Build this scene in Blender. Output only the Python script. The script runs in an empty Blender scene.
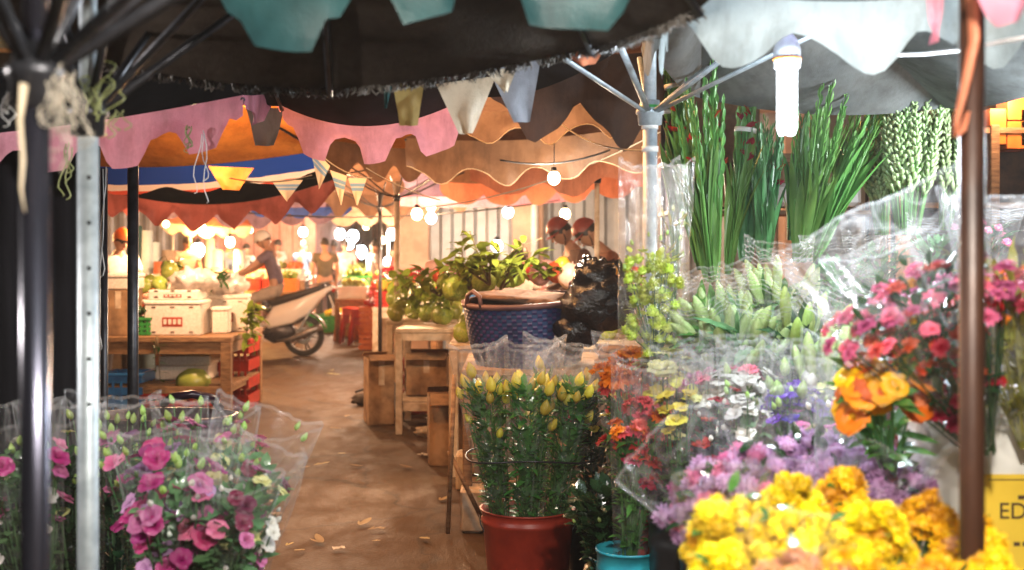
import bpy, math, random
from mathutils import Vector, Matrix, Quaternion, noise
PI = math.pi
R = random.Random(7)
scene = bpy.context.scene
C = scene.collection
F = 1200.0          # focal length in pixels of the 1024 px wide frame
EYE = 1.5

def W(px, py, d):
    """a point at distance d that a visitor standing at the stall sees in direction (px, py)"""
    return Vector(((px - 512) / F * d, d, EYE - (py - 250) / F * d))

def V(x, y, z): return Vector((x, y, z))

# ------------------------------------------------------------------ materials
def new_mat(name):
    m = bpy.data.materials.new(name); m.use_nodes = True
    nt = m.node_tree
    for n in list(nt.nodes): nt.nodes.remove(n)
    out = nt.nodes.new('ShaderNodeOutputMaterial')
    return m, nt, out

def N(nt, typ, **kw):
    n = nt.nodes.new(typ)
    for k, v in kw.items():
        if k in n.inputs.keys() if hasattr(n.inputs, 'keys') else False:
            n.inputs[k].default_value = v
        else:
            setattr(n, k, v)
    return n

def col4(c): return (c[0], c[1], c[2], 1.0)

def rgb(h):
    """sRGB hex to linear"""
    h = h.lstrip('#'); o = []
    for i in (0, 2, 4):
        s = int(h[i:i + 2], 16) / 255
        o.append(s / 12.92 if s <= .04045 else ((s + .055) / 1.055) ** 2.4)
    return tuple(o)

def noise_mix(nt, c1, c2, scale, detail=4.0, lo=.35, hi=.65, coord='Object', stretch=(1, 1, 1), rough=.6):
    tc = nt.nodes.new('ShaderNodeTexCoord')
    mp = nt.nodes.new('ShaderNodeMapping'); mp.inputs['Scale'].default_value = stretch
    nt.links.new(tc.outputs[coord], mp.inputs['Vector'])
    nz = nt.nodes.new('ShaderNodeTexNoise'); nz.inputs['Scale'].default_value = scale
    nz.inputs['Detail'].default_value = detail; nz.inputs['Roughness'].default_value = rough
    nt.links.new(mp.outputs['Vector'], nz.inputs['Vector'])
    cr = nt.nodes.new('ShaderNodeValToRGB')
    cr.color_ramp.elements[0].position = lo; cr.color_ramp.elements[0].color = col4(c1)
    cr.color_ramp.elements[1].position = hi; cr.color_ramp.elements[1].color = col4(c2)
    nt.links.new(nz.outputs['Fac'], cr.inputs['Fac'])
    return cr.outputs['Color'], nz.outputs['Fac'], mp.outputs['Vector']

def add_bump(nt, p, fac, strength, dist=.01):
    b = nt.nodes.new('ShaderNodeBump'); b.inputs['Strength'].default_value = strength
    b.inputs['Distance'].default_value = dist
    nt.links.new(fac, b.inputs['Height']); nt.links.new(b.outputs['Normal'], p.inputs['Normal'])

def solid(name, c1, c2=None, rough=.6, scale=20, metal=0.0, bump=.15, lo=.35, hi=.65, stretch=(1, 1, 1), spec=.5, dist=.01, sss=0):
    m, nt, out = new_mat(name)
    p = nt.nodes.new('ShaderNodeBsdfPrincipled')
    p.inputs['Roughness'].default_value = rough; p.inputs['Metallic'].default_value = metal
    p.inputs['Specular IOR Level'].default_value = spec
    if c2 is None: c2 = tuple(x * .8 for x in c1)
    col, fac, _ = noise_mix(nt, c2, c1, scale, lo=lo, hi=hi, stretch=stretch)
    nt.links.new(col, p.inputs['Base Color'])
    if bump: add_bump(nt, p, fac, bump, dist)
    nt.links.new(p.outputs[0], out.inputs['Surface'])
    return m

def thin(name, c1, c2=None, trans=.35, rough=.7, scale=12, gloss=.06, random_hue=0, lo=.3, hi=.7, bump=.2, weave=0, stretch=(1,1,1)):
    """thin stuff that light shines through: cloth, petals, leaves"""
    m, nt, out = new_mat(name)
    if c2 is None: c2 = tuple(x * .7 for x in c1)
    col, fac, vec = noise_mix(nt, c2, c1, scale, lo=lo, hi=hi, stretch=stretch)
    if weave:   # cloth: old stains and rain marks
        s1, _f, _v = noise_mix(nt, (.45, .40, .36), (1, 1, 1), 1.7, detail=9, lo=.36, hi=.56, rough=.75)
        s2, _f, _v = noise_mix(nt, (.72, .70, .68), (1, 1, 1), 13, detail=6, lo=.40, hi=.52, rough=.7, stretch=(1, 1, .25))
        for s_ in (s1, s2):
            mm = nt.nodes.new('ShaderNodeMixRGB'); mm.blend_type = 'MULTIPLY'; mm.inputs[0].default_value = .6
            nt.links.new(col, mm.inputs[1]); nt.links.new(s_, mm.inputs[2]); col = mm.outputs[0]
    if random_hue:
        oi = nt.nodes.new('ShaderNodeObjectInfo')
        mr = nt.nodes.new('ShaderNodeMapRange'); mr.inputs['To Min'].default_value = .5 - random_hue; mr.inputs['To Max'].default_value = .5 + random_hue
        nt.links.new(oi.outputs['Random'], mr.inputs['Value'])
        hs = nt.nodes.new('ShaderNodeHueSaturation')
        nt.links.new(mr.outputs[0], hs.inputs['Hue']); nt.links.new(col, hs.inputs['Color'])
        m2 = nt.nodes.new('ShaderNodeMath'); m2.operation = 'MULTIPLY_ADD'; m2.inputs[1].default_value = .6; m2.inputs[2].default_value = .7
        nt.links.new(oi.outputs['Random'], m2.inputs[0]); nt.links.new(m2.outputs[0], hs.inputs['Value'])
        col = hs.outputs['Color']
    d = nt.nodes.new('ShaderNodeBsdfDiffuse'); t = nt.nodes.new('ShaderNodeBsdfTranslucent'); g = nt.nodes.new('ShaderNodeBsdfGlossy')
    g.inputs['Roughness'].default_value = rough * .6
    nt.links.new(col, d.inputs['Color']); nt.links.new(col, t.inputs['Color'])
    mx = nt.nodes.new('ShaderNodeMixShader'); mx.inputs[0].default_value = trans
    nt.links.new(d.outputs[0], mx.inputs[1]); nt.links.new(t.outputs[0], mx.inputs[2])
    mg = nt.nodes.new('ShaderNodeMixShader'); mg.inputs[0].default_value = gloss
    nt.links.new(mx.outputs[0], mg.inputs[1]); nt.links.new(g.outputs[0], mg.inputs[2])
    if bump:
        b = nt.nodes.new('ShaderNodeBump'); b.inputs['Strength'].default_value = bump; b.inputs['Distance'].default_value = .01
        if weave:
            wv = nt.nodes.new('ShaderNodeTexNoise'); wv.inputs['Scale'].default_value = weave; wv.inputs['Detail'].default_value = 2
            cz = nt.nodes.new('ShaderNodeTexNoise'); cz.inputs['Scale'].default_value = 7; cz.inputs['Detail'].default_value = 5; nt.links.new(vec, cz.inputs['Vector'])
            ad = nt.nodes.new('ShaderNodeMath'); ad.operation = 'MULTIPLY_ADD'; ad.inputs[1].default_value = 5.0; nt.links.new(cz.outputs['Fac'], ad.inputs[0]); nt.links.new(wv.outputs['Fac'], ad.inputs[2])
            nt.links.new(vec, wv.inputs['Vector']); nt.links.new(ad.outputs[0], b.inputs['Height'])
        else: nt.links.new(fac, b.inputs['Height'])
        for s in (d, t, g): nt.links.new(b.outputs[0], s.inputs['Normal'])
    nt.links.new(mg.outputs[0], out.inputs['Surface'])
    return m

def bands(name, stops, trans=.35):
    """cloth with woven stripes across its height (v of the cloth's own coordinates)"""
    m, nt, out = new_mat(name)
    tc = nt.nodes.new('ShaderNodeTexCoord'); sx = nt.nodes.new('ShaderNodeSeparateXYZ')
    nt.links.new(tc.outputs['UV'], sx.inputs[0])
    cr = nt.nodes.new('ShaderNodeValToRGB'); cr.color_ramp.interpolation = 'CONSTANT'
    e = cr.color_ramp.elements
    e[0].position = stops[0][0]; e[0].color = col4(stops[0][1])
    e[1].position = stops[1][0]; e[1].color = col4(stops[1][1])
    for p_, c_ in stops[2:]:
        k = e.new(p_); k.color = col4(c_)
    nt.links.new(sx.outputs['Y'], cr.inputs['Fac'])
    d = nt.nodes.new('ShaderNodeBsdfDiffuse'); t = nt.nodes.new('ShaderNodeBsdfTranslucent')
    nt.links.new(cr.outputs[0], d.inputs['Color']); nt.links.new(cr.outputs[0], t.inputs['Color'])
    mx = nt.nodes.new('ShaderNodeMixShader'); mx.inputs[0].default_value = trans
    nt.links.new(d.outputs[0], mx.inputs[1]); nt.links.new(t.outputs[0], mx.inputs[2])
    nt.links.new(mx.outputs[0], out.inputs['Surface'])
    return m

def film(name, milk=.1, tint=(1, 1, 1), lines=True, hot=.35):
    """crinkled clear flower sleeve, with white printed waves below its mouth"""
    m, nt, out = new_mat(name)
    tc = nt.nodes.new('ShaderNodeTexCoord')
    nz = nt.nodes.new('ShaderNodeTexNoise'); nz.inputs['Scale'].default_value = 9; nz.inputs['Detail'].default_value = 5; nz.inputs['Roughness'].default_value = .65
    nz.inputs['Distortion'].default_value = 1.2
    nt.links.new(tc.outputs['Object'], nz.inputs['Vector'])
    b = nt.nodes.new('ShaderNodeBump'); b.inputs['Strength'].default_value = .55; b.inputs['Distance'].default_value = .03
    nt.links.new(nz.outputs['Fac'], b.inputs['Height'])
    tr = nt.nodes.new('ShaderNodeBsdfTransparent'); tr.inputs['Color'].default_value = col4(tint)
    gl = nt.nodes.new('ShaderNodeBsdfGlossy'); gl.inputs['Roughness'].default_value = .16; gl.inputs['Color'].default_value = (1, 1, 1, 1)
    df = nt.nodes.new('ShaderNodeBsdfDiffuse'); df.inputs['Color'].default_value = (.85, .87, .9, 1)
    tl = nt.nodes.new('ShaderNodeBsdfTranslucent'); tl.inputs['Color'].default_value = (.85, .87, .9, 1)
    nt.links.new(b.outputs[0], gl.inputs['Normal'])
    mk = nt.nodes.new('ShaderNodeMixShader'); mk.inputs[0].default_value = .5
    nt.links.new(df.outputs[0], mk.inputs[1]); nt.links.new(tl.outputs[0], mk.inputs[2])
    fr = nt.nodes.new('ShaderNodeLayerWeight'); fr.inputs['Blend'].default_value = .25
    nt.links.new(b.outputs[0], fr.inputs['Normal'])
    f1 = nt.nodes.new('ShaderNodeMath'); f1.operation = 'MULTIPLY_ADD'; f1.inputs[1].default_value = .17; f1.inputs[2].default_value = .02
    nt.links.new(fr.outputs['Facing'], f1.inputs[0])
    cr = nt.nodes.new('ShaderNodeMapRange'); cr.inputs['From Min'].default_value = .48; cr.inputs['From Max'].default_value = .75
    cr.inputs['To Min'].default_value = milk * .35; cr.inputs['To Max'].default_value = milk * 2.6
    nt.links.new(nz.outputs['Fac'], cr.inputs['Value'])
    a = nt.nodes.new('ShaderNodeMixShader'); nt.links.new(f1.outputs[0], a.inputs[0])
    nt.links.new(tr.outputs[0], a.inputs[1]); nt.links.new(gl.outputs[0], a.inputs[2])
    c = nt.nodes.new('ShaderNodeMixShader'); 
    nt.links.new(a.outputs[0], c.inputs[1]); nt.links.new(mk.outputs[0], c.inputs[2])
    n2 = nt.nodes.new('ShaderNodeTexNoise'); n2.inputs['Scale'].default_value = 5.5; n2.inputs['Detail'].default_value = 3; n2.inputs['Distortion'].default_value = .8
    mp2 = nt.nodes.new('ShaderNodeMapping'); mp2.inputs['Scale'].default_value = (1, 1, .35); nt.links.new(tc.outputs['Object'], mp2.inputs[0]); nt.links.new(mp2.outputs[0], n2.inputs['Vector'])
    k1 = nt.nodes.new('ShaderNodeMath'); k1.operation = 'SUBTRACT'; k1.inputs[1].default_value = .5; nt.links.new(n2.outputs['Fac'], k1.inputs[0])
    k2 = nt.nodes.new('ShaderNodeMath'); k2.operation = 'ABSOLUTE'; nt.links.new(k1.outputs[0], k2.inputs[0])
    k3 = nt.nodes.new('ShaderNodeMapRange'); k3.inputs['From Min'].default_value = 0; k3.inputs['From Max'].default_value = .022; k3.inputs['To Min'].default_value = .03 + milk * 1.6; k3.inputs['To Max'].default_value = 0  # crease glints painted in as thin white milky streaks
    nt.links.new(k2.outputs[0], k3.inputs['Value'])
    k4 = nt.nodes.new('ShaderNodeMath'); k4.operation = 'ADD'; nt.links.new(k3.outputs[0], k4.inputs[0]); nt.links.new(cr.outputs[0], k4.inputs[1])
    # highlights on welded side seams and mouth edge, painted as extra milkiness
    su = nt.nodes.new('ShaderNodeSeparateXYZ'); nt.links.new(tc.outputs['UV'], su.inputs[0])
    e1 = nt.nodes.new('ShaderNodeMath'); e1.operation = 'GREATER_THAN'; e1.inputs[1].default_value = .985; nt.links.new(su.outputs['Y'], e1.inputs[0])
    e2 = nt.nodes.new('ShaderNodeMath'); e2.operation = 'PINGPONG'; e2.inputs[1].default_value = .5; nt.links.new(su.outputs['X'], e2.inputs[0])
    e3 = nt.nodes.new('ShaderNodeMath'); e3.operation = 'LESS_THAN'; e3.inputs[1].default_value = .006; nt.links.new(e2.outputs[0], e3.inputs[0])
    e4 = nt.nodes.new('ShaderNodeMath'); e4.operation = 'GREATER_THAN'; e4.inputs[1].default_value = .494; nt.links.new(e2.outputs[0], e4.inputs[0])
    e5 = nt.nodes.new('ShaderNodeMath'); e5.operation = 'ADD'; nt.links.new(e3.outputs[0], e5.inputs[0]); nt.links.new(e4.outputs[0], e5.inputs[1])
    e6 = nt.nodes.new('ShaderNodeMath'); e6.operation = 'MAXIMUM'; nt.links.new(e5.outputs[0], e6.inputs[0]); nt.links.new(e1.outputs[0], e6.inputs[1])
    e7 = nt.nodes.new('ShaderNodeMath'); e7.operation = 'MULTIPLY_ADD'; e7.inputs[1].default_value = .13; nt.links.new(e6.outputs[0], e7.inputs[0]); nt.links.new(k4.outputs[0], e7.inputs[2])
    e7.use_clamp = True
    fac = e7.outputs[0]
    if lines:
        sp = nt.nodes.new('ShaderNodeSeparateXYZ'); nt.links.new(tc.outputs['UV'], sp.inputs[0])
        s1 = nt.nodes.new('ShaderNodeMath'); s1.operation = 'MULTIPLY'; s1.inputs[1].default_value = 70.; nt.links.new(sp.outputs['X'], s1.inputs[0])
        s2 = nt.nodes.new('ShaderNodeMath'); s2.operation = 'SINE'; nt.links.new(s1.outputs[0], s2.inputs[0])
        s3 = nt.nodes.new('ShaderNodeMath'); s3.operation = 'MULTIPLY_ADD'; s3.inputs[1].default_value = .005
        nt.links.new(s2.outputs[0], s3.inputs[0]); nt.links.new(sp.outputs['Y'], s3.inputs[2])
        s4 = nt.nodes.new('ShaderNodeMath'); s4.operation = 'MULTIPLY'; s4.inputs[1].default_value = 2 * PI / .03; nt.links.new(s3.outputs[0], s4.inputs[0])
        s5 = nt.nodes.new('ShaderNodeMath'); s5.operation = 'SINE'; nt.links.new(s4.outputs[0], s5.inputs[0])
        g1 = nt.nodes.new('ShaderNodeMath'); g1.operation = 'GREATER_THAN'; g1.inputs[1].default_value = .72; nt.links.new(s5.outputs[0], g1.inputs[0])
        g2 = nt.nodes.new('ShaderNodeMath'); g2.operation = 'GREATER_THAN'; g2.inputs[1].default_value = .865; nt.links.new(sp.outputs['Y'], g2.inputs[0])
        g3 = nt.nodes.new('ShaderNodeMath'); g3.operation = 'LESS_THAN'; g3.inputs[1].default_value = .965; nt.links.new(sp.outputs['Y'], g3.inputs[0])
        m1 = nt.nodes.new('ShaderNodeMath'); m1.operation = 'MULTIPLY'; nt.links.new(g1.outputs[0], m1.inputs[0]); nt.links.new(g2.outputs[0], m1.inputs[1])
        m2 = nt.nodes.new('ShaderNodeMath'); m2.operation = 'MULTIPLY'; nt.links.new(m1.outputs[0], m2.inputs[0]); nt.links.new(g3.outputs[0], m2.inputs[1])
        ml = nt.nodes.new('ShaderNodeMath'); ml.operation = 'MULTIPLY_ADD'; ml.inputs[1].default_value = .26; ml.use_clamp = True
        nt.links.new(m2.outputs[0], ml.inputs[0]); nt.links.new(fac, ml.inputs[2]); fac = ml.outputs[0]
    nt.links.new(fac, c.inputs[0])
    nt.links.new(c.outputs[0], out.inputs['Surface'])
    return m

def glow(name, c, s, sampled=False):
    m, nt, out = new_mat(name)
    e = nt.nodes.new('ShaderNodeEmission'); e.inputs['Color'].default_value = col4(c); e.inputs['Strength'].default_value = s
    nt.links.new(e.outputs[0], out.inputs['Surface'])
    if not sampled:
        try: m.cycles.emission_sampling = 'NONE'
        except Exception: pass
    return m

# ------------------------------------------------------------------ mesh builder
class MB:
    def __init__(s): s.v = []; s.f = []; s.m = []; s.uv = {}
    def grid(s, pts, nu, nv, mi=0, uv=None, close=False):
        """pts[(j*nu)+i]; rows j of nu points"""
        b = len(s.v); s.v.extend(tuple(p) for p in pts)
        for j in range(nv - 1):
            for i in range(nu - (0 if close else 1)):
                i2 = (i + 1) % nu
                q = (b + j * nu + i, b + j * nu + i2, b + (j + 1) * nu + i2, b + (j + 1) * nu + i)
                if uv:
                    s.uv[len(s.f)] = [uv[j * nu + i], uv[j * nu + i2] if i2 else (1.0, uv[j * nu + i][1]), uv[(j + 1) * nu + i2] if i2 else (1.0, uv[(j + 1) * nu + i][1]), uv[(j + 1) * nu + i]]
                s.f.append(q); s.m.append(mi)
        return s
    def box(s, c, size, rz=0, mi=0, bev=0.0, M=None):
        hx, hy, hz = size[0] / 2, size[1] / 2, size[2] / 2
        cx, cy, cz = c
        if bev <= 0:
            P = [(-hx, -hy, -hz), (hx, -hy, -hz), (hx, hy, -hz), (-hx, hy, -hz), (-hx, -hy, hz), (hx, -hy, hz), (hx, hy, hz), (-hx, hy, hz)]
            Q = [(0, 3, 2, 1), (4, 5, 6, 7), (0, 1, 5, 4), (1, 2, 6, 5), (2, 3, 7, 6), (3, 0, 4, 7)]
        else:
            e = min(bev, hx * .9, hy * .9, hz * .9); P = []; Q = []
            def ring(x, y, z):
                b = len(P)
                P.extend([(-x + e, -y, z), (x - e, -y, z), (x, -y + e, z), (x, y - e, z), (x - e, y, z), (-x + e, y, z), (-x, y - e, z), (-x, -y + e, z)])
                return b
            r0 = ring(hx - e, hy - e, -hz); r1 = ring(hx, hy, -hz + e); r2 = ring(hx, hy, hz - e); r3 = ring(hx - e, hy - e, hz)
            Q.append(tuple(r0 + i for i in range(7, -1, -1))); Q.append(tuple(r3 + i for i in range(8)))
            for a, b in ((r0, r1), (r1, r2), (r2, r3)):
                for i in range(8): Q.append((a + i, a + (i + 1) % 8, b + (i + 1) % 8, b + i))
        b = len(s.v); cs, sn = math.cos(rz), math.sin(rz)
        for x, y, z in P:
            if M is not None:
                w = M @ Vector((x, y, z)); s.v.append((w.x + cx, w.y + cy, w.z + cz))
            else: s.v.append((cx + x * cs - y * sn, cy + x * sn + y * cs, cz + z))
        for q in Q: s.f.append(tuple(b + i for i in q)); s.m.append(mi)
        return s
    def tube(s, path, r, n=8, mi=0, cap=True, flat=1.0):
        path = [Vector(p) for p in path]
        rr = r if isinstance(r, (list, tuple)) else [r] * len(path)
        t0 = (path[1] - path[0]).normalized()
        up = Vector((0, 0, 1)) if abs(t0.z) < .9 else Vector((1, 0, 0))
        nrm = t0.cross(up).normalized(); b0 = len(s.v)
        for i, p in enumerate(path):
            t = (path[min(i + 1, len(path) - 1)] - path[max(i - 1, 0)])
            t = t.normalized() if t.length > 1e-9 else t0
            nrm = (nrm - t * nrm.dot(t)); nrm = nrm.normalized() if nrm.length > 1e-6 else t.orthogonal().normalized()
            bn = t.cross(nrm)
            for k in range(n):
                a = 2 * PI * k / n
                s.v.append(tuple(p + nrm * math.cos(a) * rr[i] + bn * math.sin(a) * rr[i] * flat))
        for i in range(len(path) - 1):
            for k in range(n):
                k2 = (k + 1) % n
                s.f.append((b0 + i * n + k, b0 + i * n + k2, b0 + (i + 1) * n + k2, b0 + (i + 1) * n + k)); s.m.append(mi)
        if cap:
            s.f.append(tuple(b0 + k for k in range(n - 1, -1, -1))); s.m.append(mi)
            e = b0 + (len(path) - 1) * n
            s.f.append(tuple(e + k for k in range(n))); s.m.append(mi)
        return s
    def lathe(s, prof, n=20, c=(0, 0, 0), mi=0, sx=1, sy=1, M=None):
        pts = []
        for r, z in prof:
            for k in range(n):
                a = 2 * PI * k / n
                p = Vector((r * math.cos(a) * sx, r * math.sin(a) * sy, z))
                if M is not None: p = M @ p
                pts.append((p.x + c[0], p.y + c[1], p.z + c[2]))
        s.grid(pts, n, len(prof), mi, close=True)
        return s
    def ball(s, c, r, nu=12, nv=8, mi=0, sc=(1, 1, 1), wob=0, M=None, seed=0):
        pts = []
        for j in range(nv + 1):
            th = PI * j / nv
            for i in range(nu):
                ph = 2 * PI * i / nu
                d = Vector((math.sin(th) * math.cos(ph), math.sin(th) * math.sin(ph), math.cos(th)))
                k = r * (1 + (noise.noise(d * 2.2 + Vector((seed, seed * 1.7, 0))) * wob if wob else 0))
                p = Vector((d.x * k * sc[0], d.y * k * sc[1], d.z * k * sc[2]))
                if M is not None: p = M @ p
                pts.append((p.x + c[0], p.y + c[1], p.z + c[2]))
        s.grid(pts, nu, nv + 1, mi, close=True); return s
    def prism(s, pts2, axis, a, b, mi=0):
        """polygon pts2 (u,v) swept from a to b along axis: 'y' -> u=x v=z, 'x' -> u=y v=z"""
        def P(u, v, w): return {'y': (u, w, v), 'x': (w, u, v), 'z': (u, v, w)}[axis]
        n = len(pts2); b0 = len(s.v)
        for w in (a, b):
            for u, v in pts2: s.v.append(P(u, v, w))
        s.f.append(tuple(b0 + i for i in range(n))); s.m.append(mi)
        s.f.append(tuple(b0 + n + i for i in range(n - 1, -1, -1))); s.m.append(mi)
        for i in range(n):
            j = (i + 1) % n
            s.f.append((b0 + j, b0 + i, b0 + n + i, b0 + n + j)); s.m.append(mi)
        return s
    def leaf(s, p, d, up, L, w, bend=.2, mi=0, fold=.15, n=4):
        """a blade of length L and half-width w from p along d, bending away from up"""
        d = Vector(d).normalized(); up = Vector(up)
        sd = d.cross(up)
        if sd.length < 1e-4: sd = d.orthogonal()
        sd.normalize(); nr = sd.cross(d).normalized(); pts = []
        for j in range(n + 1):
            t = j / n
            c = Vector(p) + d * (L * t) - nr * (bend * L * t * t)
            ww = w * (math.sin(PI * min(1, t * .9 + .08)) ** .7 if j < n else .02)
            pts += [c - sd * ww + nr * fold * ww, c, c + sd * ww + nr * fold * ww]
        s.grid(pts, 3, n + 1, mi); return s
    def mesh(s, name, mats, smooth=True):
        me = bpy.data.meshes.new(name); me.from_pydata(s.v, [], s.f)
        for m in (mats if isinstance(mats, (list, tuple)) else [mats]): me.materials.append(m)
        if any(s.m): me.polygons.foreach_set('material_index', s.m)
        me.polygons.foreach_set('use_smooth', [bool(smooth)] * len(s.f))
        if s.uv:
            ul = me.uv_layers.new(name='UVMap')
            for fi, uvs in s.uv.items():
                p = me.polygons[fi]
                for k, li in enumerate(p.loop_indices): ul.data[li].uv = uvs[k]
        me.update(); return me

def tag(o, label, cat, group=None, kind=None):
    if label: o['label'] = label
    if cat: o['category'] = cat
    if group: o['group'] = group
    if kind: o['kind'] = kind
    return o

def thing(name, label, cat, loc=(0, 0, 0), group=None):
    o = bpy.data.objects.new(name, None); C.objects.link(o); o.location = loc; o.empty_display_size = .1
    return tag(o, label, cat, group)

def part(name, mb, mats, parent=None, smooth=True, world=False):
    """link a builder (or a ready mesh) as one object; world: its points are world points and the parent is unrotated"""
    me = mb if isinstance(mb, bpy.types.Mesh) else None
    if me is None:
        if world and parent is not None:
            L = parent.location.copy(); q = parent
            while q.parent is not None: q = q.parent; L = L + q.location
            mb.v = [(x - L.x, y - L.y, z - L.z) for x, y, z in mb.v]
        me = mb.mesh(name, mats, smooth)
    o = bpy.data.objects.new(name, me); C.objects.link(o); o.parent = parent
    return o

def solo(name, mb, mats, label, cat, group=None, kind=None, smooth=True, base=None):
    """a thing that is one mesh, its origin moved to its base"""
    if base is not None: mb.v = [(x - base[0], y - base[1], z - base[2]) for x, y, z in mb.v]
    o = part(name, mb, mats, None, smooth)
    if base is not None: o.location = base
    return tag(o, label, cat, group, kind)

KIDS = {}
def copy_tree(o, loc=None, label=None, group=None, parent=None):
    c = o.copy(); C.objects.link(c)
    if parent is not None: c.parent = parent
    if loc is not None: c.location = loc
    if label: c['label'] = label
    if group: c['group'] = group
    for ch in list(o.children): copy_tree(ch, parent=c)
    return c

def lean(axis, spin=0.0):
    q = Vector((0, 0, 1)).rotation_difference(Vector(axis).normalized())
    return (q @ Quaternion((0, 0, 1), spin))

def place(o, base, axis=(0, 0, 1), spin=0.0):
    o.location = base; o.rotation_mode = 'QUATERNION'; o.rotation_quaternion = lean(axis, spin); return o
# ------------------------------------------------------------------ palette
M = {}
M['galv'] = solid('galvanised_steel', (.50, .56, .60), (.34, .39, .43), rough=.5, metal=.45, scale=30, bump=.1)
M['chrome'] = solid('worn_chrome', (.10, .10, .14), (.02, .018, .022), rough=.25, metal=.85, scale=3, bump=.05, stretch=(1, 1, .2))
M['dkmetal'] = solid('dark_steel', (.06, .06, .07), (.03, .03, .035), rough=.35, metal=.6, scale=20)
M['rust'] = solid('brown_painted_steel', (.055, .020, .009), (.02, .008, .005), rough=.45, metal=.2, scale=14, bump=.3, stretch=(1, 1, .3))
M['wood'] = solid('worn_wood', (.36, .20, .09), (.16, .08, .035), rough=.65, scale=9, bump=.4, stretch=(1, 5, 6))
M['palewood'] = solid('pale_painted_wood', (.62, .50, .36), (.38, .27, .17), rough=.6, scale=12, bump=.3)
M['darkwood'] = solid('dark_wood', (.10, .05, .025), (.04, .02, .012), rough=.6, scale=12, bump=.3)
M['foam'] = solid('white_polystyrene', (.78, .74, .68), (.62, .56, .48), rough=.8, scale=60, bump=.4, dist=.003)
M['card'] = solid('brown_cardboard', (.40, .24, .12), (.16, .09, .045), rough=.85, scale=7, bump=.15)
M['red'] = solid('red_plastic', (.50, .025, .012), (.34, .018, .010), rough=.35, scale=10, bump=.05)
M['darkred'] = solid('dark_red_plastic', (.40, .04, .018), (.27, .026, .014), rough=.4, scale=10, bump=.08)
M['orange'] = solid('orange_plastic', (.75, .20, .03), (.6, .14, .02), rough=.4, scale=10, bump=.05)
M['blue'] = solid('blue_plastic', (.02, .16, .42), (.015, .10, .3), rough=.35, scale=10, bump=.05)
M['teal'] = solid('turquoise_plastic', (.03, .36, .44), (.02, .25, .33), rough=.35, scale=10, bump=.05)
M['green'] = solid('green_plastic', (.04, .32, .06), (.03, .22, .05), rough=.4, scale=10, bump=.05)
M['white'] = solid('white_plastic', (.78, .76, .72), (.66, .64, .6), rough=.4, scale=10, bump=.05)
M['black'] = solid('black_plastic', (.02, .02, .022), (.012, .012, .014), rough=.35, scale=10, bump=.05)
M['blacktarp'] = solid('black_tarpaulin', (.009, .009, .012), (.004, .004, .006), spec=.15, rough=.8, scale=6, bump=.3, stretch=(3, 3, .3))
M['bagblack'] = solid('black_bag_film', (.014, .015, .017), (.01, .01, .012), rough=.22, scale=18, bump=.8, dist=.02)
M['charcoal'] = thin('charcoal_canvas', (.105, .085, .068), (.045, .035, .028), trans=.12, scale=3, weave=300, bump=.3, gloss=.02)
M['blackcloth'] = thin('black_canvas', (.018, .017, .019), (.010, .010, .011), trans=.08, scale=4, weave=300, gloss=.03)
M['browncloth'] = thin('brown_canvas', (.10, .055, .035), (.06, .033, .022), trans=.3, scale=5, weave=300, gloss=.02)
M['tan'] = thin('tan_canvas', (.27, .14, .075), (.15, .075, .038), trans=.35, scale=4, weave=260, gloss=.02)
M['orangecloth'] = thin('orange_canvas', (.66, .26, .045), (.50, .17, .03), trans=.4, scale=3, weave=260, gloss=.02)
M['peach'] = thin('peach_canvas', (.66, .24, .13), (.48, .16, .08), trans=.4, scale=3, weave=260, gloss=.02)
M['palepink'] = thin('pale_pink_cloth', (.80, .42, .60), (.66, .32, .48), trans=.35, scale=4, weave=260, gloss=.02)
M['pink'] = thin('pink_scalloped_cloth', (.74, .30, .38), (.58, .2, .28), trans=.35, scale=4, weave=260, gloss=.02)
M['greycloth'] = thin('grey_canvas', (.30, .31, .34), (.20, .20, .23), trans=.2, scale=4, weave=280, gloss=.02)
M['greygreen'] = thin('grey_green_canvas', (.20, .22, .22), (.11, .125, .13), trans=.18, scale=3, weave=280, gloss=.02)
M['whitecloth'] = thin('white_valance_cloth', (.34, .37, .365), (.23, .26, .26), trans=.3, scale=5, weave=260, gloss=.02)
M['creamcloth'] = thin('cream_cloth', (.74, .62, .46), (.60, .48, .34), trans=.4, scale=7, weave=260, gloss=.02)
M['olivecloth'] = thin('khaki_cloth', (.48, .36, .13), (.34, .25, .08), trans=.4, scale=7, weave=260, gloss=.02)
M['tealcloth'] = thin('teal_cloth', (.032, .098, .10), (.018, .06, .065), trans=.35, scale=5, weave=260, gloss=.02)
M['redcloth'] = thin('red_cloth', (.30, .085, .07), (.20, .055, .045), trans=.35, scale=5, weave=260, gloss=.02)
M['purplecloth'] = thin('mauve_canvas', (.34, .24, .32), (.22, .14, .22), trans=.4, scale=4, weave=260, gloss=.02)
M['bluecloth'] = thin('blue_canvas', (.03, .10, .45), (.02, .06, .3), trans=.35, scale=4, weave=260, gloss=.02)
M['piping'] = thin('cream_piping', (.85, .66, .42), trans=.3)
M['bluestripe'] = bands('blue_white_red_stripes', [(0, (.62, .10, .06)), (.14, (.80, .72, .66)), (.36, (.015, .06, .36)), (.97, (.02, .05, .25))])
M['flagstripe'] = bands('cream_blue_stripes', [(0, (.80, .66, .46)), (.34, (.80, .66, .46)), (.52, (.22, .38, .55)), (.64, (.62, .6, .5)), (.68, (.22, .38, .55)), (.8, (.8, .66, .46))], .4)
M['string'] = thin('pale_raffia', (.50, .43, .34), trans=.25)
M['whitestring'] = thin('white_string', (.82, .80, .78), trans=.2)
M['greenstring'] = thin('dry_grass_strip', (.35, .38, .14), trans=.3)
M['cable'] = solid('white_cable', (.75, .72, .74), rough=.4)

def lerp(a, b, t): return a + (b - a) * t

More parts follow.
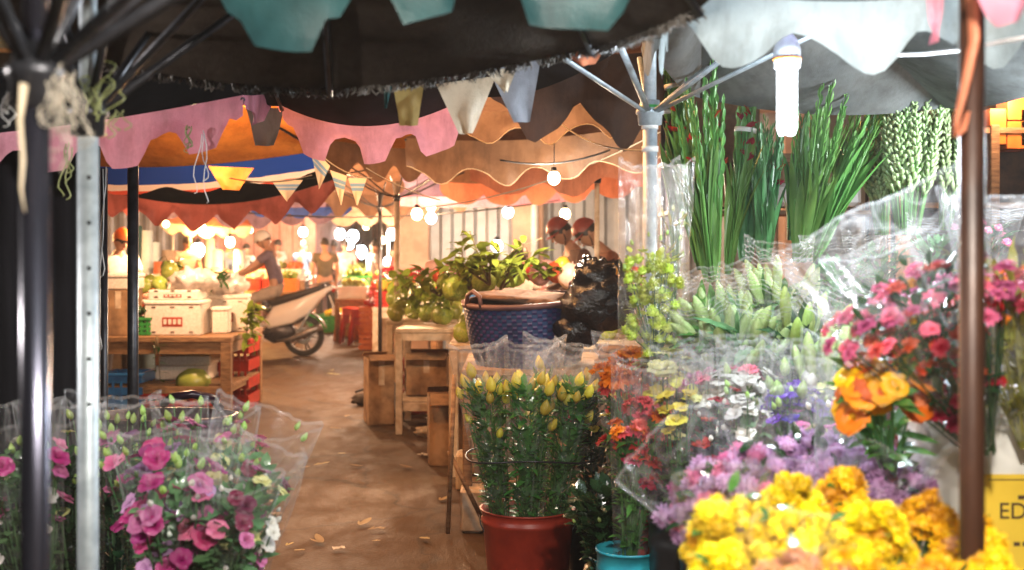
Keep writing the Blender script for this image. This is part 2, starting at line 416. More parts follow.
def rim_point(a, b, u, sag, pull, ctr):
    p = lerp(a, b, u); k = 4 * u * (1 - u)
    q = p + Vector((0, 0, -sag * k))
    inw = Vector((ctr.x - p.x, ctr.y - p.y, 0))
    if inw.length > 1e-6: q += inw.normalized() * pull * k
    return q

def canopy_mesh(corners, apex, sag=.06, pull=.08, droop=.10, nu=16, nv=9, wrinkle=.012, seed=0):
    mb = MB(); n = len(corners)
    for i in range(n):
        a, b = corners[i], corners[(i + 1) % n]; pts = []; uv = []
        for j in range(nv + 1):
            v = j / nv
            for k in range(nu + 1):
                u = k / nu
                r = rim_point(a, b, u, sag, pull, apex)
                p = lerp(r, apex, v)
                p = p + Vector((0, 0, -droop * math.sin(PI * v) * (.45 + .55 * 4 * u * (1 - u))))
                w = noise.noise(p * 2.6 + Vector((seed, 0, 0))) * 1.6 + noise.noise(p * 8 + Vector((0, seed, 0))) * .6
                p = p + Vector((0, 0, w * wrinkle * min(1, 3 * v)))
                pts.append(p); uv.append((u, v))
        mb.grid(pts, nu + 1, nv + 1, 0, uv)
    return mb

def valance_mb(a, b, ctr, sag=.06, pull=.08, drop=.16, style='scallop', n=5, flut=.02, seed=0, base=.45, pipe=None, mb=None, out=.0):
    """a strip of cloth hanging from the rim edge a-b, its lower hem cut in scallops, tongues, waves or points"""
    mb = mb or MB(); nu = n * 12; nv = 6; pts = []; uv = []; hem = []
    L = (b - a).length
    def depth(u):
        u2 = u + (.05 / n) * math.sin(u * 23 + seed * 2) * (1 if 0 < u < 1 else 0); x = (u2 * n) % 1.0
        return dep(x) * (1 + .16 * noise.noise(Vector((u * n * .9, seed * 3.7, 1.5))))
    def dep(x):
        if style == 'scallop': return base + (1 - base) * math.sin(PI * x) ** .8
        if style == 'wave': return base + (1 - base) * (.5 - .5 * math.cos(2 * PI * x))
        if style == 'tongue':
            k = abs(x - .5) * 2
            return 1.0 if k < .42 else (base + (1 - base) * max(0, 1 - ((k - .42) / .28)) if k < .7 else base + .12 * (1 - k) / .3)
        if style == 'point': return base + (1 - base) * (1 - abs(x - .5) * 2)
        if style == 'flat': return 1.0
    outv = Vector(((a.x + b.x) / 2 - ctr.x, (a.y + b.y) / 2 - ctr.y, 0)); outv = outv.normalized() if outv.length else Vector((0, -1, 0))
    for j in range(nv + 1):
        v = j / nv
        for k in range(nu + 1):
            u = k / nu
            r = rim_point(a, b, u, sag, pull, ctr)
            dd = depth(u) * drop
            ph = noise.noise(Vector((u * L * 3 + seed * 3.1, v * .6, seed)))
            ph2 = noise.noise(Vector((u * L * 11 + seed, v * 1.4, seed * 2.)))
            p = r + Vector((0, 0, -dd * v)) + outv * ((ph * flut * 1.6 + ph2 * flut * .7) * v + out * v)
            p += Vector((ph2 * flut * .4 * v, 0, .01 * ph2 * v))
            pts.append(p); uv.append((u, 1 - v * depth(u)))
            if j == nv: hem.append(p)
    mb.grid(pts, nu + 1, nv + 1, 0, uv)
    if pipe: mb.tube(hem, pipe, n=5, mi=1)
    return mb

def umbrella(label, corners, apex, cloth, valances, pole=None, pole_r=.019, pole_mat='galv', hub_z=None, group='market umbrellas', sag=.06, pull=.08, droop=.1,
             rib_mat='dkmetal', seed=0, ribs=True, rib_r=.008, base=True, extra=None):
    """corners: rim points in order; apex: peak; pole: (x, y, top z, bottom z)"""
    corners = [Vector(c) for c in corners]; apex = Vector(apex)
    gx, gy = (pole[0], pole[1]) if pole else (apex.x, apex.y)
    t = thing('market_umbrella', label, 'umbrella', (gx, gy, 0), group)
    part('canopy', canopy_mesh(corners, apex, sag, pull, droop, seed=seed), M[cloth], t, world=True)
    n = len(corners)
    for vi, vd in enumerate(valances):
        i = vd['e']; a = corners[i]; b = corners[(i + 1) % n]
        if 'seg' in vd:
            s0, s1 = vd['seg']; a, b = rim_point(a, b, s0, sag, pull, apex), rim_point(a, b, s1, sag, pull, apex)
            sg, pl = sag * (s1 - s0) ** 2, pull * (s1 - s0) ** 2
        else: sg, pl = sag, pull
        mats = [M[vd['m']]] + ([M['piping']] if vd.get('pipe') else [])
        part('valance', valance_mb(a, b, apex, sg, pl, vd.get('drop', .16), vd.get('style', 'scallop'), vd.get('n', 5), vd.get('flut', .02), seed + vi, vd.get('base', .45), vd.get('pipe')), mats, t, world=True)
    if ribs:
        hub = Vector((gx, gy, hub_z if hub_z else (pole[2] if pole else apex.z - .4)))
        for c in corners:
            mb = MB(); top = apex - Vector((0, 0, .02)); pts = [lerp(top, c, k / 6) + Vector((0, 0, -droop * .45 * math.sin(PI * k / 6) - .015)) for k in range(7)]
            mb.tube(pts, rib_r, 6)
            rb = part('rib', mb, M[rib_mat], t, world=True)
            if pole:
                mid = pts[3]; sb = MB(); sb.tube([hub, lerp(hub, mid, .5), mid], rib_r * 1.1, 6)
                part('strut', sb, M[rib_mat], rb, world=True)
    if pole:
        x, y, zt, zb = pole
        mb = MB(); mb.tube([(x, y, zb), (x, y, (zt + zb) / 2), (x, y, zt)], pole_r, 20); part('pole', mb, M[pole_mat], t, world=True)
        mb = MB(); mb.tube([(x, y, zt - .02), (x, y, apex.z - .01)], pole_r * .88, 12); part('mast', mb, M[pole_mat], t, world=True)
        mb = MB(); z0 = hub_z or zt
        mb.lathe([(pole_r * .8, -.04), (pole_r * 1.6, -.035), (pole_r * 1.7, 0), (pole_r * 1.95, .004), (pole_r * 1.95, .016), (pole_r * 1.5, .024), (pole_r * 1.3, .05), (pole_r * .8, .05)], 16, (x, y, z0)); part('hub', mb, M[rib_mat], t, world=True)
        if base:
            mb = MB(); mb.lathe([(.001, 0), (.2, 0), (.2, .03), (.17, .05), (.05, .06), (.03, .16), (.001, .16)], 16, (x, y, zb)); part('base', mb, M['dkmetal'], t, world=True)
    return t

# ------------------------------------------------------------------ the umbrellas
# charcoal one overhead, on the thick chrome pole
p1 = W(35, 80, 1.6)
charc = umbrella('big charcoal umbrella with a frayed hem overhead, carried by the thick dark chrome pole',
    [W(96, 62, 2.95), W(330, 90, 3.05), W(592, 48, 2.95), W(700, 8, 2.5), (1.0, 1.2, 2.42), (.2, .1, 2.5), (-1.2, .1, 2.45), (-1.9, 1.5, 2.35)],
    (-.3, 1.6, 2.75), 'charcoal', [], pole=(p1.x, 1.6, p1.z + .005, 0), pole_r=.019, pole_mat='chrome', hub_z=p1.z, sag=.02, pull=.03, droop=.05, seed=1, rib_r=.009)
def fray(par, a, b, n, L, matn, sag, pull, ctr, seed):
    rr = random.Random(seed); mb = MB()
    for i in range(n):
        u = rr.random(); p = rim_point(a, b, u, sag, pull, ctr); l = L * rr.uniform(.3, 1.3)
        q = p + Vector((rr.uniform(-.01, .01), rr.uniform(-.01, .01), -l * .6)); e = q + Vector((rr.uniform(-.012, .012), rr.uniform(-.01, .01), -l * .4))
        mb.tube([p + Vector((0, 0, .01)), q, e], [.0035, .0025, .001], 4, cap=False)
    part('frayed_fringe', mb, M[matn], par, world=True)
M['fraygrey'] = thin('frayed_threads', (.20, .17, .14), (.07, .06, .05), trans=.2, scale=9)
cc = [W(96, 62, 2.95), W(330, 90, 3.05), W(592, 48, 2.95), W(700, 8, 2.5)]
for i in range(3): fray(charc, cc[i], cc[i + 1], 240, .018, 'fraygrey', .02, .03, Vector((-.3, 1.6, 2.75)), 30 + i)

# teal-edged one right over the visitor
umbrella('umbrella straight overhead edged with hanging teal scallops', [W(200, -40, 2.1), W(365, -30, 2.1), W(480, -50, 2.1), W(670, -45, 2.1), (.9, .6, 2.3), (.3, -.6, 2.3), (-.9, -.2, 2.3)],
    (0, .8, 2.55), 'tealcloth', [dict(e=0, m='tealcloth', drop=.14, n=1, style='tongue', base=.25), dict(e=1, m='tealcloth', drop=.10, n=1, style='tongue', base=.2), dict(e=2, m='tealcloth', drop=.125, n=1, style='tongue', base=.2)], pole=None, sag=.01, pull=0, seed=2)

# black one with the pink tongues, pole 3 (stands among the boxes of the produce stall)
p3 = W(133, 165, 4.7)
umbrella('black umbrella with a rose pink hem that hangs over the lisianthus buckets', [W(-70, 138, 3.8), W(243, 95, 3.8), W(300, 84, 5.5), W(60, 70, 5.9)],
    (-1.5, 4.7, 2.65), 'blackcloth', [dict(e=0, m='pink', drop=.15, n=4, style='tongue', base=.42, flut=.015), dict(e=1, m='pink', drop=.1, n=2, style='tongue', flut=.02), dict(e=3, m='pink', drop=.1, n=5, style='tongue')],
    pole=(p3.x, 4.7, 2.02, 0), pole_r=.021, pole_mat='dkmetal', sag=.015, pull=.03, seed=3)
# black one with the pink swag in the middle, tall galvanised pole 2
p2 = W(88, 118, 2.4)
t = umbrella('black umbrella with a pale pink swagged hem between charcoal umbrella and bunting', [W(282, 106, 4.6), W(470, 96, 4.7), (.55, 3.9, 2.30), (.7, 2.6, 2.5), (0, 1.3, 2.95), (-1.3, 1.2, 2.95), (-2.2, 2.4, 2.45), (-1.75, 3.9, 2.32)],
    (-.85, 2.5, 2.95), 'blackcloth', [dict(e=0, m='palepink', drop=.155, n=3, style='tongue', base=.32, flut=.015)],
    pole=(p2.x, 2.4, p2.z - .02, 0), pole_r=.0205, pole_mat='galv', hub_z=p2.z, sag=.10, pull=.03, seed=4)
mb = MB()
for k in range(6): mb.lathe([(.0008, -.001), (.0045, -.001), (.0045, .001), (.0008, .001)], 8, (0, 0, 0), M=Matrix.Translation((p2.x - .2 * 0 + .009, 2.4 - .019, p2.z - .12 - k * .09)) @ Matrix.Rotation(PI / 2, 4, 'X'))
part('pin_hole', mb, M['black'], t, world=True)

# centre-right umbrella on the galvanised pole with long arms, canopy grey, valance white
p4 = W(650, 112, 4.2)
cF = [W(642, 38, 4.3), W(700, 98, 4.7), W(945, 108, 4.7), W(1120, 62, 3.8), W(1075, -34, 2.55), W(672, -20, 2.6)]
gU = umbrella('grey umbrella with broad white scallops over the gladioli and the bright lamp', cF,
    (.62, 3.8, 2.75), 'greygreen', [dict(e=4, m='whitecloth', drop=.165, n=3, style='wave', base=.42, flut=.03), dict(e=5, m='whitecloth', drop=.13, n=4, style='wave', base=.3),
    dict(e=3, m='whitecloth', drop=.12, n=4, style='wave', base=.3)], pole=(p4.x, 4.2, p4.z + .02, 0), pole_r=.0255, rib_mat='galv', hub_z=p4.z - .01, sag=.05, pull=.05, droop=.08, seed=5, ribs=False)
for i, (px, py, d) in enumerate([(560, 56, 3.7), (622, 50, 3.7), (742, 44, 3.6), (815, 34, 3.5), (712, 62, 4.55), (640, 60, 4.8)]):
    mb = MB(); e = W(px, py, d); h = Vector((p4.x, 4.2, p4.z - .01)); k = (e - h).normalized()
    mb.tube([h + k * .02, e + k * .03], .0115, 8, flat=.55); part('arm', mb, M['galv'], gU, world=True)
mb = MB(); mb.lathe([(.0256, -.03), (.038, -.025), (.040, .02), (.0256, .03)], 16, (p4.x, 4.2, p4.z)); part('clamp', mb, M['green'], gU, world=True)
for dz in (.13, .05):
    mb = MB(); mb.lathe([(.026, -.01), (.029, -.01), (.029, .01), (.026, .01)], 16, (p4.x, 4.2, p4.z - dz)); part('tape_band', mb, M['white'], gU, world=True)

# brown rusty foreground pole at the other end of the flower stall, carries a further umbrella with pink bow
p5 = W(972, 0, 1.9)
rU = umbrella('umbrella over the yellow flowers carried by the brown rusty pole', [(.35, 2.2, 2.32), (1.2, 2.35, 2.3), (1.7, 1.5, 2.3), (1.2, .7, 2.35), (.5, 1.0, 2.4)], (p5.x, 1.9, 2.7), 'greygreen', [],
    pole=(p5.x, 1.9, 2.2, 0), pole_r=.0195, pole_mat='rust', seed=6)
# dark brown wavy valance seen beyond the arms
umbrella('dark brown umbrella with a big wavy hem behind the silver arms', [W(486, 48, 4.9), W(672, 50, 4.9), W(720, 20, 6.3), W(500, 20, 6.4)], (.45, 5.6, 2.75), 'browncloth',
    [dict(e=0, m='browncloth', drop=.37, n=2, style='wave', base=.5, flut=.03)], sag=.02, pull=.02, seed=7)
# orange one with its far hem striped blue, white and red
tO = umbrella('orange umbrella with a blue white and red striped hem', [W(90, 92, 5.9), W(332, 92, 5.9), W(322, 150, 8.2), W(88, 166, 8.2)], (-2.2, 7.0, 2.85), 'orangecloth',
    [dict(e=2, m='bluestripe', drop=.19, n=3, style='wave', base=.72, flut=.01)], sag=.05, pull=.05, seed=8)
# black one with red points
umbrella('black umbrella edged with red cloth triangles beyond the orange one', [W(90, 186, 9.2), W(338, 178, 9.2), W(330, 150, 11.5), W(95, 150, 11.5)], (-2.4, 10.2, 2.75), 'blackcloth',
    [dict(e=0, m='redcloth', drop=.22, n=6, style='point', base=.30, flut=.07)], sag=.17, pull=.05, seed=9)
# tan and orange ones behind the middle
pG = W(597, 176, 9.2)
umbrella('tan umbrella with a cream edged scalloped hem, highest of those beyond the blue basket', [W(452, 112, 6.9), W(652, 92, 6.6), W(680, 95, 8.4), W(440, 95, 8.6)], (.3, 7.6, 2.95), 'tan',
    [dict(e=0, m='tan', drop=.20, n=3, style='wave', base=.5, pipe=.003, flut=.03)], sag=.03, pull=.05, seed=10)
umbrella('light brown umbrella with drooping cream edged waves beside the hanging bulb', [W(405, 138, 8.2), W(672, 120, 7.8), W(690, 118, 9.8), W(410, 110, 10.)], (.3, 8.9, 3.0), 'tan',
    [dict(e=0, m='tan', drop=.30, n=4, style='wave', base=.62, pipe=.003, flut=.04)], sag=.06, pull=.05, seed=11)
umbrella('peach umbrella glowing behind the hanging bulb', [W(470, 165, 9.6), W(690, 140, 8.0), W(700, 138, 10.5), W(470, 150, 11.4)], (.64, 9.4, 2.95), 'peach',
    [dict(e=0, m='peach', drop=.24, n=3, style='wave', base=.55, flut=.03)], pole=(pG.x, 9.2, 2.05, 0), pole_mat='palewood', sag=.06, seed=12)
umbrella('orange umbrella with brown scallops above the thin bare frame', [W(318, 138, 9.2), W(468, 148, 9.2), W(465, 130, 11.2), W(320, 130, 11.2)], (-.95, 10.2, 2.9), 'orangecloth',
    [dict(e=0, m='tan', drop=.26, n=4, style='wave', base=.5, flut=.03)], sag=.03, seed=13)
umbrella('mauve umbrella with a straight pink hem before the grey shutters', [W(395, 196, 12.6), W(585, 190, 12.2), W(640, 170, 13.4), W(400, 175, 14.2)], (.0, 13.2, 2.9), 'purplecloth',
    [dict(e=0, m='pink', drop=.10, n=1, style='flat', flut=.03)], sag=.03, seed=14)
umbrella('faded mauve umbrella far down the lane beyond the bunting', [W(250, 205, 15), W(352, 205, 15), W(345, 185, 18), W(262, 185, 18)], (-3.1, 16.5, 3.0), 'purplecloth',
    [dict(e=0, m='bluecloth', drop=.14, n=5, style='scallop')], sag=.03, seed=15)
umbrella('cream umbrella far down the lane above the bright lamps', [W(330, 212, 19), W(450, 205, 19), W(440, 190, 22), W(335, 190, 22)], (-1.9, 20.5, 3.1), 'creamcloth',
    [dict(e=0, m='creamcloth', drop=.22, n=5, style='scallop')], pole=(W(388, 200, 20).x, 20, 2.3, 0), sag=.05, seed=16)
umbrella('orange umbrella beyond the produce table, half hidden by poles', [W(56, 190, 12.5), W(180, 196, 12.5), W(185, 170, 15), W(60, 170, 15)], (-5.2, 13.8, 3.0), 'orangecloth',
    [dict(e=0, m='redcloth', drop=.24, n=4, style='point', base=.2)], sag=.05, seed=17)
umbrella('pale umbrella over the far produce stalls behind the scooter', [W(160, 222, 22), W(252, 226, 22), W(250, 205, 25), W(165, 205, 25)], (-5.6, 23.5, 2.9), 'peach',
    [dict(e=0, m='creamcloth', drop=.2, n=5, style='scallop')], pole=(W(173, 200, 23).x, 23, 2.3, 0), sag=.05, seed=18)

umbrella('tan umbrella low beyond the bare frames over the bright stalls', [W(322, 190, 14.5), W(478, 186, 14), W(470, 170, 17), W(325, 172, 17)], (-1.5, 15.6, 3.1), 'tan',
    [dict(e=0, m='tan', drop=.30, n=5, style='wave', base=.5, flut=.04)], sag=.08, seed=21)
umbrella('brown umbrella low over the far cloth stalls beyond the red triangles', [W(150, 200, 16), W(340, 204, 16), W(330, 188, 19), W(155, 186, 19)], (-3.7, 17.6, 3.2), 'tan',
    [dict(e=0, m='purplecloth', drop=.24, n=6, style='scallop', base=.4, flut=.04)], sag=.10, seed=22)
umbrella('orange brown umbrella between the peach one and the mauve one', [W(440, 182, 11.0), W(640, 172, 10.6), W(640, 160, 12), W(450, 165, 12.2)], (.35, 11.4, 2.9), 'tan',
    [dict(e=0, m='peach', drop=.20, n=5, style='scallop', base=.4, flut=.04)], sag=.05, seed=23)
# ropes and wires strung between the umbrellas
for a, b, sg, r, lab in ((W(418, 208, 9.5), W(668, 128, 7.5), .10, .005, 'pale rope slung from the bare frame to the galvanised pole'), (W(548, 112, 6.5), W(648, 150, 4.4), .06, .004, 'pale rope tied to the galvanised pole below its hub'),
        (W(500, 160, 7.3), W(610, 150, 7.4), .05, .006, 'black wire that the bare bulb hangs from'), (W(130, 180, 9), W(450, 150, 9.5), .12, .005, 'thin wire over the lane under the orange umbrella'), (W(180, 205, 13), W(560, 200, 12), .15, .008, 'black wire of far bulbs across the lane')):
    mb = MB(); strg_ = [lerp(a, b, k / 16) + Vector((0, 0, -sg * 4 * (k / 16) * (1 - k / 16))) for k in range(17)]; mb.tube(strg_, r, 5)
    solo('rope' if 'rope' in lab else 'wire', mb, M['string' if 'rope' in lab else 'black'], lab, 'rope' if 'rope' in lab else 'wire', base=tuple(a))

# two folded-open bare frames on thin poles
def bare_frame(px, py, d, label, matn, r):
    p = W(px, py, d); t = thing('bare_umbrella_frame', label, 'umbrella frame', (p.x, d, 0), 'bare umbrella frames')
    mb = MB(); mb.tube([(p.x, d, 0), (p.x, d, p.z + .15)], r, 12); part('pole', mb, M[matn], t, world=True)
    for k in range(8):
        a = 2 * PI * k / 8 + .2; mb = MB()
        e = Vector((math.cos(a), math.sin(a), 0))
        mb.tube([p, p + e * .18 + V(0, 0, .05), p + e * .4 + V(0, 0, .16), p + e * .62 + V(0, 0, .24)], .007, 5); part('rib', mb, M['dkmetal'], t, world=True)
    mb = MB(); mb.lathe([(r, -.03), (.035, -.02), (.035, .02), (r, .03)], 12, p); part('hub', mb, M['dkmetal'], t, world=True)
    mb = MB()
    for k in range(4):
        a = k * PI / 2 + .4; mb.tube([(p.x, d, .10), (p.x + .27 * math.cos(a), d + .27 * math.sin(a), .02)], .014, 6)
    mb.lathe([(.001, 0), (.12, 0), (.12, .04), (.03, .06), (.03, .3), (.001, .3)], 12, (p.x, d, 0)); part('base', mb, M['dkmetal'], t, world=True)
bare_frame(380, 208, 12.6, 'bare umbrella frame on a dark thin pole with a cross foot on the lane', 'dkmetal', .021)
bare_frame(397, 198, 10.9, 'bare umbrella frame on a pale thin pole behind the white legged table', 'palewood', .026)

# cloth tongues hanging in the middle, at their own places
def flap(pts_top, tip, matn, label, n=9, w2=.35, thick=None, name='cloth_flap', seed=0):
    a, b = pts_top; mb = MB(); pts = []; uv = []
    for j in range(n + 1):
        v = j / n
        for k in range(9):
            u = k / 8
            s = (1 - v) + v * w2 if w2 else 1 - v
            sh = math.cos(v * PI / 2) ** .6 if w2 is None else s
            c = lerp(a, b, .5); top = lerp(a, b, u); x = lerp(c, top, sh)
            q = x + (tip - c) * v
            if j == n: q = q + Vector((0, 0, .0))
            ph = noise.noise(Vector((u * 2 + seed, v * 1.5, seed * 3.3)))
            q = q + Vector((0, ph * .05 * v, 0)); pts.append(q); uv.append((u, 1 - v))
    mb.grid(pts, 9, n + 1, 0, uv)
    return solo(name, mb, M[matn], label, 'cloth', 'cloth tongues hanging from the dark umbrella', base=tuple(lerp(a, b, .5)))
flap((W(393, 84, 3.4), W(424, 84, 3.4)), W(409, 126, 3.4), 'olivecloth', 'khaki cloth tongue hanging under the frayed dark hem', w2=.6, seed=1)
flap((W(436, 84, 3.6), W(496, 76, 3.6)), W(466, 134, 3.6), 'creamcloth', 'widest cream cloth tongue, between the khaki one and the grey one', w2=.22, seed=2)
flap((W(487, 66, 3.8), W(541, 58, 3.8)), W(522, 122, 3.8), 'greycloth', 'grey cloth tongue beside the cream one', w2=.3, seed=3)
flap((W(486, 72, 3.5), W(518, 66, 3.5)), W(506, 92, 3.5), 'creamcloth', 'small cream point overlapping the grey cloth tongue', w2=.1, seed=4)
flap((W(246, 108, 5.2), W(284, 108, 5.2)), W(266, 146, 5.2), 'greycloth', 'grey cloth tongue in the gap between the two pink hems', w2=.5, seed=5)
flap((W(560, 50, 3.1), W(606, 46, 3.1)), W(588, 66, 3.1), 'peach', 'short peach cloth tongue above the silver arms', w2=.3, seed=6)
flap((W(208, 166, 7.2), W(254, 168, 7.2)), W(231, 190, 7.2), 'orangecloth', 'small orange tongue on the blue striped hem', w2=.35, seed=7)
flap((W(384, 86, 3.3), W(392, 86, 3.3)), W(386, 108, 3.3), 'tealcloth', 'thin teal ribbon beside the khaki cloth tongue', w2=.5, seed=8)
flap((W(965, -30, 1.75), W(1040, -40, 1.85)), W(1006, 24, 1.8), 'pink', 'pink cloth bow tied at the top of the rusty pole', w2=.3, seed=9)
flap((W(925, -10, 2.2), W(945, -10, 2.2)), W(935, 42, 2.2), 'pink', 'narrow pink ribbon on the white scallops', w2=.25, seed=10)

# bunting
bt = thing('bunting', 'string of cream pennants with blue bands hung across the lane', 'bunting', W(310, 178, 6.6))
def strg(a, b, sag, r, mb, n=14):
    mb.tube([lerp(a, b, k / n) + Vector((0, 0, -sag * 4 * (k / n) * (1 - k / n))) for k in range(n + 1)], r, 5)
mb = MB(); strg(W(230, 178, 6.6), W(312, 175, 6.6), .03, .0035, mb); strg(W(308, 142, 6.6), W(372, 178, 6.6), .05, .0035, mb); strg(W(366, 168, 6.6), W(440, 200, 6.8), .02, .0035, mb)
part('string', mb, M['string'], bt, world=True)
for i, (x0, y0, x1, y1, tx, ty) in enumerate([(271, 180, 303, 180, 287, 202), (309, 144, 330, 166, 319, 190), (330, 170, 347, 176, 341, 206), (348, 178, 367, 178, 357, 206)]):
    a, b, tp = W(x0, y0, 6.6), W(x1, y1, 6.6), W(tx, ty, 6.6); mb = MB(); pts = []; uv = []
    for j in range(7):
        v = j / 6
        for k in range(5):
            u = k / 4; c = lerp(a, b, .5); q = lerp(lerp(a, b, u), tp, v * .97); q.y += .02 * math.sin(u * 5 + i) * v; pts.append(q); uv.append((u, 1 - v))
    mb.grid(pts, 5, 7, 0, uv); part('pennant', mb, M['flagstripe'], bt, world=True)

# strings, ties and the loops knotted round the poles
def loops(label, cpt, n, spread, L, matn, seed, r=.0022, down=1.0, cat='string', name='string_tie', w=None):
    rr = random.Random(seed); mb = MB()
    for i in range(n):
        a = Vector(cpt) + Vector((rr.uniform(-1, 1), rr.uniform(-.5, .5), rr.uniform(-1, 1))) * spread * .4
        l = L * rr.uniform(.5, 1.1); dx = rr.uniform(-1, 1) * spread; pts = []
        for k in range(9):
            t = k / 8; pts.append(a + Vector((dx * math.sin(PI * t * .7) + .008 * math.sin(t * 9 + i), rr.uniform(-.004, .004), -l * down * math.sin(PI * t * rr.choice([.5, .5])) )))
        mb.tube(pts, r, 4, flat=.5)
    return solo(name, mb, M[matn], label, cat, base=tuple(cpt))
loops('white raffia knotted round the thick chrome pole under its hub', W(52, 72, 1.585), 16, .035, .07, 'string', 1, r=.0016)
loops('white raffia loops tangled behind the galvanised pole top', W(64, 78, 1.62), 14, .03, .12, 'string', 2, r=.0016)
loops('dry green grass ties sticking up from the galvanised pole top', W(98, 112, 2.35), 9, .045, .10, 'greenstring', 3, r=.003, down=-.8)
loops('white looped string hanging beside the pink hem at the edge', W(8, 92, 2.4), 4, .008, .07, 'whitestring', 4)
loops('pair of long white string loops hanging below the pink hem', W(202, 132, 3.7), 3, .022, .21, 'whitestring', 5, r=.003)
loops('dry straw strings hanging from the pink hem', W(188, 126, 3.75), 5, .01, .10, 'greenstring', 6, r=.003)
loops('green leaf strip hanging behind the galvanised pole', W(118, 112, 2.6), 4, .03, .08, 'greenstring', 7, r=.003)
loops('green plant strips hanging between chrome pole and galvanised pole', W(68, 145, 3.2), 4, .02, .14, 'greenstring', 8, r=.004)
loops('thin white string loop tied to the dark pole by the cardboard box', W(103, 168, 4.2), 2, .012, .62, 'whitestring', 9, r=.004)
mb = MB()
mb.tube([W(24, 84, 1.56), W(20, 120, 1.56), W(23, 160, 1.565), W(21, 190, 1.56), W(25, 212, 1.56)], [.012, .007, .006, .004, .002], 6, flat=.35)
solo('cloth_strip', mb, M['creamcloth'], 'tan cloth strip tied down along the thick chrome pole', 'cloth strip', base=tuple(W(22, 84, 1.56)))
mb = MB(); pts = [W(972, -12, 1.87), W(974, 40, 1.862), W(966, 80, 1.862), W(957, 118, 1.866), W(955, 136, 1.87), W(963, 130, 1.872), W(968, 112, 1.876)]
mb.tube(pts, [.02, .018, .015, .011, .010, .008, .005], 7, flat=.4)
solo('cloth_strip', mb, M['peach'], 'peach cloth strip knotted round the rusty brown pole', 'cloth strip', base=tuple(pts[0]))
# ------------------------------------------------------------------ ground and far buildings
def ground_mat():
    m, nt, out = new_mat('worn_damp_asphalt')
    p = nt.nodes.new('ShaderNodeBsdfPrincipled')
    tc = nt.nodes.new('ShaderNodeTexCoord')
    def nz(sc, det, dist=0, st=(1, 1, 1)):
        mp = nt.nodes.new('ShaderNodeMapping'); mp.inputs['Scale'].default_value = st
        nt.links.new(tc.outputs['Object'], mp.inputs[0])
        n = nt.nodes.new('ShaderNodeTexNoise'); n.inputs['Scale'].default_value = sc; n.inputs['Detail'].default_value = det; n.inputs['Distortion'].default_value = dist
        n.inputs['Roughness'].default_value = .65
        nt.links.new(mp.outputs[0], n.inputs['Vector']); return n.outputs['Fac']
    big = nz(.8, 6, .5); fine = nz(60, 4); mid = nz(5, 8, .3, (1, .5, 1))
    cr = nt.nodes.new('ShaderNodeValToRGB'); e = cr.color_ramp.elements
    e[0].position = .12; e[0].color = (.038, .018, .006, 1); e[1].position = .70; e[1].color = (.125, .062, .018, 1)
    mixf = nt.nodes.new('ShaderNodeMath'); mixf.operation = 'MULTIPLY_ADD'; mixf.inputs[1].default_value = .30
    h = nt.nodes.new('ShaderNodeMath'); h.operation = 'MULTIPLY'; h.inputs[1].default_value = .34
    nt.links.new(mid, h.inputs[0]); nt.links.new(big, mixf.inputs[0]); nt.links.new(h.outputs[0], mixf.inputs[2]); nt.links.new(mixf.outputs[0], cr.inputs[0])
    mx = nt.nodes.new('ShaderNodeMixRGB'); mx.blend_type = 'MULTIPLY'; mx.inputs[0].default_value = .35
    c2 = nt.nodes.new('ShaderNodeValToRGB'); c2.color_ramp.elements[0].position = .3; c2.color_ramp.elements[1].position = .6
    nt.links.new(fine, c2.inputs[0]); nt.links.new(cr.outputs[0], mx.inputs[1]); nt.links.new(c2.outputs[0], mx.inputs[2])
    nt.links.new(mx.outputs[0], p.inputs['Base Color'])
    vo = nt.nodes.new('ShaderNodeTexVoronoi'); vo.feature = 'DISTANCE_TO_EDGE'; vo.inputs['Scale'].default_value = .42; vo.inputs['Randomness'].default_value = .9
    wn = nt.nodes.new('ShaderNodeTexNoise'); wn.inputs['Scale'].default_value = 3; wn.inputs['Detail'].default_value = 6
    nt.links.new(tc.outputs['Object'], wn.inputs['Vector']); va = nt.nodes.new('ShaderNodeVectorMath'); va.operation = 'MULTIPLY_ADD'; va.inputs[1].default_value = (.5, .5, 0)
    nt.links.new(wn.outputs['Color'], va.inputs[0]); nt.links.new(tc.outputs['Object'], va.inputs[2]); nt.links.new(va.outputs[0], vo.inputs['Vector'])
    ck = nt.nodes.new('ShaderNodeMapRange'); ck.inputs['From Min'].default_value = 0; ck.inputs['From Max'].default_value = .012; ck.inputs['To Min'].default_value = .35; ck.inputs['To Max'].default_value = 1
    nt.links.new(vo.outputs['Distance'], ck.inputs[0]); mx3 = nt.nodes.new('ShaderNodeMixRGB'); mx3.blend_type = 'MULTIPLY'; mx3.inputs[0].default_value = .8
    nt.links.new(mx.outputs[0], mx3.inputs[1]); nt.links.new(ck.outputs[0], mx3.inputs[2]); nt.links.new(mx3.outputs[0], p.inputs['Base Color'])
    rr = nt.nodes.new('ShaderNodeMapRange'); rr.inputs['From Min'].default_value = .4; rr.inputs['From Max'].default_value = .62; rr.inputs['To Min'].default_value = .56; rr.inputs['To Max'].default_value = .74; p.inputs['Specular IOR Level'].default_value = .3
    nt.links.new(mid, rr.inputs[0]); nt.links.new(rr.outputs[0], p.inputs['Roughness'])
    b = nt.nodes.new('ShaderNodeBump'); b.inputs['Strength'].default_value = .5; b.inputs['Distance'].default_value = .01
    b2 = nt.nodes.new('ShaderNodeBump'); b2.inputs['Strength'].default_value = .22; b2.inputs['Distance'].default_value = .03
    nt.links.new(mid, b2.inputs['Height']); nt.links.new(fine, b.inputs['Height']); nt.links.new(b2.outputs[0], b.inputs['Normal']); nt.links.new(b.outputs[0], p.inputs['Normal'])
    nt.links.new(p.outputs[0], out.inputs[0]); return m
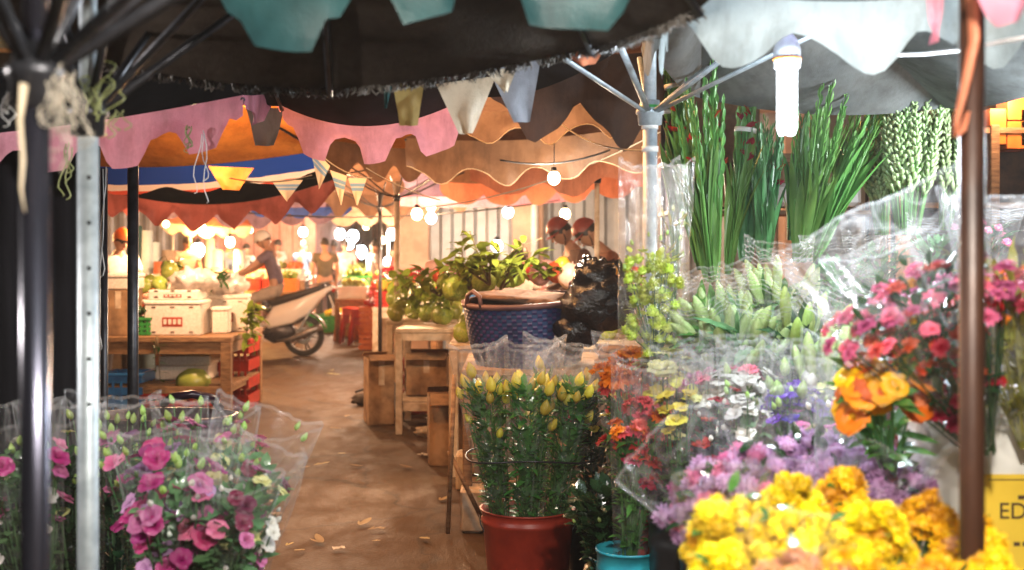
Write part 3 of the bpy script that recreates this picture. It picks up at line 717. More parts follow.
M['ground'] = ground_mat()
mb = MB(); xs = [-150, -20] + [-12 + .4 * i for i in range(51)] + [20, 150]; ys = [-60, -8] + [1 + .5 * i for i in range(70)] + [60, 220]; pts = []
for y in ys:
    for x in xs:
        z = noise.noise(Vector((x * .5, y * .5, 0))) * .012 + noise.noise(Vector((x * 1.7, y * 1.7, 3))) * .004 if -12 < x < 9 and 0 < y < 36 else 0
        pts.append((x, y, z))
mb.grid(pts, len(xs), len(ys)); o = part('lane_ground', mb, M['ground']); o['kind'] = 'structure'; o['label'] = 'worn damp asphalt of the market lane'

M['steelshut'] = solid('grey_roller_shutter', (.42, .44, .45), (.32, .33, .34), rough=.45, metal=.2, scale=4, bump=.05)
M['plaster'] = solid('stained_reddish_plaster', (.60, .33, .26), (.42, .20, .15), rough=.85, scale=3)
M['plasterblue'] = solid('pale_blue_plaster', (.40, .52, .54), (.28, .38, .42), rough=.85, scale=3)
M['concrete'] = solid('grey_concrete', (.32, .30, .28), (.2, .19, .18), rough=.85, scale=6)
M['brick'] = solid('beige_render', (.66, .44, .32), (.48, .31, .22), rough=.85, scale=4)
M['dkglass'] = solid('dark_window_glass', (.03, .035, .04), rough=.1, scale=3, bump=0)

def shutter(par, x0, x1, y, z0, z1, vertical=True, mat='steelshut'):
    mb = MB(); st = .14; n = int((x1 - x0) / st); prof = []
    for i in range(n + 1):
        x = x0 + (x1 - x0) * i / n
        prof += [(x, y + (0 if i % 2 else .05))]
        if i < n: prof += [(x + (x1 - x0) / n * .7, y + (0 if i % 2 else .05))]
    pts = [(p[0], p[1], z0) for p in prof] + [(p[0], p[1], z1) for p in prof]
    mb.grid(pts, len(prof), 2); return part('shutter', mb, M[mat], par, smooth=False, world=True)

# shuttered shop row behind the fruit stalls
t = thing('shop_building', 'low shop building with grey corrugated shutters and a white downpipe behind two helmeted people', 'building', (1.5, 16, 0))
mb = MB()
for x0, x1 in ((-1.55, -1.1), (.0, .42), (3.6, 4.0), (7.6, 8.0)): mb.box(((x0 + x1) / 2, 16.15, 1.7), (x1 - x0, .5, 3.4), bev=.02)
mb.box((3.2, 16.2, 3.9), (9.6, .55, 1.1), bev=.02); mb.box((3.2, 19.5, 2.2), (9.6, 5.9, 4.4))
part('wall', mb, M['brick'], t, smooth=False, world=True)
for x0, x1 in ((-1.1, 0), (.42, 3.6), (4.0, 7.6)): shutter(t, x0, x1, 16.2, 0, 3.36)
mb = MB(); mb.tube([(.30, 15.8, 0), (.30, 15.8, 4.3)], .05, 10); part('downpipe', mb, M['white'], t, world=True)
mb = MB(); mb.box((3.2, 16.9, 4.52), (10, 7, .14), bev=.02); part('roof', mb, M['concrete'], t, smooth=False, world=True)

def house(label, x0, x1, y, h, mat, seed, floors=2, depth=7, face='front'):
    rr = random.Random(seed); t = thing('shop_house', label, 'building', ((x0 + x1) / 2, y, 0), 'shop houses along the lane')
    mb = MB(); w = x1 - x0; fh = h / floors
    n = max(2, int(w / 1.9))
    # front built of piers, spandrels and recessed panels
    mb.box(((x0 + x1) / 2, y + depth / 2 + .3, h / 2), (w, depth, h))
    for f in range(floors): mb.box(((x0 + x1) / 2, y + .1, (f + 1) * fh - .22), (w, .4, .44), bev=.02)
    for k in range(n + 1): mb.box((x0 + .12 + (w - .24) * k / n, y + .08, h / 2 - .002), (.24, .44, h - .006), bev=.01)
    part('wall', mb, M[mat], t, smooth=False, world=True)
    for f in range(floors):
        for k in range(n):
            a = x0 + .12 + (w - .24) * k / n + .14; b = x0 + .12 + (w - .24) * (k + 1) / n - .14
            if f == 0: shutter(t, a, b, y + .2, 0, fh - .46, mat='steelshut' if rr.random() < .6 else 'plaster')
            else:
                mb = MB(); z0 = f * fh + .75; z1 = f * fh + fh - .7
                for q in ((a + .04, (z0 + z1) / 2, .08, z1 - z0), (b - .04, (z0 + z1) / 2, .08, z1 - z0), ((a + b) / 2, (z0 + z1) / 2, .05, z1 - z0)): mb.box((q[0], y + .24, q[1]), (q[2], .07, q[3]))
                mb.box(((a + b) / 2, y + .24, z1), (b - a, .08, .08)); mb.box(((a + b) / 2, y + .2, z0), (b - a, .2, .07))
                fr = part('window', mb, M['palewood'], t, smooth=False, world=True)
                mb = MB(); mb.box(((a + b) / 2, y + .27, (z0 + z1) / 2), (b - a - .1, .02, z1 - z0 - .08)); part('pane', mb, M['dkglass'], fr, smooth=False, world=True)
    mb = MB(); mb.box(((x0 + x1) / 2, y + depth / 2, h + .1), (w + .4, depth + 1.2, .2), bev=.03); part('roof', mb, M['concrete'], t, smooth=False, world=True)
    # slanting shop awning
    mb = MB(); pts = []
    for j in range(3):
        for i in range(13):
            u = i / 12; pts.append((x0 + w * u, y - j * .7, fh - .1 - j * .28 - .05 * math.sin(u * 9)))
    mb.grid(pts, 13, 3); part('awning', mb, M[rr.choice(['peach', 'tan', 'purplecloth'])], t, world=True)
    return t
house('two storey reddish shop house with dark slatted front behind the scooter rider', -9.6, -4.4, 27, 6, 'plaster', 1)
house('pale blue shop house beyond the cloth stalls, behind the produce table', -16, -9.8, 25, 6.4, 'plasterblue', 2)
house('beige shop house closing the far end of the lane', -4.2, 1.0, 38, 6.8, 'brick', 3)
house('reddish shop house at the far end beside the beige one', -12.5, -4.4, 40, 6.2, 'plaster', 4)
house('grey shop house beyond the shutters', 1.4, 10, 30, 6.4, 'concrete', 5)

# black sheet that closes the neighbouring stall, a dark frame behind it
t = thing('tarpaulin_screen', 'black tarpaulin hung in folds behind the thick chrome pole', 'tarpaulin', (-1.9, 3.9, 0))
mb = MB(); pts = []; nu = 60
for j in range(12):
    v = j / 11
    for i in range(nu + 1):
        u = i / nu
        x = -2.95 + 1.52 * u; fold = .045 * math.sin(u * 48 + 1.2 * math.sin(u * 9)) * (1 - .3 * v)
        pts.append((x, 4.1 + fold + .05 * v, 2.1 - 2.08 * v))
mb.grid(pts, nu + 1, 12); part('sheet', mb, M['blacktarp'], t, world=True)
mb = MB(); mb.tube([(-2.95, 4.1, 2.11), (-1.42, 4.1, 2.11)], .014, 8); part('rail', mb, M['dkmetal'], t, world=True)
for x in (-2.95, -1.43):
    mb = MB(); mb.tube([(x, 4.13, 0), (x, 4.13, 2.11)], .014, 8); part('post', mb, M['dkmetal'], t, world=True)
t = thing('easel_frame', 'dark steel frame leaning behind the galvanised pole', 'frame', (W(62, 300, 4.5).x, 4.5, 0))
for a, b in ((W(58, 215, 4.5), V(W(88, 0, 4.5).x, 4.4, 0)), (W(56, 215, 4.5), V(W(40, 0, 4.5).x, 4.9, 0))):
    mb = MB(); mb.tube([a, b], .009, 8); part('leg', mb, M['chrome'], t, world=True)
mb = MB(); mb.tube([W(104, 168, 4.4), V(W(105, 0, 4.4).x, 4.4, 0)], .013, 10)
solo('stall_post', mb, M['dkmetal'], 'thin dark post between the galvanised pole and the cardboard box', 'post', base=(W(105, 0, 4.4).x, 4.4, 0))

# litter on the lane
M['litter'] = thin('dry_leaf_scrap', (.50, .42, .22), (.30, .22, .10), trans=.2, random_hue=.03)
M['paper'] = thin('paper_scrap', (.78, .74, .66), trans=.2)
lit = []
for k in range(3):
    mb = MB(); mb.leaf((0, 0, .012), (1, .1, .02), (0, 0, 1), .13 + .02 * k, .018 + .006 * k, bend=-.1, n=6); mb.leaf((.01, .01, .01), (.7, .6, .05), (0, 0, 1), .08, .012, bend=-.1)
    lit.append(mb.mesh('leaf_scrap', M['litter']))
mb = MB(); pts = []
for j in range(5):
    for i in range(6): pts.append((i * .02, j * .018, .012 + .012 * noise.noise(Vector((i * .7, j * .7, 3)))))
mb.grid(pts, 6, 5); lit.append(mb.mesh('paper_scrap', M['paper']))
rq = random.Random(77)
spots = [(rq.uniform(265, 470), rq.uniform(345, 565), rq.choice([0, 1, 2, 0, 1, 2, 3])) for _ in range(9)] + [(344, 549, 3), (372, 543, 0), (378, 530, 1), (286, 548, 0), (322, 546, 1), (360, 528, 2), (474, 512, 3), (470, 528, 0), (300, 470, 1), (345, 455, 0), (432, 420, 3), (448, 424, 3),
         (325, 375, 1), (332, 372, 0), (340, 376, 2), (352, 373, 0), (362, 376, 1), (412, 470, 0), (440, 503, 1), (262, 505, 2), (310, 410, 0), (420, 540, 2), (375, 400, 1), (342, 430, 2), (462, 490, 0)]
nm = {3: ('paper_scrap', 'crumpled white paper scrap on the lane', 'litter', 'paper scraps on the lane'), 0: ('leaf_scrap', 'dry leaf scrap lying on the lane', 'litter', 'dry leaf scraps on the lane')}
for i, (px, py, k) in enumerate(spots):
    d = 1800 / (py - 250); a = nm[3] if k == 3 else nm[0]
    o = bpy.data.objects.new(a[0], lit[k]); C.objects.link(o); o.location = (W(px, py, d).x, d, .008); o.rotation_euler = (0, 0, R.random() * 6)
    o.scale = [R.uniform(.35, 1.0)] * 3; tag(o, a[1], a[2], a[3])
# ------------------------------------------------------------------ tables, boxes, produce
def table(label, x0, x1, y0, y1, z, mat='wood', leg=.07, top=.05, apron=.08, shelf=None, group=None, plank=0, name='market_table', legs=None):
    t = thing(name, label, 'table', ((x0 + x1) / 2, (y0 + y1) / 2, 0), group)
    mb = MB(); n = plank or 3; w = (y1 - y0) / n
    for k in range(n): mb.box(((x0 + x1) / 2, y0 + w * (k + .5), z - top / 2 - .001 * (k % 2)), (x1 - x0, w - .006, top), bev=.006)
    part('tabletop', mb, M[mat], t, smooth=False, world=True)
    mb = MB(); zz = z - top - apron / 2 - .002
    mb.box(((x0 + x1) / 2, y0 + leg / 2, zz), (x1 - x0 - 2 * leg - .01, leg * .5, apron)); mb.box(((x0 + x1) / 2, y1 - leg / 2, zz), (x1 - x0 - 2 * leg - .01, leg * .5, apron))
    for x in (x0 + leg / 2, x1 - leg / 2): mb.box((x, (y0 + y1) / 2, zz), (leg * .5, y1 - y0 - 2 * leg - .01, apron))
    part('apron', mb, M[mat], t, smooth=False, world=True)
    for x in (x0 + leg / 2 + .004, x1 - leg / 2 - .004):
        for y in (y0 + leg / 2 + .004, y1 - leg / 2 - .004):
            mb = MB(); mb.box((x, y, (z - top) / 2 - .002), (leg, leg, z - top), bev=.006); part('leg', mb, M[mat], t, smooth=False, world=True)
    if shelf:
        mb = MB()
        for k in range(3): mb.box(((x0 + x1) / 2, y0 + leg + .03 + (y1 - y0 - 2 * leg - .06) * (k + .5) / 3, shelf), (x1 - x0 - .02, (y1 - y0 - 2 * leg - .06) / 3 - .02, .03))
        mb.box(((x0 + x1) / 2, y0 + leg / 2 + .003, shelf - .03), (x1 - x0 - 2 * leg - .02, .03, .06)); mb.box((x1 - leg / 2, (y0 + y1) / 2, shelf - .03), (.03, y1 - y0 - 2 * leg - .02, .06))
        part('shelf', mb, M[mat], t, smooth=False, world=True)
    return t

table('brown wooden produce table by the lane with white foam boxes on it', -4.3, -2.46, 10.5, 11.85, .74, 'wood', leg=.09, top=.05, apron=.10, shelf=.30)

def foam_box(label, x, y, z, w, d, h, lid=True, rz=0, group='white foam boxes', prints=True):
    t = thing('foam_box', label, 'box', (x, y, z), group); t.rotation_euler = (0, 0, rz)
    mb = MB(); P = []
    mb.box((0, 0, .02), (w * .92, d * .92, .04), bev=.01)
    for sx, sy, bw, bd in ((0, -1, w, .03), (0, 1, w, .03), (-1, 0, .03, d - .062), (1, 0, .03, d - .062)):
        mb.box((sx * (w / 2 - .015), sy * (d / 2 - .015), h / 2 + .001), (bw, bd, h), bev=.008)
    part('tub', mb, M['foam'], t, smooth=False)
    if prints:
        mb = MB(); n = 3
        for k in range(n): mb.box((-w / 2 + w * (k + .5) / n, -d / 2 - .002, h * .93), (.035, .004, .012))
        for k in range(n): mb.box((-w / 2 + w * (k + .5) / n, -d / 2 - .002, .03), (.035, .004, .012))
        part('vent', mb, M['darkwood'], t, smooth=False)
        mb = MB()
        mb.box((0, -d / 2 - .002, h * .45), (w * .36, .003, h * .3)); part('stamp', mb, M['darkred'], t, smooth=False)
        mb = MB()
        for k in range(4): mb.box((-w * .13 + w * .085 * k, -d / 2 - .004, h * .45), (w * .055, .003, h * .17), bev=.001)
        part('stamp_motif', mb, M['foam'], t, smooth=False)
    if lid:
        mb = MB(); mb.box((0, 0, h + .021), (w + .02, d + .02, .04), bev=.012); part('lid', mb, M['foam'], t, smooth=False)
    return t
foam_box('closed white foam box with a dark red stamp at the table edge', -3.02, 10.85, .74, .50, .36, .27, True)
t = foam_box('shallow open foam tray on the stamped foam box, heaped with white bags', -3.02, 10.85, 1.052, .44, .34, .09, False, prints=True)
foam_box('white foam box with a red stamp beside the stamped one, nearer the lane', -2.70, 11.35, .74, .42, .4, .30, True, rz=.15)
foam_box('white foam box half hidden behind the table corner', -2.66, 11.0, .742, .14, .2, .2, True, rz=.05, prints=False)

M['bag'] = film('clear_white_bag', milk=.55, lines=False)
M['bagwhite'] = thin('milky_bag_film', (.86, .80, .76), (.72, .64, .6), trans=.4, rough=.25, gloss=.12, bump=.8, scale=25)
def sack(label, c, r, seed, mat='bagwhite', sc=(1, 1, .8), name='plastic_bag', group='milky plastic bags of produce'):
    mb = MB(); mb.ball((0, 0, r * sc[2] * .85), r, 18, 12, sc=sc, wob=.55, seed=seed)
    k = MB()
    o = solo(name, mb, M[mat], label, 'bag', group); o.location = c
    return o
for i, (px, py, d, r) in enumerate([(190, 285, 10.8, .13), (182, 283, 10.95, .11), (204, 286, 10.9, .12), (196, 277, 11, .09), (222, 284, 11.3, .13), (234, 280, 11.5, .12), (214, 276, 11.6, .11)]):
    p = W(px, py, d); sack(['milky bag heaped on the foam tray', 'milky bag on the foam boxes by the lane'][i > 3], (p.x, d, 1.14 if i < 4 else 1.085), r, i, group=['bags on the foam tray', 'bags on the second foam box'][i > 3])

# cardboard box at the end, white top
def carton(label, x, y, z, w, d, h, rz=0, mat='card', flaps=True, group='cardboard boxes', tape=True):
    t = thing('cardboard_box', label, 'box', (x, y, z), group); t.rotation_euler = (0, 0, rz)
    mb = MB(); mb.box((0, 0, .004), (w, d, .008))
    for sx, sy, bw, bd in ((0, -1, w, .006), (0, 1, w, .006), (-1, 0, .006, d - .014), (1, 0, .006, d - .014)):
        mb.box((sx * (w / 2 - .003), sy * (d / 2 - .003), h / 2), (bw, bd, h))
    part('body', mb, M[mat], t, smooth=False)
    if flaps:
        for s in (-1, 1):
            mb = MB(); mb.box((0, s * (d / 2 + d * .15), h + .02), (w * .98, d * .34, .006), M=Matrix.Rotation(s * -.35, 3, 'X')); part('flap', mb, M[mat], t, smooth=False)
    else:
        mb = MB(); mb.box((0, 0, h + .002), (w - .004, d - .004, .006)); part('lid', mb, M[mat], t, smooth=False)
    if tape:
        mb = MB(); mb.box((0, -d / 2 - .0015, h * .8), (.05, .002, h * .38)); part('tape', mb, M['palewood'], t, smooth=False)
    return t
carton('tall brown cardboard box on the produce table behind the dark posts', -3.50, 10.8, .74, .26, .4, .40, .1, flaps=False)
foam_box('small white foam lid box on top of the tall cardboard box', -3.50, 10.8, 1.15, .28, .34, .10, True, prints=False)

# ---- fruit and leaves
M['pomelo'] = thin('yellow_green_rind', (.40, .44, .09), (.16, .24, .04), trans=.05, rough=.4, gloss=.06, scale=6, random_hue=.02)
M['leafwarm'] = thin('broad_green_leaf', (.30, .36, .05), (.16, .22, .03), trans=.45, rough=.35, gloss=.10, random_hue=.02)
M['leafdark'] = thin('dark_green_leaf', (.05, .13, .03), (.02, .06, .018), trans=.3, rough=.35, gloss=.09, random_hue=.02)
M['branch'] = solid('bark', (.16, .11, .05), (.09, .06, .03), rough=.8)
M['dragon'] = thin('crimson_fruit_skin', (.60, .05, .06), (.40, .02, .05), trans=.05, rough=.4, random_hue=.02)
M['tomato'] = thin('red_fruit_skin', (.62, .08, .03), (.5, .05, .02), trans=.03, rough=.25, gloss=.1, random_hue=.02)
M['yellowfruit'] = thin('yellow_fruit_skin', (.75, .45, .05), (.6, .34, .04), trans=.05, rough=.3, random_hue=.03)
M['chili'] = thin('pale_pink_produce', (.72, .42, .36), (.6, .3, .25), trans=.1, random_hue=.03)
fruit_me = []
for k in range(3):
    mb = MB(); mb.ball((0, 0, 0), 1, 16, 10, wob=.12, seed=k, sc=(1, 1, 1.12)); mb.tube([(0, 0, 1.08), (.02, 0, 1.25)], .05, 5); fruit_me.append(mb.mesh('fruit', M['pomelo']))
def fruit(label, c, r, name='pomelo', me=None, mat=None, cat='fruit', group='pomelos heaped on the fruit table', rot=None):
    o = bpy.data.objects.new(name, me or fruit_me[R.randrange(3)]); C.objects.link(o); o.location = c; o.scale = (r, r, r)
    o.rotation_euler = rot or (R.uniform(-.7, .7), R.uniform(-.7, .7), R.uniform(0, 6))
    if mat: o.material_slots[0].link = 'OBJECT'; o.material_slots[0].material = M[mat]
    return tag(o, label, cat, group)

# big fruit table behind the white legged one, two levels of goods
table('long pale table heaped with leafy pomelos behind the blue woven basket', -.42, .85, 7.9, 9.6, .88, 'palewood', leg=.06, top=.04, shelf=None, name='fruit_table')
table('white legged wooden side table at the corner of the fruit stall', -.95, -.44, 9.74, 10.6, .86, 'palewood', leg=.055, top=.035, apron=.06, shelf=.25, name='side_table')
table('pale fruit table behind the white legged one, heaped with greens', -1.12, -.36, 10.65, 12.0, .88, 'palewood', leg=.06, top=.04, name='fruit_table')
rr = random.Random(5)
lab = 'yellow green pomelo in the leafy heap'
sp = []
for k in range(70):
    x = rr.uniform(-.34, .7) if k % 3 else rr.uniform(-1.05, -.5); y = rr.uniform(8.0, 9.5) if k % 3 else rr.uniform(10.0, 11.6); r = rr.uniform(.062, .085); lay = 0
    for q in sp:
        if (q[0] - x) ** 2 + (q[1] - y) ** 2 < (.115) ** 2: lay += 1
    if lay > 1: continue
    sp.append((x, y)); fruit(lab, (x, y, .88 + r + lay * .105), r)
for px, py, d in [(448, 284, 8.6), (505, 276, 8.0), (514, 273, 8.2), (425, 292, 10.9), (404, 290, 11.1), (395, 298, 11), (455, 288, 8), (484, 280, 7.9)]:
    p = W(px, py, d); fruit('large yellow green pomelo on top of the heap', p, .085, group='large pomelos on top of the heap')

def leafy(label, base, tips, seed, name='leafy_branch', nl=16, L=.12, wd=.032, mats=('leafwarm', 'branch'), group='leafy branches on the fruit table'):
    rr = random.Random(seed); t = thing(name, label, 'branch', base, group); s = MB(); f = MB(); base = Vector(base)
    for tip in tips:
        tip = Vector(tip); mid = (base + tip) / 2 + Vector((rr.uniform(-.06, .06), rr.uniform(-.05, .05), rr.uniform(0, .08)))
        path = [base.lerp(mid, k / 4).lerp(mid.lerp(tip, k / 4), k / 4) for k in range(5)]
        s.tube(path, [.009, .008, .006, .004, .002], 5)
        for k in range(nl):
            tt = .25 + .75 * (k + rr.random()) / nl; i = min(3, int(tt * 4)); p = path[i].lerp(path[i + 1], tt * 4 - i)
            d = Vector((rr.uniform(-1, 1), rr.uniform(-1, 1), rr.uniform(-.5, .9)))
            f.leaf(p, d, (0, 0, 1), L * rr.uniform(.6, 1.2), wd * rr.uniform(.7, 1.2), bend=rr.uniform(0, .5))
    part('branch', s, M[mats[1]], t, world=True); part('foliage', f, M[mats[0]], t, world=True)
    return t
B = []
for i, (bx, by, bd, tips) in enumerate([
    (490, 285, 7.6, [(470, 232, 7.5), (500, 250, 7.4), (455, 255, 7.6), (482, 245, 7.7)]),
    (500, 290, 7.7, [(524, 242, 7.6), (538, 252, 7.7), (512, 262, 7.5)]),
    (470, 290, 8.0, [(446, 262, 8.0), (474, 262, 7.9), (463, 240, 8.1)]),
    (440, 296, 8.6, [(420, 268, 8.6), (455, 272, 8.5), (412, 280, 8.4)]),
    (545, 280, 8.2, [(560, 268, 8.2), (530, 262, 8.2)]),
    (418, 298, 10.9, [(388, 278, 10.9), (432, 280, 10.8), (452, 288, 10.7), (400, 284, 10.8), (440, 276, 11)]),
    (455, 292, 8.2, [(440, 270, 8.2), (490, 268, 8.0), (515, 266, 8.0), (470, 262, 8.1), (448, 280, 8.0)]),
    (415, 300, 9.8, [(392, 270, 9.8), (426, 285, 9.6), (405, 275, 10)]),
    (424, 305, 9.9, [(444, 300, 9.7), (400, 300, 9.7), (450, 308, 9.7), (415, 312, 9.7)])]):
    leafy(['tallest leafy branch rising above the pomelos', 'leafy branch with a long bare twig beside the tallest one', 'leafy branch drooping by the basket handle', 'leafy branch over the pomelo heap at the pale pole',
           'short leafy branch behind the pink goods', 'spreading leaves over the far pale fruit table', 'spreading leaves among the pomelos behind the basket', 'leafy branch behind the bare umbrella frame pole', 'bunch of greens spread over the white legged table'][i], W(bx, by, bd), [W(*q) for q in tips], 40 + i, nl=16 if i < 8 else 34, L=.12 if i < 8 else .10, wd=.032 if i < 8 else .018)
mb = MB(); mb.tube([W(494, 268, 7.6), W(515, 250, 7.5), W(542, 238, 7.5)], [.004, .003, .002], 5)
solo('bare_twig', mb, M['branch'], 'thin bare twig sticking out over the pomelo heap', 'twig', base=tuple(W(494, 268, 7.6)))

# red and pink goods amongst the fruit
for i, (px, py, d, r, m) in enumerate([(418, 272, 11.3, .05, 'dragon'), (452, 270, 9.3, .07, 'chili'), (440, 276, 9.2, .06, 'tomato'), (548, 270, 8.6, .07, 'chili'), (556, 272, 8.4, .07, 'tomato'),
    (562, 266, 8.4, .06, 'yellowfruit'), (540, 274, 8.5, .08, 'chili'), (533, 272, 8.6, .06, 'dragon'), (570, 276, 8.2, .08, 'chili'), (432, 268, 9.5, .06, 'chili'), (602, 276, 8.0, .06, 'yellowfruit'), (610, 272, 8.1, .05, 'yellowfruit'), (596, 270, 8.1, .05, 'chili')]):
    fruit('round red or pink fruit beyond the pomelo heap', W(px, py, d), r, name='round_fruit', mat=m, group='red and pink fruits beyond the pomelo heap')

# ---- blue woven basket
def weave_mat():
    m, nt, out = new_mat('blue_woven_strap')
    p = nt.nodes.new('ShaderNodeBsdfPrincipled'); p.inputs['Roughness'].default_value = .35
    oi = nt.nodes.new('ShaderNodeTexCoord'); col, fac, _ = noise_mix(nt, (.010, .014, .05), (.018, .06, .17), 5, lo=.35, hi=.62)
    nt.links.new(col, p.inputs['Base Color']); nt.links.new(p.outputs[0], out.inputs[0]); return m
M['strap'] = weave_mat(); M['strap2'] = solid('violet_strap', (.07, .045, .16), (.03, .025, .09), rough=.35, scale=6); M['straptan'] = solid('tan_strap', (.20, .11, .10), (.10, .05, .06), rough=.5, scale=6)
def woven(label, c, r0, r1, h, name='woven_basket', n=78, rows=17):
    t = thing(name, label, 'basket', c); c = Vector(c)
    A = MB(); Bb = MB(); Tn = MB()
    def rad(z): k = z / h; return r0 + (r1 - r0) * k + .012 * math.sin(PI * k)
    for j in range(rows):
        z = h * (j + .5) / rows; hh = h / rows * .46; pts = []
        for s in (-1, 1):
            for i in range(n + 1):
                a = 2 * PI * i / n; o = .0045 * math.cos(PI * (i + j)) if True else 0
                rr_ = rad(z) + o; pts.append((rr_ * math.cos(a), rr_ * math.sin(a), z + s * hh))
        A.grid(pts, n + 1, 2, mi=0)
    for i in range(n):
        a = 2 * PI * (i + .0) / n; wv = 2 * PI / n * .42; pts = []
        m = rows * 3
        for j in range(m + 1):
            z = h * j / m; zz = z / h * rows - .5; o = -.0045 * math.cos(PI * zz) * (1 if i % 1 == 0 else -1) * (1)
            o = .0045 * math.cos(PI * (zz + 1 + i)); r_ = rad(z) + o
            for s in (-1, 1): pts.append((r_ * math.cos(a + s * wv), r_ * math.sin(a + s * wv), z))
        (Bb).grid(pts, 2, m + 1)
    part('weave', A, M['strap'], t); part('upright_weave', Bb, M['strap2'], t)
    mb = MB(); mb.lathe([(r1 - .012, h - .012), (r1 + .014, h - .012), (r1 + .016, h + .014), (r1 - .01, h + .016)], 48); part('rim', mb, M['straptan'], t)
    mb = MB(); mb.lathe([(.0001, .01), (r0, .01), (rad(h * .5) - .02, h * .5), (r1 - .02, h - .002)], 40); part('lining', mb, M['darkwood'], t)
    for s in (-1, 1):
        mb = MB(); a0 = math.radians(215 if s < 0 else 30)
        q = Vector((r1 * math.cos(a0), r1 * math.sin(a0), h)); tn = Vector((-math.sin(a0), math.cos(a0), 0))
        mb.tube([q + tn * (-.07), q + tn * (-.06) + V(0, 0, .06), q + V(0, 0, .085), q + tn * .06 + V(0, 0, .06), q + tn * .07], .013, 7); part('handle', mb, M['straptan'], t)
    return t
M['sacking'] = solid('brown_sacking', (.22, .12, .07), (.10, .05, .03), rough=.9, scale=18, bump=.8)
bp = W(529, 356, 6.6); bk = woven('blue and violet woven strap basket on the stall by the black bag', (bp.x, 6.75, .87), .29, .345, .35)
bk.rotation_euler = (math.radians(4), math.radians(-3), 0)
mb = MB(); mb.ball((0, 0, 0), .31, 24, 8, sc=(1, 1, .16), wob=.7, seed=3); o = solo('folded_sack', mb, M['sacking'], 'brown sacking that fills the mouth of the blue basket', 'sack'); o.location = (bp.x, 6.75, 1.215)
# black film bag slumped over the basket
mb = MB(); pts = []
path = [W(590, 266, 6.42), W(596, 280, 6.36), W(608, 298, 6.34), W(594, 306, 6.34), W(578, 328, 6.38), W(570, 340, 6.4)]
for k, (q, r) in enumerate(zip(path, [.05, .10, .12, .14, .10, .06])): mb.ball(q, r, 24, 16, wob=.35, seed=k * 3, sc=(1.2, .8, 1.0))
mb.tube([W(590, 266, 6.42), W(584, 256, 6.42), W(580, 262, 6.40)], [.03, .02, .006], 7, flat=.4); mb.tube([W(598, 264, 6.42), W(604, 258, 6.42), W(612, 268, 6.42)], [.03, .02, .006], 7, flat=.4)
solo('black_bag', mb, M['bagblack'], 'black plastic bag slumped over the blue basket', 'bag', base=tuple(W(596, 330, 6.4)))

table('rough wooden stall that carries the blue basket', -.27, 1.25, 6.45, 7.5, .86, 'wood', leg=.05, top=.04, shelf=.22, name='basket_stall')
mb = MB(); mb.tube([(-.335, 6.26, .02), (-.30, 6.26, .85)], .012, 8); mb.tube([(-.33, 6.27, .45), (-.16, 6.27, .10)], .012, 8)
solo('stall_brace', mb, M['wood'], 'dark crooked brace against the leg of the basket stall', 'brace', base=(-.33, 6.26, 0))
carton('brown cardboard box under the basket stall near the lane', -.08, 6.9, .25, .36, .4, .26, .1)
mb = MB(); mb.box((0, 0, .115), (.13, .2, .23), bev=.015)
o = solo('brick_block', mb, M['palewood'], 'pale block standing on the lane by the stall leg', 'block', smooth=False); o.location = (-.285, 7.55, .0)
o2 = o.copy(); C.objects.link(o2); o2.location = (-.21, 6.45, 0); o2['label'] = 'pale block under the basket stall beside the red bucket'
# red bin and stacked boards beyond the sleeve
carton('flat cardboard sheets on the stall beside the black bag', .66, 6.3, .862, .42, .5, .07, -.15, flaps=False, tape=False)
mb = MB(); mb.box((0, 0, .02), (.44, .36, .02), bev=.004); mb.box((.01, .02, .045), (.42, .34, .02), rz=.1, bev=.004); o = solo('wooden_boards', mb, M['wood'], 'dark boards lying on the cardboard by the black bag', 'boards', smooth=False); o.location = (.66, 6.25, .945)
foam_box('white foam box under the dark boards', .69, 6.15, .862, .44, .3, .0701, False, prints=False)

def crate(label, x, y, z, w, d, h, mat, rz=0, group='plastic crates', fill=None, fr=.05, seed=0):
    t = thing('plastic_crate', label, 'crate', (x, y, z), group); t.rotation_euler = (0, 0, rz)
    mb = MB(); mb.box((0, 0, .01), (w - .02, d - .02, .02))
    nb = 4
    for s in (-1, 1):
        for k in range(nb):
            zz = h * (k + .5) / nb; mb.box((0, s * (d / 2 - .008), zz), (w, .016, h / nb * .62)); mb.box((s * (w / 2 - .008), 0, zz), (.016, d - .034, h / nb * .62))
        for k in range(5): mb.box((-w / 2 + w * (k + .5) / 5, s * (d / 2 - .002), h / 2), (.02, .01, h * .96))
    mb.box((0, -d / 2 + .004, h - .012), (w + .012, .03, .024), bev=.004); mb.box((0, d / 2 - .004, h - .012), (w + .012, .03, .024), bev=.004)
    for s in (-1, 1): mb.box((s * (w / 2 - .004), 0, h - .012), (.03, d - .04, .023))
    part('crate_wall', mb, M[mat], t, smooth=False)
    if fill:
        rr = random.Random(seed); mb = MB()
        for k in range(int(w * d / (fr * fr * 2.2))): 
            fx = rr.uniform(-w / 2 + fr, w / 2 - fr); fy = rr.uniform(-d / 2 + fr, d / 2 - fr)
            mb.ball((fx, fy, h - fr * .3 + rr.uniform(0, fr) + .06 * (1 - (2 * fx / w) ** 2)), fr, 8, 6, wob=.1)
        if rr.random() < .0: pass
        o = part('produce_foliage', mb, M[fill], t)
    return t
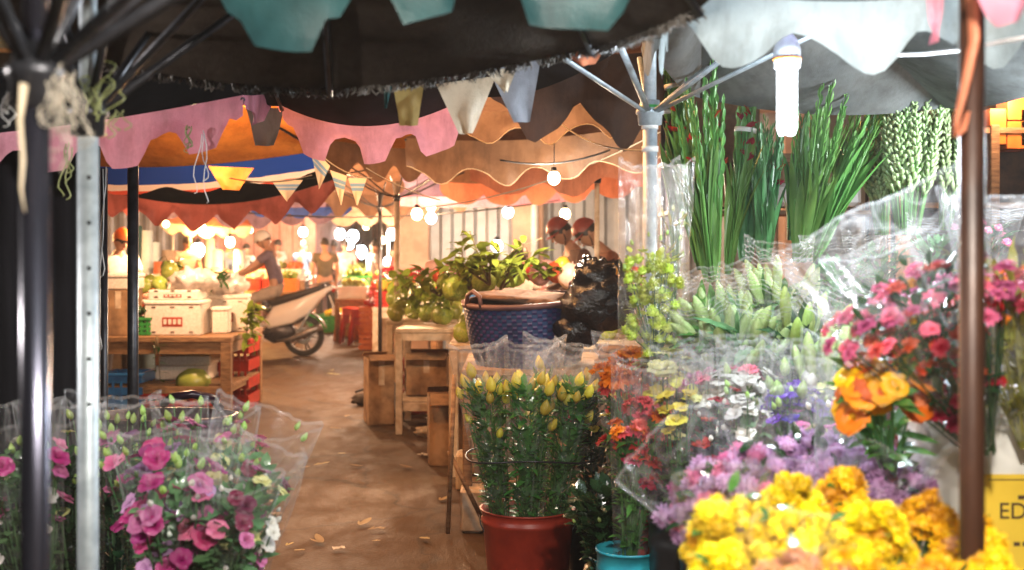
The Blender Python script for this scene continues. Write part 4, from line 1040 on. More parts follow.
# under and on the produce table
carton('pale box on the lower shelf of the produce table', -3.0, 11.1, .317, .48, .4, .13, 0, mat='foam', flaps=False, tape=False)
foam_box('white foam box stored below the produce table', -2.96, 11.05, .453, .46, .4, .10, True, prints=False)
crate('red crate on the ground under the produce table', -2.95, 10.75, .0, .66, .4, .24, 'red', seed=2)
crate('blue mesh crate under the produce table behind the dark posts', -3.42, 10.7, 0, .36, .4, .42, 'blue')
crate('dark blue crate low behind the galvanised pole', -3.95, 10.6, 0, .5, .4, .3, 'blue', rz=.1)
crate('red crate standing behind the corner leg of the produce table', -2.62, 11.5, 0, .3, .5, .66, 'red')
mb = MB(); mb.ball((0, 0, 0), .12, 16, 10, wob=.1, sc=(1.3, 1, 1)); o = solo('green_melon', mb, M['pomelo'], 'green striped melon lying in the red crate under the table', 'fruit'); o.location = (-2.83, 10.66, .33)
crate('red crate of greens and red fruit on the produce table', -3.30, 11.3, .74, .34, .4, .2, 'darkred', fill='tomato', fr=.035, seed=4)
crate('crate of green limes on the produce table beside the cardboard box', -3.34, 10.8, .74, .26, .3, .16, 'green', fill='leafdark', fr=.03, seed=5)
for i, (px, py, d, r) in enumerate([(170, 272, 11.2, .085), (168, 268, 11.5, .07), (160, 284, 11.0, .07), (150, 282, 11.5, .07), (143, 286, 11.3, .07), (178, 266, 11.6, .05)]):
    fruit('green guava like fruit above the produce crates', W(px, py, d), r, name='green_fruit', group='green fruits over the produce crates')
leafy('leaf bunch poking up behind the foam tray', W(176, 285, 11.3), [W(164, 255, 11.3), W(180, 258, 11.3), W(172, 262, 11.3)], 61, nl=6, L=.12, wd=.04, mats=('leafdark', 'branch'), group='leaf bunches on the produce table', name='leaf_bunch')
leafy('leaf bunch behind the milky bags', W(205, 285, 11.2), [W(222, 272, 11.2), W(212, 268, 11.2), W(226, 282, 11.1)], 62, nl=7, L=.12, wd=.03, mats=('leafdark', 'branch'), group='leaf bunches on the produce table', name='leaf_bunch')
leafy('leafy green bundle hanging off the table corner by the scooter', W(252, 300, 10.9), [W(246, 340, 10.8), W(256, 345, 10.85), W(262, 322, 10.9), W(250, 330, 10.9)], 63, nl=14, L=.14, wd=.03, group='leaf bunches on the produce table', name='leaf_bunch')
leafy('thin greens hanging over the front of the produce table', W(157, 336, 10.44), [W(160, 380, 10.44), W(156, 372, 10.44)], 64, nl=8, L=.10, wd=.012, mats=('leafdark', 'branch'), group='leaf bunches on the produce table', name='leaf_bunch')

# big black handled basket in front of the produce table
t = thing('shopping_basket', 'dark plum plastic basket with a thick curved handle below the produce table', 'basket', (W(165, 0, 5.2).x, 5.2, 0))
bx = W(165, 0, 5.2).x
mb = MB(); mb.lathe([(.0001, .4), (.26, .4), (.30, .76), (.315, .79), (.30, .79), (.25, .42), (.0001, .42)], 28, (bx, 5.2, 0), sy=.7); part('body', mb, M['plum'] if 'plum' in M else M.setdefault('plum', solid('plum_plastic', (.035, .012, .03), (.02, .008, .018), rough=.3)), t, world=True)
mb = MB(); a = W(158, 406, 5.0); mb.tube([W(163, 404, 5.1), W(172, 397, 5.05), W(192, 394, 5.05), W(212, 398, 5.1), W(220, 408, 5.2)], .018, 8); part('handle', mb, M['plum'], t, world=True)
table('low dark bench that carries the plum basket', bx - .4, bx + .35, 4.9, 5.5, .4, 'darkwood', leg=.05, top=.03, name='low_bench')

# underneath boxes by the white legged table
carton('tall cardboard box in front of the pale pole', -1.16, 10.45, 0, .22, .34, .56, .25, flaps=True)
carton('cardboard box inside the white legged table', -.72, 10.3, .27, .34, .4, .32, 0)
crate('dark crate behind the white legged table', -.75, 11.1, 0, .5, .4, .5, 'darkred')
carton('cardboard box on the ground under the fruit table', -.35, 8.6, 0, .5, .5, .45, .1)
carton('second cardboard box on the ground under the fruit table', .25, 8.5, 0, .5, .5, .5, -.1)
sack('dark rag bundle lying on the lane by the pale pole foot', (-1.42, 11.6, 0), .10, 9, 'charcoal', (1.3, 1, .6), 'rag_bundle', 'rag bundles on the lane')
sack('white rag bundle on the lane under the white legged table', (-.68, 9.7, 0), .08, 10, 'creamcloth', (1.3, 1, .5), 'rag_bundle', 'rag bundles on the lane')

# ---- far stalls: tables with crates down the lane
fr_m = ['tomato', 'dragon', 'yellowfruit', 'chili', 'pomelo', 'chili', 'tomato', 'leafwarm']
cols = ['red', 'white', 'green', 'orange', 'blue', 'white', 'red', 'white']
def stall_row(label, x0, x1, y, z, n, seed, d=1.2, levels=2):
    rr = random.Random(seed); t = table(label, x0, x1, y, y + d, z, rr.choice(['wood', 'palewood']), group='market tables down the lane')
    w = (x1 - x0) / n
    for i in range(n):
        for j in range(2):
            f = rr.choice(fr_m); c = rr.choice(cols)
            crate('produce crate on a market table down the lane', x0 + w * (i + .5), y + .3 + .55 * j, z + .16 * j * (levels > 1), w * .9, .42, .2, c, rr.uniform(-.05, .05), 'produce crates on the tables down the lane', f, .055, seed * 10 + i)
            if levels > 1 and j: carton('', x0 + w * (i + .5), y + .85, z, w * .85, .4, .155, 0, flaps=False, tape=False, group='cartons under the produce crates')['label'] = 'low carton propping up a produce crate down the lane'
stall_row('market table of red and pale produce behind the rider', -5.4, -3.6, 14.0, .72, 4, 1)
stall_row('market table of produce far behind the produce stall', -8.2, -5.0, 18.5, .72, 5, 2)
stall_row('market table of produce beyond the standing man', -3.6, -1.6, 25.2, .72, 4, 3)
stall_row('market table of pale goods beyond the bare frames', -2.9, -1.3, 19.6, .7, 3, 4)
stall_row('market table of goods at the far end of the lane', -7.4, -4.2, 29.0, .72, 5, 5)
stall_row('market table of fruit before the grey shutters', -.9, 1.8, 13.2, .8, 4, 6)
stall_row('market table of pale and pink goods between the bare frames and the shutters', -1.75, -.75, 15.0, .78, 3, 7)
stall_row('market table of red goods between rider and standing man', -4.6, -3.7, 20.5, .8, 3, 8)
# red stools, orange bucket, green crates by the pole
def stool(label, x, y, mat='red', z=0, group='plastic stools'):
    t = thing('plastic_stool', label, 'stool', (x, y, z), group)
    mb = MB(); mb.box((0, 0, .44), (.30, .30, .025), bev=.01); part('seat', mb, M[mat], t, smooth=False)
    for sx in (-1, 1):
        for sy in (-1, 1):
            mb = MB(); mb.tube([(sx * .12, sy * .12, .43), (sx * .17, sy * .17, 0)], .022, 6); part('leg', mb, M[mat], t)
    for s in (-1, 1):
        mb = MB(); mb.box((0, s * .135, .37), (.25, .015, .10)); mb.box((s * .135, 0, .369), (.015, .25, .10)); part('skirt', mb, M[mat], t, smooth=False)
    return t
for i, (px, d, z, m, l) in enumerate([(352, 19.4, 0, 'red', 'red plastic stool standing on the lane'), (352, 19.4, .12, 'red', 'red plastic stool stacked on another one'), (346, 19.9, 0, 'orange', 'orange plastic stool behind the red ones'), (361, 19.0, 0, 'red', 'red plastic stool nearest the orange crate'), (361, 19.0, .12, 'red', 'top red plastic stool of the pair by the orange crate')]):
    stool(l, W(px, 0, d).x, d, m, z)
crate('orange crate stacked on the lane by the dark thin pole', W(377, 0, 18.2).x, 18.2, 0, .5, .4, .32, 'orange'); crate('orange crate on top of another by the dark thin pole', W(377, 0, 18.2).x, 18.2, .321, .5, .4, .32, 'orange', fill='tomato')
crate('green crate on the lane beside the standing man', W(328, 0, 22.6).x, 22.6, 0, .8, .5, .3, 'green'); crate('green crate on the lane behind the red stools', W(341, 0, 22.).x, 22., 0, .6, .5, .3, 'green', fill='yellowfruit')
crate('orange crate behind the red stools', W(368, 0, 20.4).x, 20.4, 0, .5, .4, .7, 'orange', fill='dragon')

# cloth rolls standing in the stall behind
for i, (px, d, h, m) in enumerate([(143, 15.5, 1.75, 'plasterblue'), (150, 15.6, 1.6, 'plasterblue'), (158, 15.4, 1.35, 'peach'), (148, 15.1, 1.2, 'plasterblue'), (238, 20, 1.5, 'plasterblue'), (166, 16, 1.5, 'creamcloth'), (208, 21, 1.7, 'plasterblue'), (216, 21, 1.5, 'white'), (132, 14.8, 1.8, 'tealcloth')]):
    mb = MB(); mb.tube([(0, 0, 0), (.01, 0, h / 2), (.03, .02, h)], .09, 12); o = solo('cloth_roll', mb, M[m], 'roll of cloth standing upright in a stall behind the produce table', 'cloth roll', 'rolls of cloth standing upright'); o.location = (W(px, 0, d).x, d, 0)
# little lit shelves and orange boxes behind the tuberoses
t = thing('wooden_shelf', 'tall wooden shelf with orange cartons behind the tuberoses and the rusty pole', 'shelf', (2.7, 6.9, 0))
mb = MB()
for x in (2.25, 2.7, 3.2): mb.box((x, 6.9, 1.1), (.05, .4, 2.2), bev=.004)
part('upright', mb, M['wood'], t, smooth=False, world=True)
for z in (.5, 1.2, 1.75, 2.17):
    mb = MB(); mb.box((2.72, 6.9, z), (.94, .38, .03)); part('shelf_board', mb, M['wood'], t, smooth=False, world=True)
mb = MB(); mb.box((2.72, 7.115, 1.1), (1.0, .02, 2.2)); part('back_panel', mb, M['darkwood'], t, smooth=False, world=True)
for i, (px, py, w, h) in enumerate([(1016, 136, .12, .16), (1018, 110, .14, .13), (996, 128, .09, .2), (1030, 128, .12, .2)]):
    p = W(px, py, 6.75); carton('small orange carton on the wooden shelf', p.x, 6.8, p.z - h / 2, w, .16, h, 0, mat='orange', flaps=False, tape=False, group='orange cartons on the wooden shelf')
for i, (px, py, d, w, h, l) in enumerate([(722, 132, 6.4, .34, .36, 'large orange brown carton hung behind the gladioli'), (748, 190, 6.4, .3, .2, 'brown carton behind the red gladioli'), (795, 175, 6.5, .3, .2, 'carton behind the lamp and gladioli'), (700, 180, 6.5, .26, .26, 'carton low behind the gladioli bunch with red buds')]):
    p = W(px, py, d); carton(l, p.x, d, p.z - h / 2, w, .3, h, 0, flaps=False, tape=False, group='cartons on the rack behind the gladioli')
t = thing('goods_rack', 'steel rack of cartons behind the gladioli', 'rack', (1.5, 6.5, 0))
for x in (.85, 2.0):
    for y in (6.3, 6.75):
        mb = MB(); mb.tube([(x, y, 0), (x, y, 2.35)], .014, 8); part('post', mb, M['dkmetal'], t, world=True)
for z in (W(0, 208, 6.5).z - .03, W(0, 158, 6.4).z - .02, .9):
    mb = MB(); mb.box((1.42, 6.52, z), (1.2, .46, .02)); part('shelf_board', mb, M['wood'], t, smooth=False, world=True)
mb = MB(); mb.box((0, 0, .06), (.5, .35, .12), bev=.02); o = solo('cool_box', mb, M['white'], 'white cool box with a lid behind the second gladioli bunch', 'box', smooth=False); o.location = (W(815, 0, 6.2).x, 6.4, W(0, 208, 6.5).z)
# ------------------------------------------------------------------ petals
def pet(name, c1, c2, tr=.35, hue=.02, scale=60, gloss=.05): M[name] = thin(name, c1, c2, trans=tr, rough=.5, scale=scale, gloss=gloss, random_hue=hue, bump=.3); return M[name]
pet('petal_magenta', (.62, .045, .26), (.38, .02, .16)); pet('petal_pink', (.80, .26, .46), (.62, .12, .32)); pet('petal_mauve', (.60, .34, .58), (.44, .2, .46))
pet('petal_white', (.80, .76, .70), (.66, .62, .55)); pet('petal_cream', (.80, .74, .36), (.66, .62, .22)); pet('petal_yellow', (.95, .76, .015), (.92, .62, .008), tr=.2)
pet('petal_gold', (.95, .58, .012), (.9, .44, .008), tr=.2); pet('petal_peach', (.82, .44, .22), (.68, .30, .14), tr=.3); pet('petal_red', (.60, .02, .02), (.36, .01, .012)); pet('petal_coral', (.80, .12, .10), (.62, .06, .05))
pet('petal_orange', (.95, .30, .01), (.88, .2, .01)); pet('petal_violet', (.12, .04, .42), (.07, .02, .26)); pet('petal_lilac', (.66, .42, .64), (.50, .28, .50)); pet('petal_wine', (.26, .02, .08), (.16, .01, .05))
pet('petal_rose', (.85, .22, .40), (.74, .10, .24)); pet('bud_yellow', (.86, .72, .10), (.70, .55, .05), scale=30); pet('bud_lime', (.64, .74, .10), (.48, .60, .06)); pet('bud_green', (.50, .66, .20), (.34, .50, .11), scale=40)
pet('bud_pale', (.58, .68, .34), (.36, .50, .16), scale=30); pet('bud_tuberose', (.52, .62, .36), (.30, .44, .18), scale=40)
M['foliage'] = thin('fresh_foliage', (.11, .27, .05), (.05, .15, .035), trans=.35, rough=.35, gloss=.09, scale=25, random_hue=.02)
M['foliage_dark'] = thin('dark_foliage', (.03, .085, .028), (.012, .04, .015), trans=.3, rough=.35, gloss=.09, scale=25, random_hue=.02)
M['foliage_blue'] = thin('bluish_foliage', (.16, .32, .13), (.08, .19, .08), trans=.35, rough=.4, gloss=.07, scale=25, random_hue=.02)
M['foliage_yellow'] = thin('yellow_green_stems', (.40, .36, .06), (.20, .20, .04), trans=.35, rough=.4, gloss=.07, scale=25)
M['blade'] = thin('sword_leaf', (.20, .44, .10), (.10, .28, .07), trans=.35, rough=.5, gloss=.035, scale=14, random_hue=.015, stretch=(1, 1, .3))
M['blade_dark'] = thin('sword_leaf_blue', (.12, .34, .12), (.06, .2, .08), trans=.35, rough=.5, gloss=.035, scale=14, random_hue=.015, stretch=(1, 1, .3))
M['film'] = film('clear_sleeve_film', .03, lines=False); M['film_print'] = film('printed_sleeve_film', .035); M['film_milky'] = film('milky_sleeve_film', .07, lines=False); M['film_plain'] = film('plain_sleeve_film', .03, lines=False); M['film_dim'] = film('thin_sleeve_film', .018, lines=False)
M['film_plus'] = film('flared_sleeve_film', .07, lines=False); M['film_warm'] = film('warm_clear_film', .05, tint=(1, .97, .94), lines=False)

def cup(rings, seed=0, ruffle=.04, nseg=5):
    """petals as overlapping cupped shells; rings of (petals, radius, opening angle, curl)"""
    rr = random.Random(seed); mb = MB()
    for n, rad, tilt, curl in rings:
        o = rr.random() * 6
        for k in range(n):
            th = o + 2 * PI * k / n; span = 2 * PI / n * .72; pts = []; tl = tilt * rr.uniform(.85, 1.15); rs = rad * rr.uniform(.9, 1.1)
            for j in range(nseg + 1):
                s = j / nseg
                for i in range(5):
                    w = i / 4 * 2 - 1; a = th + w * span * (.25 + .75 * math.sin(PI * min(1, .15 + s * .6)))
                    ti = tl * (.35 + .65 * s) + curl * max(0, s - .7); r = rs * s * (1 - .12 * w * w * s)
                    z = r * math.cos(ti) + ruffle * rad * math.sin(w * 7 + k) * s * s
                    x = r * math.sin(ti) + ruffle * rad * math.sin(w * 5 + k * 2) * s
                    pts.append((x * math.cos(a), x * math.sin(a), z))
            mb.grid(pts, 5, nseg + 1)
    return mb
def sepal(mb, r, mi=1):
    for k in range(5):
        a = 2 * PI * k / 5; mb.leaf((0, 0, -.02 * r), (math.cos(a) * .7, math.sin(a) * .7, .6), (0, 0, 1), r * .55, r * .12, bend=-.4, mi=mi)
    return mb
BM = {}
def bloom(key, mb, mat, mat2='foliage'): BM[key] = mb.mesh('bloom', [M[mat], M[mat2]]); return BM[key]
ros = [(4, .55, .35, .1), (5, .8, .62, .3), (6, 1.0, .95, .5)]
for nm_, mt in (('magenta', 'petal_magenta'), ('pink', 'petal_pink'), ('mauve', 'petal_mauve'), ('white', 'petal_white'), ('cream', 'petal_cream'), ('wine', 'petal_wine'), ('violet', 'petal_violet'), ('red', 'petal_red'), ('coral', 'petal_coral'), ('yellow', 'bud_yellow'), ('orange', 'petal_orange')):
    for v in range(2): bloom('rose_%s%d' % (nm_, v), sepal(cup(ros if v else [(3, .5, .3, .1), (5, .85, .5, .2), (5, 1.0, .75, .6)], v + 3), 1), mt)
car = [(6, .7, .3, .2), (8, .9, .7, .3), (9, 1.0, 1.15, .5)]
for nm_, mt in (('red', 'petal_red'), ('coral', 'petal_coral'), ('rose', 'petal_rose'), ('pink', 'petal_pink'), ('orange', 'petal_orange'), ('lilac', 'petal_lilac'), ('mauve', 'petal_mauve')):
    bloom('car_' + nm_, cup(car, 9, .16, 4), mt)
for nm_, mt in (('orange', 'petal_orange'), ('gold', 'petal_gold'), ('white', 'petal_white')):
    bloom('lily_' + nm_, cup([(3, 1.0, .75, 1.0), (3, 1.0, .85, 1.1)], 4, .05, 7), mt)
def pompom(n=64, seed=0, flat=.75, pl=.42):
    rr = random.Random(seed); mb = MB(); mb.ball((0, 0, 0), .62, 8, 6, sc=(1, 1, flat))
    for k in range(n):
        z = 1 - 2 * (k + .5) / n
        if z < -.45: continue
        ph = k * 2.39996; s = math.sqrt(1 - z * z); d = Vector((s * math.cos(ph), s * math.sin(ph), z * flat)).normalized()
        d = (d + Vector((rr.uniform(-.15, .15), rr.uniform(-.15, .15), rr.uniform(-.1, .1)))).normalized()
        mb.leaf(d * .5, d, (0, 0, 1) if abs(d.z) < .9 else (1, 0, 0), .5 * rr.uniform(.85, 1.1), .13, bend=-.25, n=2, fold=.5)
    return mb
for nm_, mt in (('yellow', 'petal_yellow'), ('gold', 'petal_gold'), ('peach', 'petal_peach'), ('lilac', 'petal_lilac'), ('mauve', 'petal_mauve'), ('pink', 'petal_pink'), ('lime', 'bud_lime')):
    bloom('pom_' + nm_, pompom(seed=len(nm_)), mt)
def teardrop(L, w, n=10, ribs=0):
    mb = MB(); prof = [(.001, 0)] + [(w * math.sin(PI * (t ** .75)) ** .85 + .0005, L * t) for t in [k / 9 for k in range(1, 9)]] + [(.001, L)]
    mb.lathe(prof, n); return mb
bloom('bud_net', teardrop(2.3, .66, 12), 'bud_yellow')
bloom('bud_small', sepal(teardrop(1.9, .50, 8), .8), 'bud_green')
mb = teardrop(1.6, .6, 8); bloom('bud_pink', sepal(mb, .7), 'petal_pink'); bloom('bud_white', sepal(teardrop(1.6, .55, 8), .7), 'petal_white')
def lilybud(seed):
    mb = MB(); mb.v = []; t = MB()
    n = 9; prof = [(.02, 0), (.06, .12), (.095, .35), (.115, .6), (.09, .82), (.035, .96), (.004, 1.0)]
    pts = []
    for r, z in prof:
        for k in range(n):
            a = 2 * PI * k / n; q = r * (1 + .13 * math.cos(3 * a)); pts.append((q * math.cos(a) + .06 * z * z, q * math.sin(a), z))
    mb.grid(pts, n, len(prof), close=True); return mb
bloom('lilybud', lilybud(1), 'bud_pale'); bloom('lilybud_green', lilybud(2), 'bud_green'); bloom('lilybud_pale', lilybud(2), 'bud_pale')

def wrap_mb(H0, H1, r0, r1, flat=.55, seed=0, crink=.045, power=1.25, corner=.03, nu=72, nv=22, flare=1.0, tatter=.008):
    mb = MB(); pts = []; uv = []
    for j in range(nv + 1):
        v = j / nv
        for i in range(nu):
            a = 2 * PI * i / nu; c, s = math.cos(a), math.sin(a)
            r = r0 + (r1 - r0) * v ** flare
            den = (abs(c) ** power + abs(s) ** power) ** (1 / power)
            x, y = r * c / den, r * s / den * (1 - (1 - flat) * v)
            d = Vector((c, s, 0)); k = noise.noise(Vector((c * 1.6 + seed, s * 1.6, v * 2.2))) * 1.5 + noise.noise(Vector((c * 5, s * 5 + seed, v * 3.5))) * .8 + noise.noise(Vector((c * 13, s * 13 + seed, v * 4))) * .35
            x += c * k * crink * r * (.35 + v); y += s * k * crink * r * (.35 + v)
            z = H0 + (H1 - H0) * v + corner * abs(c) ** 6 * v * v + noise.noise(Vector((c * 4 + seed, s * 4, 7))) * tatter * v
            pts.append((x, y, z)); uv.append((i / nu, v))
    mb.grid(pts, nu, nv + 1, 0, uv, close=True); return mb

def bouquet(label, base, axis, H, r1, blooms, leaves=('foliage', 180, .07, .012), r0=.02, wrap='film', ext=.12, wr=1.25, flat=.6, spin=0, seed=0, group=None, name='bouquet', dome=.10, fan=1.0, crink=.045, corner=.03,
            out=.5, stem_mat='foliage_blue', cat='bouquet', w0=.06, flare=1.0, stems=True, tl=(.15, .95)):
    """flowers on stems in a paper-thin clear sleeve; blooms: (mesh key, how many, size, lowest, highest share of the height, tilt outwards)"""
    rr = random.Random(seed * 17 + 3); t = thing(name, label, cat, (0, 0, 0), group)
    st = MB(); fl = MB(); tops = []
    for key, cnt, size, lo, hi, tilt in blooms:
        for k in range(cnt):
            q = rr.random(); u = rr.random() ** out; a = rr.random() * 2 * PI; tt = lo + (hi - lo) * q
            rad = (r0 + (r1 - r0) * (tt ** fan)) * u
            x, y = rad * math.cos(a), rad * math.sin(a) * (flat * .35 + .65); z = H * tt - dome * H * (u ** 2) * .8
            if hi - lo < .12: z = H * hi - dome * H * u * u + rr.uniform(-.03, .03) * H
            o = bpy.data.objects.new('bloom', BM[key if key in BM else key + str(rr.randrange(2))]); C.objects.link(o); o.parent = t
            d = Vector((x / max(r1, .01) * tilt, y / max(r1, .01) * tilt, 1 - .2 * tilt)) + Vector((rr.uniform(-.2, .2), rr.uniform(-.2, .2), 0)) * tilt
            s = size * rr.uniform(.8, 1.15); o.location = (x, y, z); o.scale = (s, s, s); o.rotation_mode = 'QUATERNION'; o.rotation_quaternion = lean(d, rr.random() * 6)
            tops.append((x, y, z))
    if stems:
        for (x, y, z) in tops[:44]:
            bx, by = x * .12 + rr.uniform(-.01, .01), y * .12 + rr.uniform(-.01, .01)
            st.tube([(bx, by, 0), (x * .55, y * .55, z * .5), (x * .98, y * .98, z - .004)], [.0028, .0024, .0018], 5, cap=False)
        part('stem', st, M[stem_mat], t)['kind'] = 'stuff'
    lm, ln, ll, lw = leaves
    for k in range(ln):
        tt = rr.uniform(*tl); a = rr.random() * 2 * PI; u = rr.random() ** .5; rad = (r0 + (r1 - r0) * tt) * u * .78
        fl.leaf((rad * math.cos(a), rad * math.sin(a) * (flat * .35 + .65), H * tt), (math.cos(a) * .7 + rr.uniform(-.5, .5), math.sin(a) * .7 + rr.uniform(-.5, .5), rr.uniform(.1, 1.5)), (0, 0, 1), ll * rr.uniform(.5, 1.2), lw * rr.uniform(.7, 1.3), bend=rr.uniform(-.2, .6), n=3)
    if ln: part('foliage', fl, M[lm], t)
    if wrap: part('sleeve', wrap_mb(w0 * H, H + ext, r0 + .03, r1 * wr, flat, seed, crink, corner=corner, flare=flare), M[wrap], t)
    place(t, base, axis, spin); return t
def at_top(top, axis, H):
    """the foot of a bouquet whose tip is at top"""
    a = Vector(axis).normalized(); return Vector(top) - a * H

def bucket(label, x, y, z, r, h, mat, handle=True, group='flower buckets', taper=.8):
    t = thing('flower_bucket', label, 'bucket', (x, y, z), group)
    mb = MB(); rb = r * taper
    mb.lathe([(.0005, .004), (rb, .004), (rb + (r - rb) * .05, .02), (r * .985, h * .86), (r * 1.02, h * .87), (r * 1.02, h * .9), (r * .995, h * .91), (r, h * .985), (r * 1.045, h * .985), (r * 1.05, h), (r * 1.0, h), (r * .96, h * .9), (rb * .96, .02), (.0005, .018)], 48)
    part('body', mb, M[mat], t)
    mb = MB(); mb.lathe([(.0005, h * .72), (r * .93, h * .72)], 32); part('water', mb, M['dkglass'], t)
    if handle:
        mb = MB(); pts = []
        for k in range(13):
            a = PI * k / 12; pts.append((math.cos(a) * r * 1.06, -math.sin(a) * r * .35 - .0, h * .93 - math.sin(a) * r * .8))
        mb.tube(pts, .003, 6); part('handle', mb, M['dkmetal'], t)
    return t

# ---- red bucket of netted yellow chrysanthemums
rb = W(528, 508, 5.0)
bucket('red brown plastic bucket of netted yellow chrysanthemums on the lane', rb.x, 5.0, 0, .192, .43, 'darkred')
G_ = 'yellow chrysanthemum bouquets in the red bucket'
yb = lambda n: [('bud_net', n + 2, .028, .84, 1.0, .35), ('bud_net', max(1, n // 4), .026, .7, .85, .7)]
for i, (dx, dy, ax, n, lab, ws) in enumerate([(-.08, -.03, (-.13, -.10, 1), 9, 'sleeved yellow chrysanthemums at the lane side of the red bucket', 1.15), (-.01, -.07, (.02, -.14, 1), 8, 'sleeved yellow chrysanthemums at the front of the red bucket', 1.1),
        (.08, -.02, (.14, -.08, 1), 8, 'sleeved yellow chrysanthemums at the bucket side next to the orange carnations', 1.1), (.02, .08, (.06, .10, 1), 7, 'sleeved yellow chrysanthemums at the back of the red bucket', 1.1)]):
    bouquet(lab, (rb.x + dx, 5.0 + dy, .16), ax, .86, .105, yb(n), ('foliage', 520, .06, .012), wrap='film_plus', ext=.10, wr=ws, flat=.6, spin=[.1, -.1, .15, .6][i], seed=10 + i, group=G_, out=.6, dome=.08, stem_mat='foliage', tl=(.25, .93))
for i, (bx_, by_) in enumerate([(-.0, .0)]):
    mb = MB(); pts = [(rb.x + .01 + .27 * math.cos(a), 5.0 + .21 * math.sin(a), .645 + .01 * math.sin(3 * a)) for a in [2 * PI * k / 40 for k in range(41)]]
    mb.tube(pts, .004, 6, cap=False); solo('wire_hoop', mb, M['black'], 'black wire hoop holding the sleeves above the red bucket', 'hoop', base=(rb.x, 5.0, .64))
# dark bucket next to it
b2 = W(607, 515, 5.05); bucket('black plastic bucket beside the red one', b2.x, 5.1, 0, .185, .42, 'black')
for i, (ax, lab, bl, wr_) in enumerate([((-.06, -.12, 1), 'sleeved yellow and russet chrysanthemums in the black bucket', [('bud_net', 5, .028, .86, .97, .5), ('rose_yellow', 3, .026, .7, .85, .6), ('car_coral', 4, .03, .8, .95, .5)], 'film_warm'),
        ((.18, -.02, 1), 'dark leafy sleeve with few flowers in the black bucket', [('rose_cream', 4, .026, .85, .97, .5), ('rose_yellow', 3, .02, .5, .8, .6)], 'film_warm')]):
    bouquet(lab, (b2.x + [-.03, .06][i], 5.1, .12), ax, .84, .12, bl, ('foliage_dark', 420, .06, .016), wrap=wr_, ext=.10, wr=1.15, seed=20 + i, group='bouquets in the black bucket', stem_mat='foliage_dark')
# turquoise bucket, leafy
b3 = W(640, 552, 4.1); bucket('turquoise plastic bucket of dark leaves under the mauve flowers', b3.x, 4.1, 0, .17, .46, 'teal')
for i, ax in enumerate([(-.22, -.15, 1), (.12, -.2, 1)]): bouquet(['loose dark greenery leaning out of the turquoise bucket to the red one', 'loose dark greenery upright in the turquoise bucket'][i], (b3.x, 4.1, .12), ax, .58, .17, [('bud_small', 5, .012, .7, 1, .5)], ('foliage_dark', 420, .06, .02), wrap=None, seed=24 + i, stem_mat='foliage_dark', group='greenery in the turquoise bucket', tl=(.4, 1))

# ---- middle row of mixed sleeves, standing in a row of low buckets
specs = [
 ('sleeved orange and coral carnations beside the yellow chrysanthemums', 628, 368, 4.75, (-.03, -.1, 1), .12, [('car_orange', 10, 0.039, .88, .99, .5), ('car_coral', 10, 0.035, .7, .92, .6), ('car_red', 12, 0.033, .5, .8, .6), ('rose_yellow', 3, 0.033, .6, .8, .6)], 'foliage', 'film_milky'),
 ('sleeved pale yellow roses with dark leaves behind the orange carnations', 672, 368, 4.5, (.04, -.1, 1), .10, [('rose_cream', 9, 0.046, .88, .99, .4), ('rose_yellow', 4, 0.040, .76, .88, .5)], 'foliage_dark', 'film_milky'),
 ('sleeved deep red roses between pale yellow roses and white flowers', 704, 380, 4.3, (.0, -.1, 1), .09, [('rose_red', 8, 0.044, .6, .85, .5), ('rose_cream', 3, 0.033, .7, .9, .5), ('pom_pink', 12, 0.013, .9, .99, .5)], 'foliage_dark', 'film_milky'),
 ('sleeved big white blooms with olive sprigs', 738, 372, 4.2, (-.02, -.1, 1), .11, [('car_rose', 4, 0.022, .9, 1, .5), ('rose_white', 5, 0.032, .8, .95, .6), ('rose_white', 6, 0.044, .7, .9, .6), ('bud_small', 9, 0.022, .7, 1, .4)], 'foliage_blue', 'film_milky'),
 ('sleeved violet lisianthus in front of the lily buds', 795, 378, 4.0, (.0, -.12, 1), .10, [('rose_violet', 8, 0.040, .72, .86, .6), ('bud_white', 6, 0.022, .8, .98, .5), ('bud_small', 8, 0.022, .8, 1, .4)], 'foliage_blue', 'film_milky'),
 ('sleeved white lily buds with long narrow leaves', 835, 372, 4.0, (.05, -.1, 1), .10, [('lilybud_pale', 10, 0.110, .8, .93, .3), ('rose_cream', 3, 0.033, .75, .85, .5), ('rose_pink', 3, 0.026, .7, .8, .5)], 'foliage', 'film_milky'),
 ('sleeved white roses below the orange lilies', 880, 385, 3.8, (.1, -.1, 1), .10, [('rose_white', 9, 0.044, .8, .97, .5), ('bud_pink', 4, 0.022, .7, .9, .4)], 'foliage_blue', 'film_milky'),
 ('sleeved small red and pink spray flowers behind the deep red roses', 700, 345, 4.9, (.0, 0, 1), .11, [('pom_pink', 21, 0.015, .85, 1, .5), ('car_red', 12, 0.020, .7, .95, .5), ('bud_small', 9, 0.022, .7, 1, .4)], 'foliage', 'film_milky'),
 ('sleeved blush spray flowers behind the white blooms', 765, 345, 4.7, (.0, 0, 1), .12, [('pom_peach', 18, 0.014, .8, 1, .5), ('rose_white', 6, 0.033, .7, .95, .5), ('bud_small', 9, 0.022, .7, 1, .4)], 'foliage_blue', 'film_milky'),
 ('sleeved cream spray flowers behind the white lily buds', 828, 345, 4.6, (.0, 0, 1), .12, [('rose_cream', 9, 0.031, .8, 1, .5), ('bud_white', 12, 0.022, .7, 1, .4)], 'foliage_blue', 'film_milky')]
